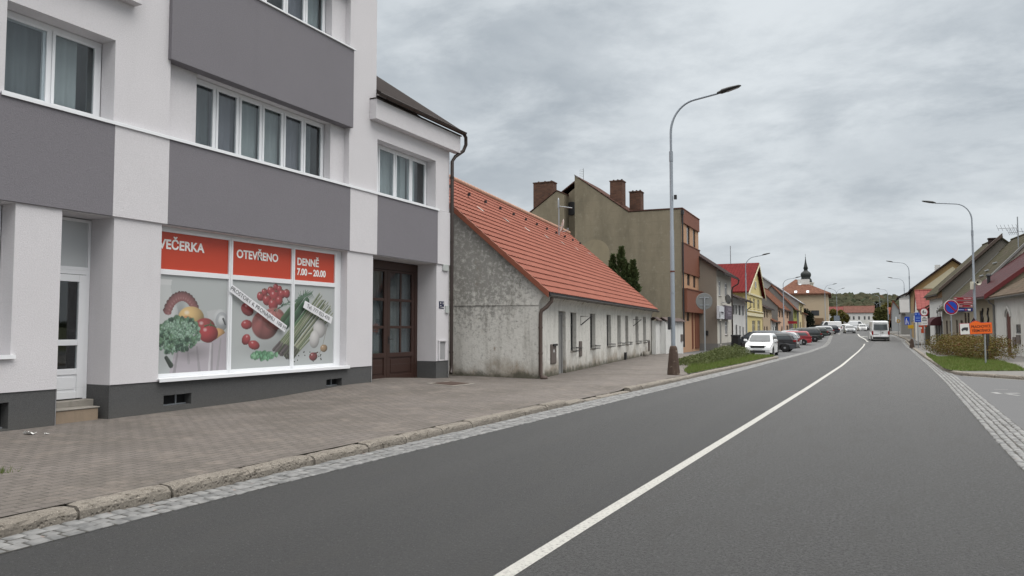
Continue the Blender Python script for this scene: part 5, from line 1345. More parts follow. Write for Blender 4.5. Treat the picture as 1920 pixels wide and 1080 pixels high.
mb = MB(); mb.lathe([P_(.01, 483.5), P_(.2, 482.6), P_(.01, 481.5)], (0, 0, 0), 8); mb.tube([(0, 0, hz(483)), (0, 0, hz(475.5))], .05, 5); mb.build('finial', COPP, dm)
# long white house closing the square, red and orange roofs beside it
D13 = 262
def closing(name, label, pa, pb, D, pyr, pye, wm, rm, wins, slope_d=5, cat='house'):
    A_, B_ = AT(pa, 616, D), AT(pb, 616, D); d_ = ((B_-A_).x, (B_-A_).y); l_ = math.hypot(*d_); d_ = (d_[0]/l_, d_[1]/l_)
    dv_ = vpdir(1612); d_ = (dv_[1], -dv_[0]); F = Frame((A_.x, A_.y, 0), d_); l_ = F.loc(pb, 616)[0]; zb = Zg(A_.y); ze = F.loc((pa+pb)/2, pye)[1]; zr = F.loc((pa+pb)/2, pyr, slope_d)[1]
    return house(name, label, F, 0, l_, slope_d*2, zb, ze, (zr-ze)/slope_d, wm, rm, [F.rect(*w) for w in wins], [], cat=cat, frame=GREYW, gut=False, vo=.1, sillm=None)
closing('town_hall', 'long white two storey building with weathered red roof closing the street', 1580.5, 1642, D13, 574.5, 586, WHT, tiles_mat('weathered red tiles', (.145, .070, .055, 1), .4, .3), [(x, 593, x+3.5, 599.5) for x in (1591, 1599, 1609, 1619.5, 1627.5, 1636)])
closing('town_house', 'house with dull pink red roof left of the long white building', 1552, 1581, 250, 576, 588, WHT, tiles_mat('dull pink tiles', (.17, .055, .05, 1), .4, .3), [(1566, 594, 1569, 600)])
closing('town_house', 'cream house with orange roof behind the bushy tree at the road bend', 1650, 1672.5, 240, 576, 589, mat('cream far render', (.45, .40, .30, 1), .9), tiles_mat('orange tiles', (.20, .064, .036, 1), .4, .3), [(1666.5, 592, 1670.5, 598)])
# ---------------------------------------------------------------- right-hand row
d_r = vpdir(1480); p_r = AT(1866, 616, 48.7)
RR = Frame((p_r.x, p_r.y, 0), (-d_r[0], -d_r[1]))          # x runs towards the camera, y away from the street
MOSSY = tiles_mat('mossy grey tiles', (.085, .072, .056, 1), .33, .25, .75, (.045, .047, .024, 1)); OLDT = tiles_mat('old lichen tiles', (.115, .085, .065, 1), .33, .22, .55, (.075, .07, .05, 1), .35, .06)
MARO = tiles_mat('maroon metal tiles', (.055, .012, .014, 1), .38, .2, var=.08, depth=.05, rough=.45)
WOLD = mat('flaking white plaster', (.52, .515, .49, 1), .95, .1, .9, .6, 14, dirt=.6, dcol=(.20, .18, .155, 1))
DRYB = mat('grey beige render', (.215, .19, .15, 1), .95, .1, .8, .3, 30, dirt=.3)
def rr(b, dep=0): return RR.rect(*b, dep)
# nearest: old white house with arched door
x1 = 15.0; ze = 3.85; sl = .62
t1 = thing('old_house', 'flaking white house with arched brown door and lichen covered tile roof on the right', 'house', (RR.O[0], RR.O[1], 0), RR.rz)
dr = rr((1884, 584, 1899, 665.5)); xm = (dr[0]+dr[1])/2; xw = 1.02; za = dr[3]-.36
wr = rr((1905, 608, 1914, 626))
mb = MB(); mb.wall(0, x1, -.3, ze, [(xm-xw/2, xm+xw/2, -.3, za, .42), wr+(.06,), (9, 10, 1.2, 2.5, .2), (12, 13, 1.2, 2.5, .2)] if False else [(xm-xw/2, xm+xw/2, -.3, za+.36, .08), wr+(.06,), (9, 10, 1.2, 2.5, .2), (12, 13, 1.2, 2.5, .2)])
n_ = 10; arc = [(xm-xw/2*math.cos(math.pi*k/n_), za+.36*math.sin(math.pi*k/n_)) for k in range(n_+1)]
mb.prism([(xm-xw/2, za+.37)]+arc[:n_//2+1]+[(xm, za+.37)], .0, .14); mb.prism([(xm, za+.37)]+arc[n_//2:]+[(xm+xw/2, za+.37)], .0, .14)
mb.face([(0, 0, -.3), (0, 10, -.3), (0, 10, ze), (0, 5, ze+5*sl), (0, 0, ze)]); mb.face([(x1, 0, -.3), (x1, 10, -.3), (x1, 10, ze), (x1, 5, ze+5*sl), (x1, 0, ze)]); mb.face([(0, 10, -.3), (x1, 10, -.3), (x1, 10, ze), (0, 10, ze)])
mb.build('wall', WOLD, t1)
mb = MB(); hood = [(xm-.62*math.cos(math.pi*k/n_), za+.05+.48*math.sin(math.pi*k/n_)+(.12 if k == 5 else 0)) for k in range(n_+1)]; mb.tube([(p[0], -.03, p[1]) for p in hood], .07, 6); mb.build('door_hood', WOLD, t1)
mb = MB(); mb.prism([(xm-xw/2+.01, 0.1)]+[(p[0], p[1]-.01) for p in arc]+[(xm+xw/2-.01, 0.1)], .06, .08)
for k in range(5): x_ = xm-xw/2+xw*(k+.5)/5; mb.box(x_-.085, x_+.085, .05, .06, .14, za)
arched = mb.build('arched_door', mat('red brown planks', (.105, .034, .026, 1), .6, .25, 3), t1); mb = MB(); mb.box(xm-.40, xm-.34, .0, .049, 1.0, 1.15); mb.build('handle', BLACKM, arched)
casement(t1, wr, GREYW, n=1, transom=False, y=.02); casement(t1, (9, 10, 1.2, 2.5), WHITE); casement(t1, (12, 13, 1.2, 2.5), WHITE)
for b in ((1907, 628, 1914, 644), (1900.5, 632, 1906, 652)): r_ = rr(b); mb = MB(); mb.box(r_[0], r_[1], -.06, -.002, r_[2], r_[3]); mb.build('meter_cabinet', BOXBR, t1)
mb = MB(); mb.prism([(-.35, ze-.35*sl), (5, ze+5*sl), (5, ze+5*sl+.14), (-.35, ze-.35*sl+.14)], -.0, x1+.2, axis='x'); mb.prism([(10.3, ze-.3*sl), (5, ze+5*sl), (5, ze+5*sl+.14), (10.3, ze-.3*sl+.14)], -.0, x1+.2, axis='x')
r1 = mb.build('roof', OLDT, t1)
GREYZ = mat('dull zinc', (.17, .17, .165, 1), .6, .15, 4)
gutter(t1, -.2, x1, -.38, ze-.2, .08, GREYZ)
mb = MB(); mb.tube([(.12, -.38, ze-.3), (.12, -.3, ze-.45), (.12, -.08, ze-.6), (.12, -.08, .2)], .06, 8); mb.build('downpipe', GREYZ, t1)
# second: maroon roof
w2 = [rr((1837, 582, 1843.5, 612)), rr((1814, 586, 1818.2, 617)), rr((1808.5, 586, 1812.5, 617))]
h = house('town_house', 'beige house with maroon metal tile roof behind the orange detour sign', RR, -9.1, -.02, 10, .1, 4.15, .78, mat('beige far render', (.27, .235, .17, 1), .9, .08, 1, .2, 40), MARO, w2, [], ov=.55, vo=.18, frame=WOODBR)
mb = MB(); rake = MARO; mb.prism([(-.6, 3.62), (5, 8.0), (5, 8.32), (-.6, 3.95)], .12, .2, axis='x'); mb.build('verge_board', mat('dark red verge board', (.10, .012, .014, 1), .5), h)
for k in range(2): 
    mb = MB(); xx = -1.6-k*1.5; mb.tube([(xx+.12*math.sin(i*1.25), -.05, .9+i*.13) for i in range(18)], .05, 6); mb.build('wavy_grille', BLACKM, h)
mb = MB(); fx, fz = RR.loc(1855, 513, 2.2)[0], RR.loc(1855, 513, 2.2)[1]; 
vp_ = RR.side(1854, 530, -5.5); mb.tube([(-5.5, vp_[0], vp_[1]-.4), (-5.5, vp_[0], vp_[1]+.45)], .11, 8); mb.lathe([(.17, 0), (.17, .14), (.05, .2)], (-5.5, vp_[0], vp_[1]+.45), 8); mb.build('roof_vent', BLACKM, h)
# third: mossy roof, pale gable showing above the maroon one
w3 = [rr((1801, 600, 1805.5, 633)), rr((1793, 600, 1796, 633)), rr((1774, 601, 1777, 627)), rr((1781, 601, 1783, 622))]
h3 = house('town_house', 'dark beige house with steep mossy roof and pale upper gable', RR, -17.6, -9.12, 10.7, .1, 3.6, 1.04, DRYB, MOSSY, w3, [], ov=.35, vo=.05, gm=mat('pale gable render', (.46, .43, .37, 1), .9, .06), frame=WOODBR)
mb = MB(); mb.prism([(-.4, 3.26), (5.3, 9.2), (5.3, 9.42), (-.4, 3.48)], -9.12, -8.85, axis='x'); mb.build('lead_flashing', GREYZ, h3)
mb = MB()
for px, py in ((1865, 487), (1850, 498), (1840, 520)):
    q_ = RR.side(px, py, -13); mb.tube([(-13.6, q_[0], 3.6+1.04*q_[0]+.25), (-12.4, q_[0], 3.6+1.04*q_[0]+.25)], .05, 5)
mb.build('snow_rail', GALV, h3)
mb = MB(); yA = 5.3; q_ = RR.side(1909, 445, -10.5); mb.tube([(-10.5, q_[0], q_[1]-1), (-10.5, q_[0], q_[1]+1.6)], .04, 6); zt = RR.side(1909, 427, -10.5)[1]
for z_, a_, b_ in ((zt, -1.3, .0), (zt-.35, -.6, .0), (zt-.3, .0, 1.6)):
    mb.tube([(-10.5, q_[0]+a_, z_), (-10.5, q_[0]+b_, z_)], .025, 5)
    for k in range(6): yy = q_[0]+a_+(b_-a_)*k/5; mb.tube([(-10.5-.0, yy-.12, z_+.28), (-10.5, yy+.05, z_-.2)], .014, 4)
mb.build('aerial', GALV, h3)
# fourth: grey gable wall, white front and maroon awning
GGAB = mat('grey cement gable', (.165, .155, .135, 1), .95, .14, .6, .4, 16, dirt=.4)
w4_ = [rr((1757, 577, 1759.3, 600)), rr((1761, 573, 1763.5, 600)), rr((1765.5, 570, 1768, 600))]
h4r = house('town_house', 'white fronted house with tall grey cement gable and maroon awning', RR, -24, -17.62, 9.6, .1, 5.05, .95, WHT, MOSSY, w4_, [], ov=.4, vo=.12, gm=GGAB, frame=GREYW, yr=4.6, eaves=mat('brown cornice', (.16, .10, .055, 1), .8), chim=[(-19, 4.2, .45, .5, .5, RBR)])
mb = MB(); mb.prism([(-.3, 4.9), (4.6, 9.55), (4.6, 9.85), (-.3, 5.2)], -17.5, -17.2, axis='x'); mb.build('verge', mat('mossy verge tiles', (.08, .06, .05, 1), .9, .4, 5, .8, 8), h4r)
mb = MB(); mb.prism([(-.5, 3.05), (4.3, 8.0), (4.3, 8.25), (-.5, 3.3)], -17.6, -17.15, axis='x'); mb.build('lead_flashing', GREYZ, h3)
r_ = rr((1753, 599, 1767, 610), -.7); mb = MB(); n_ = 7; arc = [(-.0-.9*math.sin(math.pi/2*k/n_), r_[2]+(r_[3]+.3-r_[2])*math.cos(math.pi/2*k/n_)) for k in range(n_+1)]
mb.prism(arc+[(0, r_[2])], -21.6, -18.2, axis='x'); mb.build('awning', mat('maroon canvas', (.055, .012, .016, 1), .8, .1), h4r)
for k in range(3): xx = -21+k*1.2; plain_door(h4r, (xx, xx+.8, .2, 2.4), BLACKM, -.03)
# dark sheds, pink roof, ochre gable behind
def gable_front(name, label, pl, pr, D, pye, pya, wm, rm, depth, px_ap=None, cat='house', pyb=None, extra=None, vo=.4):
    """house whose gable looks down the street towards the camera"""
    A_ = AT(pl, 616, D); dv_ = vpdir(1655); d_ = (dv_[1], -dv_[0])
    F = Frame((A_.x, A_.y, 0), d_); l_ = F.loc(pr, 616)[0]; zb = Zg(A_.y); ze = F.loc(pl, pye)[1]; xa = l_/2 if px_ap is None else F.loc(px_ap, pya)[0]; zr = F.loc(px_ap or (pl+pr)/2, pya)[1]
    t = thing(name, label, cat, (A_.x, A_.y, 0), F.rz)
    mb = MB(); mb.face([(0, 0, zb-.5), (l_, 0, zb-.5), (l_, 0, ze), (xa, 0, zr-.1), (0, 0, ze)]); mb.face([(0, depth, zb-.5), (l_, depth, zb-.5), (l_, depth, ze), (xa, depth, zr-.1), (0, depth, ze)])
    for x in (0, l_): mb.face([(x, 0, zb-.5), (x, depth, zb-.5), (x, depth, ze), (x, 0, ze)])
    mb.build('wall', wm, t)
    s1, s2 = (zr-ze)/xa, (zr-ze)/(l_-xa); mb = MB(); o_ = .5
    mb.prism([(-o_, ze-o_*s1), (xa, zr), (xa, zr+.2), (-o_, ze-o_*s1+.2)], -vo, depth+.3); mb.prism([(l_+o_, ze-o_*s2), (xa, zr), (xa, zr+.2), (l_+o_, ze-o_*s2+.2)], -vo, depth+.3)
    r = mb.build('roof', rm, t)
    return F, t, xa, ze, zr, l_
OCH = mat('ochre render', (.30, .205, .095, 1), .9, .06, 1); CRM2 = mat('cream gable panel', (.47, .43, .31, 1), .9, .05, .6)
F5r, t5, xa5, ze5, zr5, l5 = gable_front('town_house', 'ochre gabled house with cream gable panel and dark eaves on the right', 1716, 1866, 86, 540, 487, OCH, RBR, 16, 1786)
mb = MB(); i_ = 1.05; pts = [F5r.loc(*p) for p in ((1729, 541), (1786, 500), (1842, 541))]; mb.prism([pts[0], pts[2], pts[1]], -.05, -.002); mb.build('gable_panel', CRM2, t5)
q_ = F5r.loc(1758, 501, 3); mb = MB(); mb.box(q_[0]-.28, q_[0]+.28, 3, 3.6, q_[1]-1.2, q_[1]+.28); mb.build('chimney', WHT, t5)
gutter(t5, 0, 0.01, 0, 0, .01) if False else None
# pink red roof house, its slope towards the street
F6r = mk(1724, 76, 1640); F6r = Frame(F6r.O, (-F6r.d[0], -F6r.d[1])); 
A_ = AT(1722, 616, 77); dv_ = vpdir(1655); F6r = Frame((A_.x, A_.y, 0), (dv_[1], -dv_[0])); l_ = F6r.loc(1757, 616)[0]
ze6 = F6r.loc(1740, 580)[1]; zr6 = F6r.loc(1740, 547, 4)[1]
house('town_house', 'low house with salmon red tile roof in front of the ochre gable', F6r, 0, l_, 8, .1, ze6, (zr6-ze6)/4, WHT, tiles_mat('salmon red tiles', (.215, .068, .062, 1), .4, .36, var=.12, depth=.06), [], [], vo=.1, ov=.2, gut=False)
A_ = AT(1735, 616, 72); F7r = Frame((A_.x, A_.y, 0), (dv_[1], -dv_[0])); l_ = F7r.loc(1762, 616)[0]
ze7 = F7r.loc(1748, 583)[1]
mb = None
t7 = thing('shed', 'dark grey walled shed with lean-to roof beside the salmon red roof', 'shed', (A_.x, A_.y, 0), F7r.rz)
mb = MB(); mb.box(0, l_, 0, 4, -.3, ze7); mb.prism([(0, ze7), (l_, ze7), (l_, F7r.loc(1760, 563)[1])], 0, 4); mb.build('wall', mat('dark shed wall', (.095, .085, .07, 1), .95, .2, 1, .3, 20, dirt=.4), t7)
mb = MB(); za_, zb_ = F7r.loc(1737, 582)[1], F7r.loc(1761, 561)[1]; mb.prism([(-.3, za_-.05), (l_+.2, zb_-.05), (l_+.2, zb_+.12), (-.3, za_+.12)], -.4, 4.2); mb.build('roof', MOSSY, t7)
# far right: grey houses and the orange roofs at the bend
GRH = mat('pale grey far render', (.30, .30, .295, 1), .9, .1, .6, dirt=.3); 
F8a, t8a, *_r = gable_front('town_house', 'grey and white tall house with narrow windows just left of the ochre gable', 1690, 1716, 118, 556, 550, GRH, RBR, 12, vo=.2)
for b in ((1694, 560, 1696.5, 567), (1700, 560, 1702.5, 567), (1706, 560, 1708.5, 567)): casement(t8a, F8a.rect(*b), GREYW, y=-.06, n=1, transom=False)
A_ = AT(1691, 616, 110); F8 = Frame((A_.x, A_.y, 0), (dv_[1], -dv_[0])); l_ = F8.loc(1716, 616)[0]
house('town_house', 'low dark grey house with sheet roof behind the blue signs', F8, 0, l_, 7, Zg(A_.y), F8.loc(1703, 585)[1], .55, mat('mid grey render', (.17, .165, .155, 1), .9, .12), mat('grey sheet roof', (.16, .155, .15, 1), .6, .15, 1), [F8.rect(1703, 581, 1706.5, 586.5)] if False else [], [], vo=.2, gut=False)
F9, t9, *_r = gable_front('town_house', 'grey gabled house with large orange tile roof at the bend', 1672, 1690, 140, 585, 564, mat('blue grey render', (.26, .27, .275, 1), .9, .08), tiles_mat('orange tiles', (.20, .064, .036, 1), .4, .3), 14, 1674, vo=.2)
r_ = F9.rect(1679, 594, 1681.5, 604); mb = MB(); mb.box(r_[0], r_[1], -.08, -.002, r_[2], r_[3]); w_ = mb.build('window', WHITE, t9); mb = MB(); mb.box(r_[0]+.1, r_[1]-.1, -.1, -.081, r_[2]+.1, r_[3]-.1); mb.build('pane', PANE, w_)
# ---------------------------------------------------------------- street lamps
LAMPH = mat('dark lamp housing', (.022, .023, .022, 1), .5, .1); LENS = mat('lamp lens', (.30, .29, .29, 1), .2, .05)
POLE = mat('grey painted steel', (.26, .29, .325, 1), .5, .06, 1.5, metal=.2, dirt=.15)
q = NT('lamp footing'); c = q.mix(q.noise(3, 6, .6), (.045, .032, .026, 1), (.10, .07, .055, 1)); c = q.mix(q.ramp(q.noise(7, 6, .75), .60, .66), c, (.30, .25, .2, 1)); q.bump(q.noise(25, 4, .7), .5, .02); FOOT = q.done(c, .9, .2)
def lamp(label, base, rz, H=10.0, foot=True, reach=2.35, two=False, detail=True):
    t = thing('street_lamp', label, 'street lamp', base, rz, 'street lamps along the street')
    if foot:
        mb = MB(); mb.lathe([(.225, -.05), (.225, .08), (.185, .5), (.145, .88), (.12, .97), (.07, 1.0)], (0, 0, 0), 8, sm=False); f_ = mb.build('footing', FOOT, t, bevel=.025)
        mb = MB(); mb.box(.205, .212, -.04, .03, .36, .45); 
        if detail: s_ = mb.build('sticker', WHITE, f_); s_.rotation_euler = (0, R(-8), R(-67))
    h1 = H*.78
    mb = MB(); mb.tube([(0, 0, .9 if foot else 0), (0, 0, H*.5), (0, 0, H*.5+.03), (0, 0, h1)], [.075, .073, .062, .058], 12)
    mb.tube([(0, 0, h1-.35), (0, 0, h1)], [.068, .068], 12); mb.tube([(0, 0, H*.28), (0, 0, H*.28+.06)], .079, 12)
    mb.build('pole', POLE, t)
    for s_ in ((1, -1) if two else (1,)):
        pts = [(0, 0, h1)]; hz_ = H*.955
        for k in range(13):
            a = math.pi/2*k/12*.93; pts.append((s_*(.95*(1-math.cos(a))), 0, h1+.65+(hz_-h1-.65)*math.sin(a)/math.sin(math.pi/2*.93)))
        pts.append((s_*(reach*.70), 0, hz_+.13))
        mb = MB(); mb.tube(pts, [.042]*5+[.036]*(len(pts)-5), 10); a_ = mb.build('arm', POLE, t)
        x0 = reach*.68; mb = MB(); vs = []; n_ = 12; secs = [(0, .05, .05), (.1, .07, .07), (.16, .13, .095), (.42, .15, .085), (.72, .11, .05), (.80, .03, .02)]
        for (u, w_, h_) in secs:
            for k in range(n_):
                an = 2*math.pi*k/n_; vs.append((s_*(x0+u), w_*math.cos(an), hz_+.13+u*.22+h_*math.sin(an)*(1 if math.sin(an) > 0 else .6)))
        mb.add(vs, [(i*n_+k, i*n_+(k+1) % n_, (i+1)*n_+(k+1) % n_, (i+1)*n_+k) for i in range(len(secs)-1) for k in range(n_)], 0, True)
        hd = mb.build('luminaire', LAMPH, t)
        if detail:
            mb = MB(); mb.face([(s_*(x0+.34), -.08, hz_+.125+.34*.22-.052), (s_*(x0+.74), -.06, hz_+.125+.74*.22-.032), (s_*(x0+.74), .06, hz_+.125+.74*.22-.032), (s_*(x0+.34), .08, hz_+.125+.34*.22-.052)]); mb.build('lens', LENS, hd)
    return t
def at_base(px, D, dz=.13): 
    p = AT(px, 616, D); return (p.x, p.y, Zg(p.y)+dz)
l1 = lamp('nearest tall grey lamp on a brown concrete footing beside the lawn', at_base(1262, 25.9), R(4))
mb = MB(); mb.box(-.18, -.085, -.05, .05, 1.55, 2.0); nb = mb.build('notice_case', BLACKM, l1, bevel=.01); nb.rotation_euler = (0, 0, R(20))
mb = MB(); mb.tube([(0, 0, 3.55), (0, 0, 3.6)], .082, 10); mb.build('band', mat('rust band', (.11, .03, .02, 1), .7), l1)
mb = MB(); mb.box(.09, .18, -.05, .05, 6.1, 6.25); mb.build('socket', BLACKM, l1)
lamp('second lamp on the left, in front of the pale yellow house', at_base(1400, 75), R(0), H=9.2, foot=False)
lamp('third lamp on the left, in front of the peach pink house', at_base(1470, 104), R(2), H=8.3, foot=False, detail=False)
lamp('far left lamp against the cream corner house', at_base(1548, 156), R(8), foot=False, detail=False)
lamp('two armed lamp at the road bend past the cream corner house', at_base(1570, 175), R(20), foot=False, two=True, reach=1.7, detail=False)
l2 = lamp('right lamp carrying red direction boards and a loudspeaker', at_base(1829, 47), R(184), H=10.0, reach=2.9)
lamp('right lamp behind the blue direction boards', at_base(1707.5, 96), R(186), foot=False, reach=2.7)
lamp('right lamp left of the blue signs with a plain pole', at_base(1697.5, 134), R(188), foot=False, reach=2.7, detail=False)
lamp('distant lamp in front of the orange roofed grey gable', at_base(1666, 176), R(190), foot=False, detail=False)
lamp('distant lamp beside the bushy tree', at_base(1651, 212), R(190), foot=False, detail=False)
lamp('two armed distant lamp left of the bushy tree', at_base(1645, 235), R(20), H=8.4, foot=False, two=True, reach=1.7, detail=False)
# loudspeaker and direction boards on the right lamp
ls = thing('loudspeaker', 'cream horn loudspeaker and box clamped to the right lamp pole', 'loudspeaker', (l2.location.x, l2.location.y, EYE+(616-530)*47/1400), YAW)
CRMP = mat('cream plastic', (.52, .50, .42, 1), .5, .08)
mb = MB(); mb.lathe([(.04, .2), (.07, .02), (.13, -.1), (.17, -.16), (.175, -.17), (.16, -.16), (.06, -.02)], (.05, -.25, 0), 16, axis='y'); mb.build('horn', CRMP, ls); mb = MB(); mb.lathe([(.06, 0), (.065, -.03), (.01, -.06)], (.05, -.26, 0), 12, axis='y'); mb.build('driver', BLACKM, ls)
mb = MB(); mb.box(-.24, -.11, -.16, .02, -.42, .06); mb.build('speaker_box', CRMP, ls, bevel=.01)
mb = MB(); mb.tube([(.05, -.1, -.02), (0, 0, -.02)], .02, 6); mb.tube([(-.12, -.05, -.2), (0, 0, -.2)], .02, 6); mb.build('bracket', GALV, ls)
RSIGN = mat('dark red sign film', (.22, .008, .016, 1), .4, .06); BSIGN = mat('deep blue sign film', (.008, .014, .12, 1), .4, .06); BLUE = mat('blue sign film', (.012, .055, .36, 1), .4, .05); SWHITE = mat('white sign film', (.62, .61, .60, 1), .45, .04); SRED = mat('red sign film', (.26, .010, .022, 1), .4, .05)
ORANGE = mat('orange sign film', (.70, .115, .010, 1), .4, .04); SGREY = mat('grey sign back', (.165, .17, .17, 1), .55, .1, 3); SYEL = mat('yellow sign film', (.50, .30, .02, 1), .45, .06)
D_ = 46.7; S_ = D_/1400
for i, (y0, y1, m, side, lab) in enumerate(((557, 562.8, RSIGN, -1, 'topmost dark red direction board with an arrow at its left end'), (564, 569.6, RSIGN, -1, 'second dark red direction board, partly behind the no stopping sign'), (571, 576, RSIGN, 1, 'third dark red direction board with an arrow at its right end'), (577.5, 584, BSIGN, 0, 'dark blue board with two small emblems below the red boards'))):
    c_ = AT(1806, (y0+y1)/2, D_); t = thing('direction_board', lab, 'direction board', c_, YAW, 'boards on the right lamp'); w_, h_ = 1806-1788.5, (y1-y0)/2; w_ *= S_; h_ *= S_
    mb = MB(); mb.box(-w_, w_, -.02, .02, -h_, h_); mb.build('panel', m, t, bevel=.006)
    mb = MB()
    if side:
        for a, b, c, d in ((-w_, w_, h_-.018, h_), (-w_, w_, -h_, -h_+.018), (-w_, -w_+.018, -h_+.018, h_-.018), (w_-.018, w_, -h_+.018, h_-.018)): mb.box(a, b, -.0245, -.021, c, d)
        mb.build('border', mat('pale pink border', (.42, .25, .26, 1), .5), t)
        mb = MB(); rnd = random.Random(i+3); x = -.05*side*0+(.02 if side < 0 else -w_+.12); xe = (w_-.08 if side < 0 else -.06)
        while x < xe: b = rnd.uniform(.025, .05); mb.box(x, x+b, -.0245, -.021, -.03, rnd.choice((.02, .02, .045))); x += b+.014
        mb.build('lettering', mat('pink white lettering', (.50, .36, .37, 1), .5), t)
        mb = MB(); ax = (w_-.12)*side; mb.box(ax-.05, ax+.05, -.0245, -.021, -.012, .012); mb.prism([(ax+.03*side, -.04), (ax+.1*side, 0), (ax+.03*side, .04)], -.0245, -.021); mb.build('arrow', SWHITE, t)
    else:
        mb.box(-w_+.1, .02, -.0245, -.021, -.022, .02); mb.build('lettering', mat('pale blue lettering', (.36, .42, .66, 1), .5), t)
        mb = MB(); mb.box(.08, .22, -.0245, -.021, -.045, .045); mb.build('emblem', mat('pinkish emblem', (.42, .09, .11, 1), .5, .3, 20), t); mb = MB(); mb.box(.27, .46, -.0245, -.021, -.05, .05); mb.build('emblem', SWHITE, t)

# ---------------------------------------------------------------- road signs
def post_sign(name, label, px, D, cat='road sign', dz=.13, rz=None):
    p = AT(px, 616, D); return thing(name, label, cat, (p.x, p.y, Zg(p.y)+dz), YAW if rz is None else rz), D/1400
def zl(t, py, D): return EYE+(616-py)*D/1400-t.location.z
def disc(mb, r, y0, y1, cx=0, cz=0, n=28): mb.lathe([(r, y0), (r, y1)], (cx, 0, cz), n, axis='y', sm=False)
# back of a round sign on the left
t, s_ = post_sign('road_sign', 'plain grey back of a round sign on a post beside the left hedge', 1321, 40)
z_ = zl(t, 565, 40)
mb = MB(); disc(mb, .44, .0, .025, 0, z_); mb.lathe([(.44, -.01), (.45, .0), (.45, .03), (.44, .03)], (0, 0, z_), 28, axis='y'); mb.build('sign_plate', SGREY, t)
mb = MB(); mb.tube([(0, -.05, -.2), (0, -.05, z_+.25)], .038, 8); mb.build('post', GALV, t)
for o_ in (-.2, .2): mb = MB(); mb.box(-.26, .26, -.03, -.002, z_+o_-.02, z_+o_+.02); mb.build('clamp', GALV, t)
# no stopping
t, s_ = post_sign('road_sign', 'round blue no stopping sign with red rim and single red bar', 1785, 44)
z_ = zl(t, 576, 44); RR_ = .44
mb = MB(); disc(mb, RR_, 0, .02, 0, z_); mb.build('sign_plate', SWHITE, t)
mb = MB(); mb.lathe([(RR_*.94, -.003), (RR_*.94, -.006), (RR_*.76, -.006), (RR_*.76, -.003)], (0, 0, z_), 28, axis='y', sm=False)
ring = [(RR_*.94, 0), (RR_*.76, 0)]
mb = MB(); n_ = 32
for k in range(n_):
    a, b = 2*math.pi*k/n_, 2*math.pi*(k+1)/n_; mb.face([(RR_*.94*math.cos(a), -.004, z_+RR_*.94*math.sin(a)), (RR_*.94*math.cos(b), -.004, z_+RR_*.94*math.sin(b)), (RR_*.76*math.cos(b), -.004, z_+RR_*.76*math.sin(b)), (RR_*.76*math.cos(a), -.004, z_+RR_*.76*math.sin(a))])
mb.build('rim', SRED, t)
mb = MB(); mb.face([(RR_*.76*math.cos(2*math.pi*k/n_), -.004, z_+RR_*.76*math.sin(2*math.pi*k/n_)) for k in range(n_)]); mb.build('face', BLUE, t)
mb = MB(); d_ = RR_*.76; w_ = RR_*.07; mb.face([(-d_*.72-w_, -.008, z_+d_*.69-w_), (-d_*.69+w_, -.008, z_+d_*.72+w_), (d_*.72+w_, -.008, z_-d_*.69+w_), (d_*.69-w_, -.008, z_-d_*.72-w_)]); mb.build('bar', SRED, t)
mb = MB(); mb.tube([(0, .05, -.2), (0, .05, z_+.2)], .035, 8); mb.build('post', GALV, t)
# orange detour board with lorry
t, s_ = post_sign('detour_sign', 'orange detour board with lorry symbol and place names, tilted on its post', 1846, 33.4, 'detour sign')
zc = zl(t, 616, 33.4); cx = (1828.5-1846)*s_
pl = bpy.data.objects.new('board', None)
W_, H_ = 30.5*s_, 10.6*s_
mb = MB(); pts = [(-W_, -H_), (W_, -H_), (W_, H_), (W_*.32, H_), (W_*.24, H_+.05), (W_*.12, H_+.09), (-W_*.0, H_+.10), (-W_*.12, H_+.09), (-W_*.24, H_+.05), (-W_*.32, H_), (-W_, H_)]
mb.prism(pts, 0, .02); bd = mb.build('board', SRED, t, bevel=.008); bd.location = (cx, -.06, zc); bd.rotation_euler = (0, R(-2.5), 0)
bw = .016
mb = MB(); mb.prism([(-W_*.40+bw, -H_+bw), (W_-bw, -H_+bw), (W_-bw, H_-bw), (W_*.32, H_-bw), (W_*.22, H_+.035), (0, H_+.08), (-W_*.22, H_+.035), (-W_*.32, H_-bw), (-W_*.40+bw, H_-bw)], -.004, -.001); mb.build('orange_field', ORANGE, bd)
mb = MB(); mb.box(-W_+bw, -W_*.40-bw*.4, -.004, -.001, -H_+bw, H_-bw); mb.build('white_field', SWHITE, bd)
lo = mb = MB(); x0 = -W_*.70; mb.prism([(x0-.15, -.055), (x0-.15, .0), (x0-.12, .01), (x0-.09, .06), (x0-.03, .06), (x0-.03, .075), (x0+.15, .075), (x0+.15, -.055)], -.008, -.0045)
for k in (-.1, .09): disc(mb, .036, -.0105, -.0085, x0+k, -.06, 14)
mb.build('lorry_symbol', INK, bd)
DKRED = mat('dark red lettering', (.022, .004, .006, 1), .5)
text('lettering', 'PRACHOVICE', .165, DKRED, bd, (W_*.30, -.0065, .08), (R(90), 0, 0), .002, 'CENTER', .001, sx=.87)
text('lettering', 'TŘEMOŠNICE', .165, DKRED, bd, (W_*.30, -.0065, -.105), (R(90), 0, 0), .002, 'CENTER', .001, sx=.85)
mb = MB(); mb.tube([(0, 0, -.2), (0, 0, zc+.1)], .033, 8); mb.build('post', GALV, t)
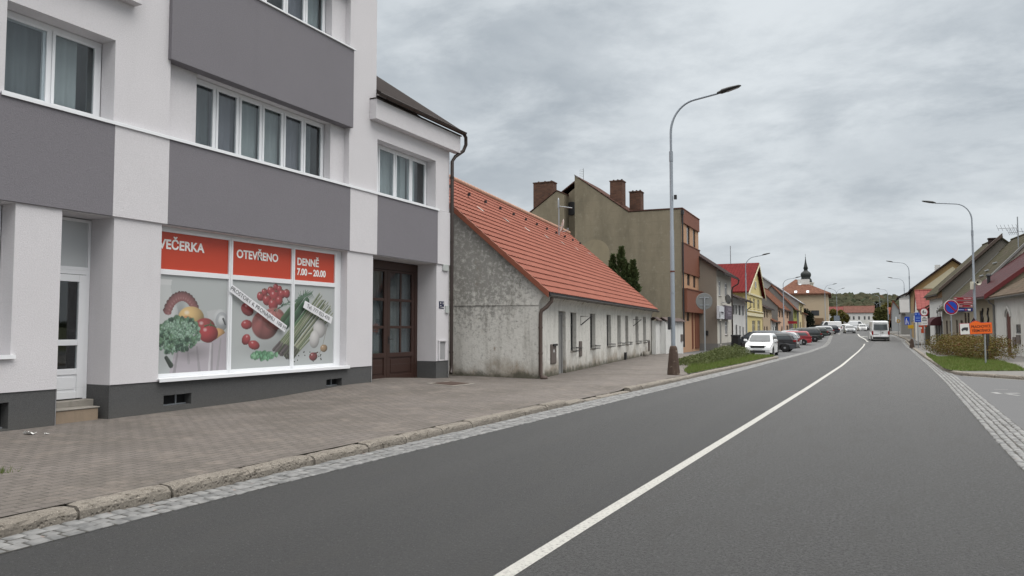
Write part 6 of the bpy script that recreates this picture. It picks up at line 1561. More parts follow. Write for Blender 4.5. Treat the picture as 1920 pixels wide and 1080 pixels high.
# dark triangular sign back just behind it
t, s_ = post_sign('road_sign', 'dark triangular sign peeking out above the orange detour board', 1826, 46)
z_ = zl(t, 606, 46); mb = MB(); mb.prism([(-.46, z_-.4), (.46, z_-.4), (0, z_+.34)], 0, .02); mb.build('sign_plate', BLACKM, t, bevel=.01)
mb = MB(); mb.prism([(-.48, z_-.42), (.48, z_-.42), (0, z_+.37), (0, z_+.33), (.44, z_-.39), (-.44, z_-.39)], -.004, -.001); mb.build('rim', mat('brown red rim', (.12, .02, .015, 1), .5), t)
mb = MB(); mb.tube([(0, .04, -.2), (0, .04, z_)], .03, 8); mb.build('post', GALV, t)
# cabinet and dark board behind the post
p = G(1843, 671, .13); t = thing('utility_cabinet', 'pale grey utility cabinet at the right end of the autumn hedge', 'cabinet', p, YAW)
mb = MB(); mb.box(-.34, .2, 0, .3, 0, .72); mb.box(-.36, .22, -.02, .32, .72, .76); mb.build('cabinet', mat('grey cabinet', (.27, .27, .26, 1), .7, .1, 3, dirt=.3), t, bevel=.01); mb = MB(); mb.box(-.30, .16, -.012, -.001, .06, .68); mb.build('door', mat('grey cabinet door', (.24, .24, .23, 1), .7, .1, 3), t)
p = at_base(1850, 37); t = thing('notice_board', 'narrow dark board on a post right of the orange sign post', 'notice board', p, YAW+R(40)); mb = MB(); mb.tube([(0, 0, 0), (0, 0, 1.4)], .03, 6); mb.build('post', BLACKM, t); mb = MB(); mb.box(-.16, .16, -.05, -.02, .75, 1.5); mb.build('panel', BLACKM, t)
# cluster further on: weight limit, blue boards, yellow and orange boards
t, s_ = post_sign('road_sign', 'round six tonne limit sign over two white plates', 1733.5, 60)
z_ = zl(t, 585, 60); r_ = .36
mb = MB(); disc(mb, r_, 0, .02, 0, z_); mb.build('sign_plate', SRED, t); mb = MB(); disc(mb, r_*.76, -.006, -.001, 0, z_); mb.build('face', SWHITE, t)
text('lettering', '6', .34, INK, t, (-.05, -.009, z_), (R(90), 0, 0), .01, 'CENTER', .001); text('lettering', 't', .24, INK, t, (.11, -.009, z_-.04), (R(90), 0, 0), .008, 'CENTER', .001)
for a, b, k in ((593, 603.5, 3), (604.2, 609.5, 0)):
    za, zb = zl(t, b, 60), zl(t, a, 60); mb = MB(); mb.box(-.26, .26, -.02, -.002, za, zb); p_ = mb.build('plate', SWHITE, t, bevel=.006); mb = MB()
    if k: 
        for i, w_ in enumerate((.1, .2, .19)): zz = za+(zb-za)*(.8-.27*i); mb.box(-w_, w_, -.024, -.0205, zz-.03, zz+.03)
    else: zz = (za+zb)/2; mb.box(-.15, .15, -.024, -.0205, zz-.012, zz+.012); mb.prism([(.12, zz-.035), (.2, zz), (.12, zz+.035)], -.024, -.0205)
    mb.build('print', INK, p_)
mb = MB(); mb.tube([(0, .04, -.2), (0, .04, z_)], .035, 8); mb.build('post', GALV, t)
t, s_ = post_sign('direction_board', 'stack of blue direction boards with pale text left of the weight limit sign', 1720, 62, 'direction board')
mb = MB(); za, zb = zl(t, 604, 62), zl(t, 586, 62); mb.box(-.20, .34, -.03, 0, za, zb); p_ = mb.build('panel', BLUE, t, bevel=.006); mb = MB()
PBL = mat('pale blue print', (.22, .34, .66, 1), .5)
for u0, u1, v0, v1 in ((-.14, -.05, .74, .9), (.08, .28, .86, .9), (.08, .26, .74, .78), (-.14, .26, .5, .54), (-.14, .22, .38, .43), (-.14, .24, .14, .2)): mb.box(u0, u1, -.034, -.0305, za+(zb-za)*v0, za+(zb-za)*v1)
mb.build('print', PBL, p_); mb = MB(); mb.tube([(.07, .05, -.2), (.07, .05, zb)], .04, 8); mb.build('post', GALV, t)
t, s_ = post_sign('road_sign', 'grey back of a rectangular board above a blue sign and a yellow plate', 1709, 63)
mb = MB(); mb.box(-.48, .38, -.03, 0, zl(t, 603, 63), zl(t, 587, 63)); mb.build('board_back', SGREY, t, bevel=.006)
mb = MB(); mb.box(-.58, -.16, -.06, -.035, zl(t, 609, 63), zl(t, 594, 63)); p_ = mb.build('blue_plate', BSIGN if False else BLUE, t, bevel=.006); mb = MB(); mb.prism([(-.52, zl(t, 608, 63)), (-.46, zl(t, 608, 63)), (-.40, zl(t, 597, 63)), (-.46, zl(t, 597, 63))], -.064, -.0605); mb.prism([(-.32, zl(t, 608, 63)), (-.26, zl(t, 608, 63)), (-.32, zl(t, 601, 63)), (-.36, zl(t, 601, 63))], -.064, -.0605); mb.build('print', SWHITE, p_)
mb = MB(); mb.box(-.30, .26, -.05, -.02, zl(t, 616, 63), zl(t, 609.3, 63)); mb.build('yellow_plate', SYEL, t, bevel=.006)
mb = MB(); mb.tube([(0, .05, -.2), (0, .05, zl(t, 587, 63))], .04, 8); mb.build('post', GALV, t); mb = MB(); mb.lathe([(.2, -.05), (.2, .05), (.12, .6), (.09, .7)], (.03, .05, 0), 8, sm=False); mb.build('footing', FOOT, t)
t, s_ = post_sign('detour_sign', 'small red orange detour board on two white legs among the far signs', 1729, 64, 'detour sign')
mb = MB(); mb.box(-.30, .40, -.03, 0, zl(t, 613, 64), zl(t, 610, 64)); mb.box(-.10, .24, -.03, 0, zl(t, 624.5, 64), zl(t, 613.01, 64)); p_ = mb.build('panel', mat('red orange sign film', (.40, .06, .02, 1), .5), t, bevel=.006); mb = MB(); 
for x in (-.14, .14): mb.box(x, x+.1, -.036, -.031, zl(t, 616.5, 64), zl(t, 613.6, 64))
mb.build('print', SWHITE, p_)
for x in (-.02, .16): mb = MB(); mb.tube([(x, .05, -.1), (x, .05, zl(t, 613, 64))], .045, 8); mb.build('leg', WHT, t)
t, s_ = post_sign('road_sign', 'white arrow plate seen edge on between grey board and blue boards', 1714, 62.5); mb = MB(); mb.prism([(-.05, zl(t, 605, 62)), (.05, zl(t, 605, 62)), (.05, zl(t, 600, 62)), (.10, zl(t, 598, 62)), (.05, zl(t, 596, 62)), (.05, zl(t, 592, 62)), (-.05, zl(t, 592, 62)), (-.05, zl(t, 597, 62)), (-.12, zl(t, 598.5, 62)), (-.05, zl(t, 600, 62))], -.10, -.08); mb.build('plate', SWHITE, t); mb = MB(); mb.tube([(0, -.04, -.2), (0, -.04, zl(t, 592, 62))], .03, 6); mb.build('post', GALV, t)
t, s_ = post_sign('road_sign', 'small yellow and white round sign on a thin post at the road bend', 1685, 96); mb = MB(); disc(mb, .24, 0, .02, 0, zl(t, 602, 96), 16); mb.build('sign_plate', SYEL, t); mb = MB(); disc(mb, .13, -.006, -.001, 0, zl(t, 602, 96), 12); mb.build('face', SWHITE, t); mb = MB(); mb.tube([(0, .03, -.2), (0, .03, zl(t, 602, 96))], .035, 6); mb.build('post', GALV, t)
for px, w_, y0, y1, lab in ((1569, 2.4, 592, 606, 'blue grey backs of road signs below the two armed lamp'),):
    t, s_ = post_sign('road_sign', lab, px, 165); mb = MB(); mb.box(-.6, .7, 0, .03, zl(t, y1, 165), zl(t, y0, 165)); mb.build('board_back', mat('blue grey back', (.16, .19, .23, 1), .6), t); mb = MB(); mb.tube([(0, .06, -.2), (0, .06, zl(t, y0, 165))], .05, 6); mb.build('post', GALV, t)
for px, D, lab in ((1650, 190, 'round far sign with two square plates in front of the long white building'),):
    t, s_ = post_sign('road_sign', lab, px, D); mb = MB(); disc(mb, .30, 0, .02, 0, zl(t, 596, D), 14); mb.build('sign_plate', SRED, t); mb = MB(); disc(mb, .2, -.006, -.001, 0, zl(t, 596, D), 12); mb.build('face', SWHITE, t); mb = MB(); mb.box(-.6, -.05, -.02, 0, zl(t, 604, D), zl(t, 600.5, D)); mb.box(.1, .7, -.02, 0, zl(t, 604, D), zl(t, 600.5, D)); mb.build('plate', SGREY, t); mb = MB(); mb.tube([(0, .04, -.2), (0, .04, zl(t, 596, D))], .04, 6); mb.build('post', GALV, t)
t, s_ = post_sign('shop_sign', 'dark red hanging sign on the peach pink facade', 1486, 121, 'sign', 0); mb = MB(); mb.box(-.75, .75, -.05, .05, zl(t, 607, 121), zl(t, 602, 121)); mb.build('panel', RSIGN, t); mb = MB(); mb.tube([(0, 0, -.1), (0, 0, zl(t, 602, 121))], .05, 6); mb.build('post', GALV, t)

# ---------------------------------------------------------------- vehicles
TYRE = mat('tyre rubber', (.012, .012, .013, 1), .85, .1); RIM = mat('alloy rim', (.30, .31, .32, 1), .35, .1, metal=.6); LAMPW = mat('headlamp glass', (.17, .185, .195, 1), .08, .1, 8); LAMPR = mat('tail lamp', (.22, .012, .014, 1), .2, .1); PLATEW = mat('number plate white', (.55, .56, .57, 1), .5, .04)
CARG = NT('car glass'); CARG = CARG.done(CARG.mix(CARG.noise(1.3, 2), (.020, .024, .027, 1), (.10, .11, .115, 1)), .06, .7)  # paler blotches in the colour stand in for reflected sky and see-through
def paint(name, col, metal=0.0):
    q = NT(name); q.b.inputs['Coat Weight'].default_value = .6; q.b.inputs['Coat Roughness'].default_value = .05
    return q.done(q.mix(q.noise(2, 3), shade(col, .95), shade(col, 1.04)), .35, .5, metal)
def car(label, kind, pm, loc, rz, cat='car', s=1.0, name='parked_car', group='cars parked on the left', plate=True, wheelm=None):
    P = dict(hatch=dict(L=4.0, W=1.73, H=1.46, zb=.93, xf=.95, xft=.22, xrt=-1.50, xrb=-1.86, hood=.76),
             estate=dict(L=4.5, W=1.76, H=1.48, zb=.93, xf=1.05, xft=.30, xrt=-1.85, xrb=-2.12, hood=.76),
             suv=dict(L=4.5, W=1.84, H=1.68, zb=1.04, xf=1.15, xft=.55, xrt=-1.85, xrb=-2.15, hood=.92),
             mpv=dict(L=4.5, W=1.8, H=1.62, zb=.98, xf=1.45, xft=.45, xrt=-1.7, xrb=-2.10, hood=.82),
             van=dict(L=5.3, W=2.0, H=2.42, zb=1.25, xf=1.95, xft=1.25, xrt=-2.55, xrb=-2.62, hood=1.05))[kind]
    L, W_, H_, zb, xf, xft, xrt, xrb, hood = [P[k] for k in ('L', 'W', 'H', 'zb', 'xf', 'xft', 'xrt', 'xrb', 'hood')]
    t = thing(name, label, cat, loc, rz, group); t.scale = (s, s, s)
    rw = .31 if kind != 'suv' else .36; rw = .34 if kind == 'van' else rw; ra = rw+.06
    wf, wr = L/2-.82, -L/2+.80; g = .20
    prof = [(-L/2+.10, g+.06), (-L/2+.01, .42), (-L/2, .62), (-L/2+.05, .80), (xrb, zb+.01)]
    prof += [((xrb+xf)/2, zb+.005), (xf, zb-.01), (xf+(L/2-xf)*.55, hood+(zb-hood)*.38), (L/2-.16, hood-.06), (L/2-.03, .58), (L/2, .42), (L/2-.05, g+.04)]
    def arch(xc): return [(xc+ra*math.cos(a), max(rw+ra*math.sin(a), g)) for a in [math.pi*k/10 for k in range(11)]]
    bot = [(wf+ra, g)]+arch(wf)+[(wf-ra, g), (wr+ra, g)]+arch(wr)+[(wr-ra, g)]
    pr = prof+bot; npf = len(prof); n_ = len(pr); vs = []
    for f_ in (-1, -.9, -.5, .5, .9, 1):
        for (x, z) in pr:
            w = W_/2*f_*(1-.13*(abs(x)/(L/2))**5)*(1-.05*max(0, (z-.55)/.5))
            zz = z-(.045 if abs(f_) == 1 and z > .6 else 0)-(.012 if abs(f_) == .9 and z > .6 else 0)
            xx = x*(1-.012*(abs(f_) == 1))
            vs.append((xx, w, zz))
    mb = MB()
    for j in range(5):
        for i in range(n_):
            k = (i+1) % n_; m = 1 if (i >= npf-1 and (i < n_-1)) else 0
            mb.add([vs[j*n_+i], vs[j*n_+k], vs[(j+1)*n_+k], vs[(j+1)*n_+i]], [(0, 1, 2, 3)], m, True)
    mb.add(vs[:n_], [tuple(range(n_))], 0); mb.add(vs[5*n_:], [tuple(reversed(range(n_)))], 0)
    # greenhouse shell
    wb, wt = W_/2*.925, W_/2*(.74 if kind != 'van' else .84)
    lv = [(zb-.03, xrb, xf, wb), (zb+(H_-zb)*.55, xrb+(xrt-xrb)*.5, xf+(xft-xf)*.56, wb+(wt-wb)*.45), (H_-.10, xrt-.02, xft+.06, wt+.03), (H_-.03, xrt+.08, xft-.08, wt-.06), (H_, xrt+.35, xft-.4, wt-.25)]
    gv = []
    for (z, a, b, w) in lv: gv += [(a, -w*.96, z), (a+.12, -w, z), (b-.25, -w, z), (b, -w*.88, z), (b, w*.88, z), (b-.25, w, z), (a+.12, w, z), (a, w*.96, z)]
    for j in range(4):
        for k in range(8): mb.add([gv[j*8+k], gv[j*8+(k+1) % 8], gv[(j+1)*8+(k+1) % 8], gv[(j+1)*8+k]], [(0, 1, 2, 3)], 0, j > 1)
    mb.add(gv[32:], [tuple(range(8))], 0)
    body = mb.build('body', [pm, BLACKM], t)
    def at(u, z, side):        # point on the glasshouse side
        w = np.interp(z, [l_[0] for l_ in lv[:3]], [l_[3] for l_ in lv[:3]])
        return (u, side*(float(w)+.012), z)
    z0, z1 = zb+.05, H_-.15
    xa = lambda z: xf+(xft-xf)*((z-zb)/(H_-zb))-.24; xc = lambda z: xrb+(xrt-xrb)*((z-zb)/(H_-zb))+.20
    if kind == 'van': spans = [(.55, 'a')]
    for side in (-1, 1):
        bp = xft-.55 if kind != 'van' else .45
        q1 = [at(bp+.06, z0, side), at(xa(z0), z0, side), at(xa(z1)+.02, z1, side), at(bp+.06, z1, side)]
        q2 = [at(xc(z0), z0+.02, side), at(bp-.05, z0, side), at(bp-.05, z1, side), at(xc(z1)+.1, z1, side)]
        for q_ in ((q1, q2) if kind != 'van' else (q1,)):
            mb = MB(); zm = lv[1][0]; f_ = (zm-z0)/(z1-z0)
            ma = at(q_[0][0]+(q_[3][0]-q_[0][0])*f_, zm, side); mb_ = at(q_[1][0]+(q_[2][0]-q_[1][0])*f_, zm, side)
            mb.face([q_[0], q_[1], mb_, ma]); mb.face([ma, mb_, q_[2], q_[3]]); mb.build('side_window', CARG, t)
    def rake(xb_, xt_, wbk, wtk, off, z0_, z1_, nm):
        f = lambda z: xb_+(xt_-xb_)*((z-zb)/(H_-zb))+off; w = lambda z: (wb+(wt-wb)*((z-zb)/(H_-zb)))
        mb = MB(); zs = [z0_+(z1_-z0_)*k/3 for k in range(4)]; vs = []
        for z in zs: vs += [(f(z), -w(z)*wbk, z), (f(z)+off*.8, 0, z), (f(z), w(z)*wbk, z)]
        mb.add(vs, [(j*3+i, j*3+i+1, (j+1)*3+i+1, (j+1)*3+i) for j in range(3) for i in range(2)], 0, True); return mb.build(nm, CARG, t)
    rake(xf, xft, .84, .84, .075, zb+.02, H_-.12, 'windscreen'); rake(xrb, xrt, .82, .8, -.045, zb+.08 if kind != 'van' else 1.32, H_-.14 if kind != 'van' else 2.0, 'rear_window')
    # wheels
    for x in (wf, wr):
        for s_ in (-1, 1):
            mb = MB(); yo = W_/2-.015; mb.lathe([(rw*.64, -.19), (rw*.94, -.19), (rw, -.15), (rw, -.03), (rw*.95, 0), (rw*.64, -.005)], (0, 0, 0), 20, axis='y')
            w = mb.build('wheel', TYRE, t); w.location = (x, s_*yo, rw); w.scale = (1, s_, 1)
            mb = MB(); mb.lathe([(rw*.66, -.02), (rw*.6, -.025), (.05, .0), (.01, .005)], (0, 0, 0), 20, axis='y')
            rm = mb.build('rim', wheelm or RIM, w)
            mb = MB()
            for k in range(5):
                a = 2*math.pi*(k+.5)/5; c_, s2 = math.cos(a), math.sin(a); mb.face([(c_*rw*.3-s2*.03, .004, s2*rw*.3+c_*.03), (c_*rw*.56-s2*.05, -.008, s2*rw*.56+c_*.05), (c_*rw*.56+s2*.05, -.008, s2*rw*.56-c_*.05), (c_*rw*.3+s2*.03, .004, s2*rw*.3-c_*.03)])
            mb.build('rim_slot', BLACKM, w)
    # lamps, grille, plates, mirrors, handles
    hz_ = hood-.13; wN = W_/2*.86
    for s_ in (-1, 1):
        mb = MB(); mb.prism([(L/2-.05, s_*wN*.42), (L/2-.055, s_*wN*.62), (L/2-.15, s_*wN*.86), (L/2-.36, s_*wN*1.035), (L/2-.40, s_*wN*1.0), (L/2-.3, s_*wN*.5)], hz_-.085, hz_+.055, axis='z'); mb.build('headlight', LAMPW, t, bevel=.01)
        mb = MB()
        if kind == 'van': mb.box(-L/2-.025, -L/2+.14, s_*(W_/2*.80), s_*(W_/2*.97), .75, 1.2)
        else: mb.box(-L/2-.01, -L/2+.22, s_*(W_/2*.62), s_*(W_/2*.885), zb-.18, zb-.02)
        mb.build('tail_light', LAMPR, t, bevel=.015)
        mb = MB(); xm_ = xf-.30; mb.box(xm_-.07, xm_+.09, s_*(wb+.04), s_*(wb+.24), zb+.0, zb+.14 if kind != 'van' else zb+.32); mb.box(xm_-.02, xm_+.03, s_*(wb-.03), s_*(wb+.06), zb+.0, zb+.05); mb.build('mirror', pm if kind != 'van' else BLACKM, t, bevel=.03)
        if kind != 'van':
            for xh in (xft-.42, xft-1.30): mb = MB(); mb.box(xh-.11, xh+.04, s_*(W_/2*.985-.02), s_*(W_/2*.985+.012), zb-.13, zb-.10); mb.build('door_handle', BLACKM, t)
    mb = MB(); mb.box(L/2-.09, L/2+.004, -wN*.56, wN*.56, hz_-.10, hz_+.045); gr = mb.build('grille', BLACKM, t, bevel=.015)
    mb = MB(); mb.box(L/2-.08, L/2+.012, -wN*.62, wN*.62, g+.05, g+.17); mb.build('air_intake', BLACKM, t, bevel=.02)
    mb = MB(); mb.box(L/2-.04, L/2+.02, -.26, .26, .40, .50); mb.build('number_plate', PLATEW, t)
    mb = MB(); zp = .62 if kind != 'van' else .78; xo = 0 if kind != 'van' else .45; mb.box(-L/2-.012, -L/2+.1, -.26+xo, .26+xo, zp, zp+.11); mb.build('number_plate', PLATEW, t)
    mb = MB(); mb.box(-L/2-.03, -L/2+.12, -W_/2*.86, W_/2*.86, g+.08, g+.30 if kind == 'van' else g+.18); mb.build('bumper', BLACKM, t, bevel=.03)
    if kind == 'van':
        mb = MB(); mb.box(-L/2-.004, -L/2+.04, -.006, .006, .55, 2.2); mb.box(-L/2-.03, -L/2+.0, -.28, -.12, .98, 1.06); mb.build('door_seam', BLACKM, t)
        mb = MB()
        for y in (-.42, .42): mb.box(xrb-.005, xrb+.10, y-.3, y+.3, 2.10, 2.13); mb.box(xrb-.0, xrb+.10, y-.3, y+.3, 2.2, 2.22)
        mb.build('roof_rib', pm, t)
    return t
def spot(px, D): p = AT(px, 616, D); return Vector((p.x, p.y, Zg(p.y)))
W1 = paint('white car paint', (.70, .71, .72, 1)); DG = paint('dark grey car paint', (.040, .041, .045, 1), .4); DB_ = paint('dark blue grey car paint', (.045, .052, .062, 1), .4); SIL = paint('silver car paint', (.30, .31, .32, 1), .5); REDP = paint('red car paint', (.26, .010, .018, 1)); BLKP = paint('black green car paint', (.010, .014, .012, 1)); DGRN = paint('dark green car paint', (.012, .022, .018, 1)); NAVP = paint('navy car paint', (.012, .017, .03, 1), .3)
p = G(1421, 668); v = Vector((p.x, p.y+1.85, 0))
car('white hatchback facing the camera beside the lawn', 'hatch', W1, v, R(-90), s=.98)
HD = R(180+18)
def park(label, kind, pm, px_rear, D, s=1.0, rz=HD, **k):
    P = spot(px_rear, D); L = dict(hatch=4.0, estate=4.5, suv=4.5, mpv=4.5, van=5.3)[kind]*s
    car(label, kind, pm, (P.x+math.cos(rz)*L/2, P.y+math.sin(rz)*L/2+.6, P.z), rz, s=s, **k)
park('dark grey hatchback side on behind the white hatchback', 'hatch', DG, 1494, 54.5, .98, R(176))
park('dark blue grey people carrier behind the dark grey hatchback', 'mpv', DB_, 1473, 60, .96, R(178))
park('silver hatchback squeezed between people carrier and red estate', 'hatch', SIL, 1501, 66, .97, R(182))
park('red estate car with silver wheels', 'estate', REDP, 1520.5, 76, .97, R(186))
park('black off roader with upright tail next to the red estate', 'suv', BLKP, 1539.5, 84, .95, R(188))
park('dark green estate partly behind the black off roader', 'estate', DGRN, 1551, 98, .95, R(190))
park('silver estate farther along the parking row', 'estate', SIL, 1562, 110, .95, R(192))
park('navy estate at the far end of the parking row', 'estate', NAVP, 1572, 121, 1.0, R(194))
park('white delivery van behind the navy estate', 'van', W1, 1576, 150, .85, R(200))
park('pale silver hatchback roof showing behind the red estate', 'hatch', SIL, 1506, 79, .98, R(186))
park('grey estate roof showing behind the black off roader', 'estate', DB_, 1522, 88, .97, R(188))
p = spot(1647, 85); car('white van seen from behind driving away in the right lane', 'van', W1, (p.x, p.y+2.3, p.z), R(95), 'van', .95, 'van', None)
p = spot(1591.3, 127); car('silver car with blue windscreen coming towards the camera', 'hatch', SIL, (p.x, p.y+2, p.z), R(-82), 'car', 1.0, 'car', None)
p = spot(1616, 158); car('white car waiting behind the silver oncoming car', 'suv', W1, (p.x, p.y+2, p.z), R(-82), 'car', .92, 'car', None)
for px, D, kind, pm, lab, rz in ((1580, 185, 'hatch', W1, 'small white car under the trees left of the bend', R(190)), (1606, 225, 'van', W1, 'white minibus in front of the long white building', R(0)), (1627, 215, 'hatch', NAVP, 'small dark car just left of the driving white van', R(-80)), (1596, 232, 'hatch', SIL, 'pale car parked before the long white building', R(0))):
    p = spot(px, D); car(lab, kind, pm, p, rz, 'car', 1.0, 'parked_car', 'far cars at the square')
# ---------------------------------------------------------------- right verge: kerb, pavement, lawn
KR = [G(2050, 724), G(1985, 718), G(1920, 712.5), G(1850, 707.5), G(1805, 704.5), G(1785, 701), G(1768, 695), G(1752, 684), G(1735, 673), G(1718, 660), G(1704, 648.5), G(1697, 641)]
KR = [Vector((v.x, v.y, 0)) for v in KR]; KR.insert(0, KR[0]+(KR[0]-KR[1]).normalized()*26)
kerb_run('kerb', [tuple(v) for v in KR], w=.18, h=.13, seed=11, side=-1)
ins = []
for i, v in enumerate(KR):
    t_ = (KR[min(i+1, len(KR)-1)]-KR[max(i-1, 0)]).normalized(); ins.append((v.x+t_.y*.17, v.y-t_.x*.17, .118))
mb = MB(); mb.face(ins+[(ins[-1][0], 84, .118), (30, 84, .118), (ins[0][0], 84, .118)]); tag(mb.build('pavement', PAVE2), kind='structure')
strip('far_pavement', PAVE2, lambda y: interp(STRIP_R, y)+.25, lambda y: interp(STRIP_R, y)+14, [84.02]+[y for y in YS if y > 84.1], .118)
kerb_run('kerb', [(interp(STRIP_R, y)+.06, y, 0) for y in ys_range(ins[-1][1]+.1, 150, 4)], w=.2, h=.125, seed=13, side=-1)
LEAFG = None
def leaf_mat(name, cols, scale=1.2, tl=.25):
    q = NT(name)
    n1 = q.noise(scale, 4, .6); n2 = q.noise(scale*9, 2, .5)
    c = q.mix(q.ramp(n1, .35, .65), cols[0], cols[1]); c = q.mix(q.ramp(n2, .42, .62), c, cols[2])
    q.done(c, .7, .25)
    tr = q.n.new('ShaderNodeBsdfTranslucent'); q.put(tr.inputs[0], c); mx = q.n.new('ShaderNodeMixShader'); mx.inputs[0].default_value = tl
    q.l.new(q.b.outputs[0], mx.inputs[1]); q.l.new(tr.outputs[0], mx.inputs[2]); q.l.new(mx.outputs[0], q.out.inputs[0])
    return q.mat
GRASSM = leaf_mat('grass blades', [(.085, .135, .026, 1), (.115, .170, .036, 1), (.14, .155, .05, 1)], .8, .35)
GRASSB = mat('lawn soil', (.065, .095, .025, 1), .95, .3, 1.5, .6, 40)
def inside(p, poly):
    c = False; n_ = len(poly)
    for i in range(n_):
        (x0, y0), (x1, y1) = poly[i], poly[(i+1) % n_]
        if (y0 > p[1]) != (y1 > p[1]) and p[0] < (x1-x0)*(p[1]-y0)/(y1-y0)+x0: c = not c
    return c
def lawn(poly, z, n_, seed, h=.07, label=None):
    rnd = random.Random(seed); mb = MB(); mb.face([(p[0], p[1], z(p) if callable(z) else z) for p in poly]); tag(mb.build('grass', GRASSB), kind='stuff')
    xs = [p[0] for p in poly]; ys = [p[1] for p in poly]; mb = MB(); k = 0
    while k < n_:
        p = (rnd.uniform(min(xs), max(xs)), rnd.uniform(min(ys), max(ys)))
        if not inside(p, poly): continue
        k += 1; a = rnd.uniform(0, 6.28); L = h*rnd.uniform(.5, 1.5)*(1+.8*max(0, noise.noise(Vector((p[0]*1.3, p[1]*1.3, 0))))); w = .006+.002*rnd.random()
        w *= 1.6; lx, ly = rnd.gauss(0, .4)*L, rnd.gauss(0, .4)*L; zz = (z(p) if callable(z) else z)
        dx, dy = math.cos(a)*w, math.sin(a)*w
        mb.face([(p[0]-dx, p[1]-dy, zz), (p[0]+dx, p[1]+dy, zz), (p[0]+lx, p[1]+ly, zz+L)])
    tag(mb.build('grass', GRASSM), kind='stuff')
lw = [G(x, y, .13) for x, y in ((1768, 689.5), (1782, 694), (1804, 695.5), (1925, 695), (1905, 685), (1872, 677), (1850, 671), (1800, 668), (1760, 670), (1736, 662), (1738, 667), (1752, 678))]
lawn([(v.x, v.y) for v in lw], .135, 16000, 21, .075)
pl_ = [G(x, y, .13) for x, y in ((1276, 701.5), (1283, 696), (1294, 686), (1308, 681), (1322, 674), (1340, 668.5), (1400, 662))]
edge = [(interp(KERB_L, y)-.22, y) for y in np.arange(pl_[0].y+.2, 45.8, 1.5)]
ll = edge+[(-8.4, 46.2)]+[(v.x, v.y) for v in reversed(pl_[1:-1])]
lawn(ll, .142, 15000, 22, .085)

# ---------------------------------------------------------------- hedges, trees, wooded hill
def leafage(mb, c, r, n_, leaf, rnd, m=0, gap=.0, top=0, freq=1.3, shell=.55):
    for _ in range(n_):
        while True:
            v = Vector((rnd.uniform(-1, 1), rnd.uniform(-1, 1), rnd.uniform(-1 if not top else -.75, 1)))
            l_ = v.length
            if .05 < l_ < 1: break
        k = l_**(1/3*shell+.0)
        d = v/l_
        wob = 1+.30*noise.noise(Vector((d.x*freq*2+c[0], d.y*freq*2+c[1], d.z*freq*2+c[2])))+.15*noise.noise(Vector((d.x*6+c[0], d.y*6, d.z*6+c[2])))
        k = min(1, l_**.45)*wob
        p = Vector((c[0]+d.x*k*r[0], c[1]+d.y*k*r[1], c[2]+d.z*k*r[2]))
        if gap and noise.noise(p*1.7+Vector((9, 3, 1))) < -.5+gap: continue
        s = leaf*rnd.uniform(.6, 1.4)
        u = Vector((rnd.gauss(0, 1), rnd.gauss(0, 1), rnd.gauss(0, .7))).normalized(); w = u.cross(Vector((rnd.gauss(0, 1), rnd.gauss(0, 1), rnd.gauss(0, 1)))).normalized()
        mb.face([p-u*s-w*s*.15, p+w*s*.45, p+u*s+w*s*.1, p-w*s*.45], m)
HEDM = leaf_mat('low juniper', [(.045, .066, .018, 1), (.085, .108, .030, 1), (.11, .118, .048, 1)], 2.2)
AUTM = leaf_mat('autumn hedge leaves', [(.075, .092, .020, 1), (.15, .120, .030, 1), (.105, .050, .020, 1)], .7)
AUTR = leaf_mat('orange red leaves', [(.30, .06, .02, 1), (.24, .05, .018, 1), (.20, .07, .02, 1)], 3)
rnd = random.Random(4)
def shrub(name, label, cat, cs, m, leaf, n_, stems=True, extra=None, group=None):
    c0 = cs[0][0]; t = thing(name, label, cat, (c0[0], c0[1], Zg(c0[1])+.1), 0, group)
    mb = MB()
    for (c, r) in cs: leafage(mb, (c[0]-c0[0], c[1]-c0[1], c[2]), r, int(n_), leaf, rnd, 0, .12)
    if extra:
        for (c, r, k) in extra: leafage(mb, (c[0]-c0[0], c[1]-c0[1], c[2]), r, k, leaf, rnd, 1)
    mb.build('foliage', m, t)
    if stems:
        mb = MB()
        for (c, r) in cs:
            for k in range(5):
                x, y = c[0]-c0[0]+rnd.uniform(-.3, .3)*r[0], c[1]-c0[1]+rnd.uniform(-.3, .3)*r[1]; mb.tube([(x, y, -.05), (x+rnd.uniform(-.2, .2), y+rnd.uniform(-.2, .2), c[2]*.6), (x+rnd.uniform(-.4, .4)*r[0], y+rnd.uniform(-.4, .4)*r[1], c[2]+.5*r[2])], [.02, .014, .006], 5)
        mb.build('stems', WOODBR, t)
    return t
ha, hb = G(1322, 684, .14), G(1412, 668, .14); cs = []
for k in range(12):
    f = k/11; p = ha.lerp(hb, f); off = -.55-.5*f
    cs.append(((p.x+off+rnd.uniform(-.15, .15), p.y, .12+.14*f), (.80+.2*f, 1.1, .20+.24*f)))
shrub('hedge', 'low dark green juniper hedge on the left lawn in front of the white car', 'hedge', cs, HEDM, .036, 2000, stems=False)
ga, gb = G(1738, 664, .14), G(1840, 676, .14); cs = []
for k in range(8):
    f = k/7; p = ga.lerp(gb, f); cs.append(((p.x+.75+rnd.uniform(-.2, .2), p.y+.9+rnd.uniform(-.3, .3), .62), (1.15, 1.3, .62+.08*rnd.random())))
shrub('hedge', 'bushy autumn hedge of green and rusty leaves on the right verge', 'hedge', cs, [AUTM, AUTR], .042, 2600, stems=False, extra=[((cs[4][0][0]-.3, cs[4][0][1]-1.15, .72), (.45, .25, .12), 70)])
pb = G(1860, 672, .14); shrub('shrub', 'small dark green shrub beside the grey cabinet', 'shrub', [((pb.x, pb.y+.8, .55), (.38, .38, .6))], leaf_mat('dark shrub', [(.03, .05, .015, 1), (.05, .06, .02, 1), (.02, .03, .012, 1)], 2), .05, 900, stems=False)
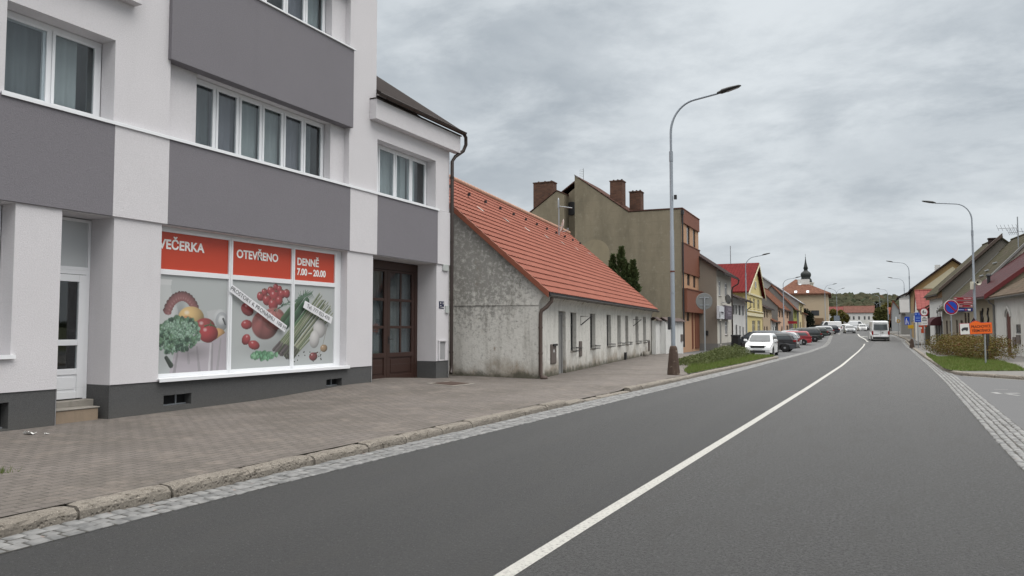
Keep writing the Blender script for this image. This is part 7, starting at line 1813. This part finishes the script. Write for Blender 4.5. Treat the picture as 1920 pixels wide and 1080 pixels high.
def conifer(name, label, peaks, m, leaf, n_):
    c0 = peaks[0]; t = thing(name, label, 'tree', (c0[0], c0[1], 0), 0); mb = MB(); tr = MB()
    for (x, y, r, z0, z1) in peaks:
        x -= c0[0]; y -= c0[1]
        for _ in range(n_):
            f = rnd.random()**1.35; a = rnd.uniform(0, 6.283); lay = .75+.25*math.sin(f*46+a*1.0)
            rad = r*(1-f)**.62*(.35+.65*rnd.random()**.4)*lay*(1+.3*noise.noise(Vector((math.cos(a)*1.6, math.sin(a)*1.6, f*7+x)))); z = z0+(z1-z0)*f
            p = Vector((x+rad*math.cos(a), y+rad*math.sin(a), z-rad*.05)); s = leaf*rnd.uniform(.6, 1.5)
            u = Vector((math.cos(a)*.55+rnd.gauss(0, .3), math.sin(a)*.55+rnd.gauss(0, .3), .75)).normalized(); w = u.cross(Vector((rnd.gauss(0, 1), rnd.gauss(0, 1), rnd.gauss(0, .3)))).normalized()
            mb.face([p-u*s*.3, p+w*s*.3+u*s*.3, p+u*s, p-w*s*.3+u*s*.3])
        tr.tube([(x, y, 0), (x, y, z1*.6)], [.12, .04], 6)
    mb.build('crown', m, t); tr.build('trunk', WOODBR, t); return t
THU = leaf_mat('thuja sprays', [(.026, .044, .015, 1), (.050, .074, .022, 1), (.07, .09, .034, 1)], 1.6, .15)
Dt = 47; zt = lambda py: EYE+(616-py)*Dt/1400
tp = [AT(1166, 616, Dt), AT(1188, 616, Dt-.3), AT(1150, 616, Dt+.2), AT(1178, 616, Dt)]
conifer('thuja_tree', 'dark green thuja rising behind the red tiled roof against the olive wall', [(tp[0].x, tp[0].y, 1.15, .0, zt(464)), (tp[1].x, tp[1].y, 1.05, .0, zt(490)), (tp[2].x, tp[2].y, .95, .0, zt(478)), (tp[3].x, tp[3].y, 1.1, .0, zt(496))], THU, .17, 4200)
Dt = 150; yp = [AT(1512, 616, Dt), AT(1519, 616, Dt), AT(1506, 616, Dt+1)]
zt = lambda py: EYE+(616-py)*Dt/1400
YEW = leaf_mat('dark yew', [(.008, .013, .007, 1), (.014, .020, .010, 1), (.02, .026, .012, 1)], .8, .1)
tq = thing('yew_tree', 'dark bushy conifer in front of the cream corner house', 'tree', (yp[0].x, yp[0].y, Zg(yp[0].y))); mb = MB()
for (px, py, rx, rz_) in ((1508, 588, .7, 1.0), (1513, 591, .9, 1.2), (1519, 596, .8, 1.1), (1510, 602, 1.1, 1.6), (1518, 605, .9, 1.0)): c_ = AT(px, py, Dt); leafage(mb, (c_.x-yp[0].x, c_.y-yp[0].y, c_.z-tq.location.z), (rx, rx, rz_), 800, .16, rnd, 0, .0)
mb.build('crown', YEW, tq); mb = MB(); mb.tube([(0, 0, 0), (0.1, 0, 3.2)], [.16, .08], 6); mb.build('trunk', WOODBR, tq)
OLIV = leaf_mat('yellowing leaves', [(.10, .09, .018, 1), (.17, .12, .02, 1), (.075, .078, .02, 1)], .5); GRNT = leaf_mat('dull green leaves', [(.072, .080, .020, 1), (.125, .105, .028, 1), (.050, .058, .018, 1)], .5)
def broadleaf(label, px, D, blobs, m, n_=700, leaf=.22, trunk=True):
    p = AT(px, 616, D); t = thing('broadleaf_tree', label, 'tree', (p.x, p.y, Zg(p.y)), 0); mb = MB(); tr = MB()
    for (bx, by, rx, rz_) in blobs:
        c = AT(bx, by, D); q_ = (c.x-p.x, c.y-p.y, c.z-t.location.z); s = D/1400
        leafage(mb, q_, (rx*s, rx*s, rz_*s), n_, leaf, rnd, 0, .15); tr.tube([(0, 0, q_[2]*.35), (q_[0]*.5, q_[1]*.5, q_[2]*.7), q_], [.12, .08, .04], 5)
    tr.tube([(0, 0, -.1), (0, 0, 1.6)], [.2, .15], 7); mb.build('crown', m, t); tr.build('trunk', WOODBR, t)
broadleaf('yellowing tree beside the corner house left of the bend', 1564, 200, [(1562, 586, 6, 7), (1567, 593, 6, 8), (1563, 600, 6, 7)], OLIV)
broadleaf('yellow brown tree in front of the left end of the long white building', 1580, 205, [(1577, 588, 6, 7), (1583, 594, 6, 8), (1588, 597, 4, 8), (1577, 600, 6, 7)], OLIV)
broadleaf('dense bushy green tree at the right end of the long white building', 1652, 182, [(1648, 584, 7, 7), (1655, 582, 7, 8), (1644, 594, 7, 8), (1653, 595, 9, 9), (1661, 597, 6, 8), (1657, 588, 6, 7)], GRNT, 800, .25)
broadleaf('dark pointed tree top above the orange roofs', 1643, 245, [(1644, 570, 3.5, 5), (1646, 577, 5, 6)], YEW, 500, .25)
broadleaf('yellow green tree crown above the orange roof at the bend', 1667, 235, [(1665, 571, 6, 4), (1672, 572, 5, 4), (1660, 574, 5, 3)], OLIV, 500, .3)
broadleaf('round clipped bush in front of the grey gabled house', 1668, 150, [(1667, 606, 5, 6), (1671, 609, 4, 5)], GRNT, 600, .16)
# hill
q = NT('autumn forest'); c = q.mix(q.ramp(q.noise(.012, 5, .65), .36, .62), (.018, .024, .010, 1), (.046, .040, .016, 1)); c = q.mix(q.ramp(q.noise(.06, 3, .6), .5, .66), c, (.028, .036, .013, 1)); c = q.mix(q.ramp(q.noise(.035, 4, .7), .60, .68), c, (.065, .038, .015, 1)); FOREST = q.done(q.mix(.07, c, (.17, .19, .20, 1)), .95, .1)  # final pale mix puts distance haze into the tree colour
hd = vpdir(1620); hn = (-hd[1], hd[0])
def hill_z(al, ac):       # al = distance out, ac = sideways (left positive)
    r = 34+5*math.sin(ac/210+1.2)+5*math.sin(ac/67)+3*math.sin(ac/31+2)
    t = min(1, max(0, (al-560)/640)); t = t*t*(3-2*t)
    side = 1/(1+(ac/1500)**4)
    return 2+(r-2)*t*side*(1-.25*min(1, max(0, (al-1250)/900)))
mb = MB(); A_ = [450, 560, 680, 800, 920, 1040, 1120, 1200, 1300, 1500, 1900, 2400]; C_ = list(range(-1600, 1601, 80)); vs = []
for al in A_:
    for ac in C_: vs.append((hd[0]*al+hn[0]*ac, hd[1]*al+hn[1]*ac, hill_z(al, ac)-1.5))
k = len(C_); mb.add(vs, [(j*k+i+1, j*k+i, (j+1)*k+i, (j+1)*k+i+1) for j in range(len(A_)-1) for i in range(k-1)], 0, True); tag(mb.build('hill', FOREST), kind='structure')
mb = MB(); rnd = random.Random(12)
import bmesh
bm = bmesh.new(); bmesh.ops.create_icosphere(bm, subdivisions=2, radius=1); iv = [v.co.copy() for v in bm.verts]; fi = [tuple(v.index for v in f.verts) for f in bm.faces]; bm.free()
for n_ in range(5600):
    al = rnd.uniform(600, 1290); ac = rnd.gauss(0, 170) if n_ < 4200 else rnd.uniform(-1200, 1200)
    z = hill_z(al, ac); r = rnd.uniform(3.2, 6.2); h = r*rnd.uniform(.9, 1.5); cx, cy = hd[0]*al+hn[0]*ac, hd[1]*al+hn[1]*ac; so_ = Vector((rnd.uniform(0, 50), 0, 0))
    vv = []
    for v in iv:
        w = 1+.45*noise.noise(v*2.1+so_); vv.append((cx+v.x*r*w, cy+v.y*r*w, z+h*.35+v.z*h*w))
    mb.add(vv, fi, 0, False)
tag(mb.build('forest', FOREST), kind='stuff')
# manhole in the pavement, weeds in the gutter
p = G(846, 722, .2); mb = MB(); vs = []
x0, y0 = p.x, p.y
def quad_on(x0, x1, y0, y1, dz): return [(x0, y0, pav_z(x0, y0)+dz), (x1, y0, pav_z(x1, y0)+dz), (x1, y1, pav_z(x1, y1)+dz), (x0, y1, pav_z(x0, y1)+dz)]
mb.face(quad_on(p.x-.32, p.x+.32, p.y-.5, p.y+.5, .012)); mh = mb.build('manhole_cover', mat('rusty cast iron', (.06, .035, .026, 1), .7, .3, 6, .6, 30)); tag(mh, 'rusty rectangular manhole cover in the pavement before the carriage door', 'manhole cover')
mb = MB(); mb.face(quad_on(p.x-.42, p.x+.42, p.y-.6, p.y+.6, .007)); mf = mb.build('frame', CONC, mh)
for px, py, lab in ((372, 912, 'grass tuft growing in the gutter joint under the kerb'), (2, 886, 'grass tuft at the left edge of the pavement')):
    g_ = G(px, py, .02 if px > 100 else .14); mb = MB()
    for k in range(60):
        a = rnd.uniform(0, 6.28); r_ = abs(rnd.gauss(0, .06)); L = rnd.uniform(.03, .09); x, y = r_*math.cos(a), r_*math.sin(a)*1.5; mb.face([(x-.004, y, -.02), (x+.004, y+.003, -.02), (x+rnd.gauss(0, .03), y+rnd.gauss(0, .03), L)])
    o_ = mb.build('grass_tuft', GRASSM); o_.location = (g_.x, g_.y, g_.z); tag(o_, lab, 'weed', 'weeds in the paving')
# worn white paint on the side street
line('edge_line', [tuple(v) for v in [KR[k]+Vector((0, -.14, 0)) for k in range(6)]], .10, PAINT, .0)
FADED = mat('worn paint', (.30, .30, .295, 1), .9, .4, 14)
for a, b, w in (((1863, 735.5), (1874, 738), .16), ((1885, 737.5), (1911, 737), .14), ((1889, 739), (1911, 741.5), .12), ((1864, 730), (1890, 730.5), .05)):
    line('road_marking', [tuple(G(*a)), tuple(G(*b))], w, FADED, -.001)
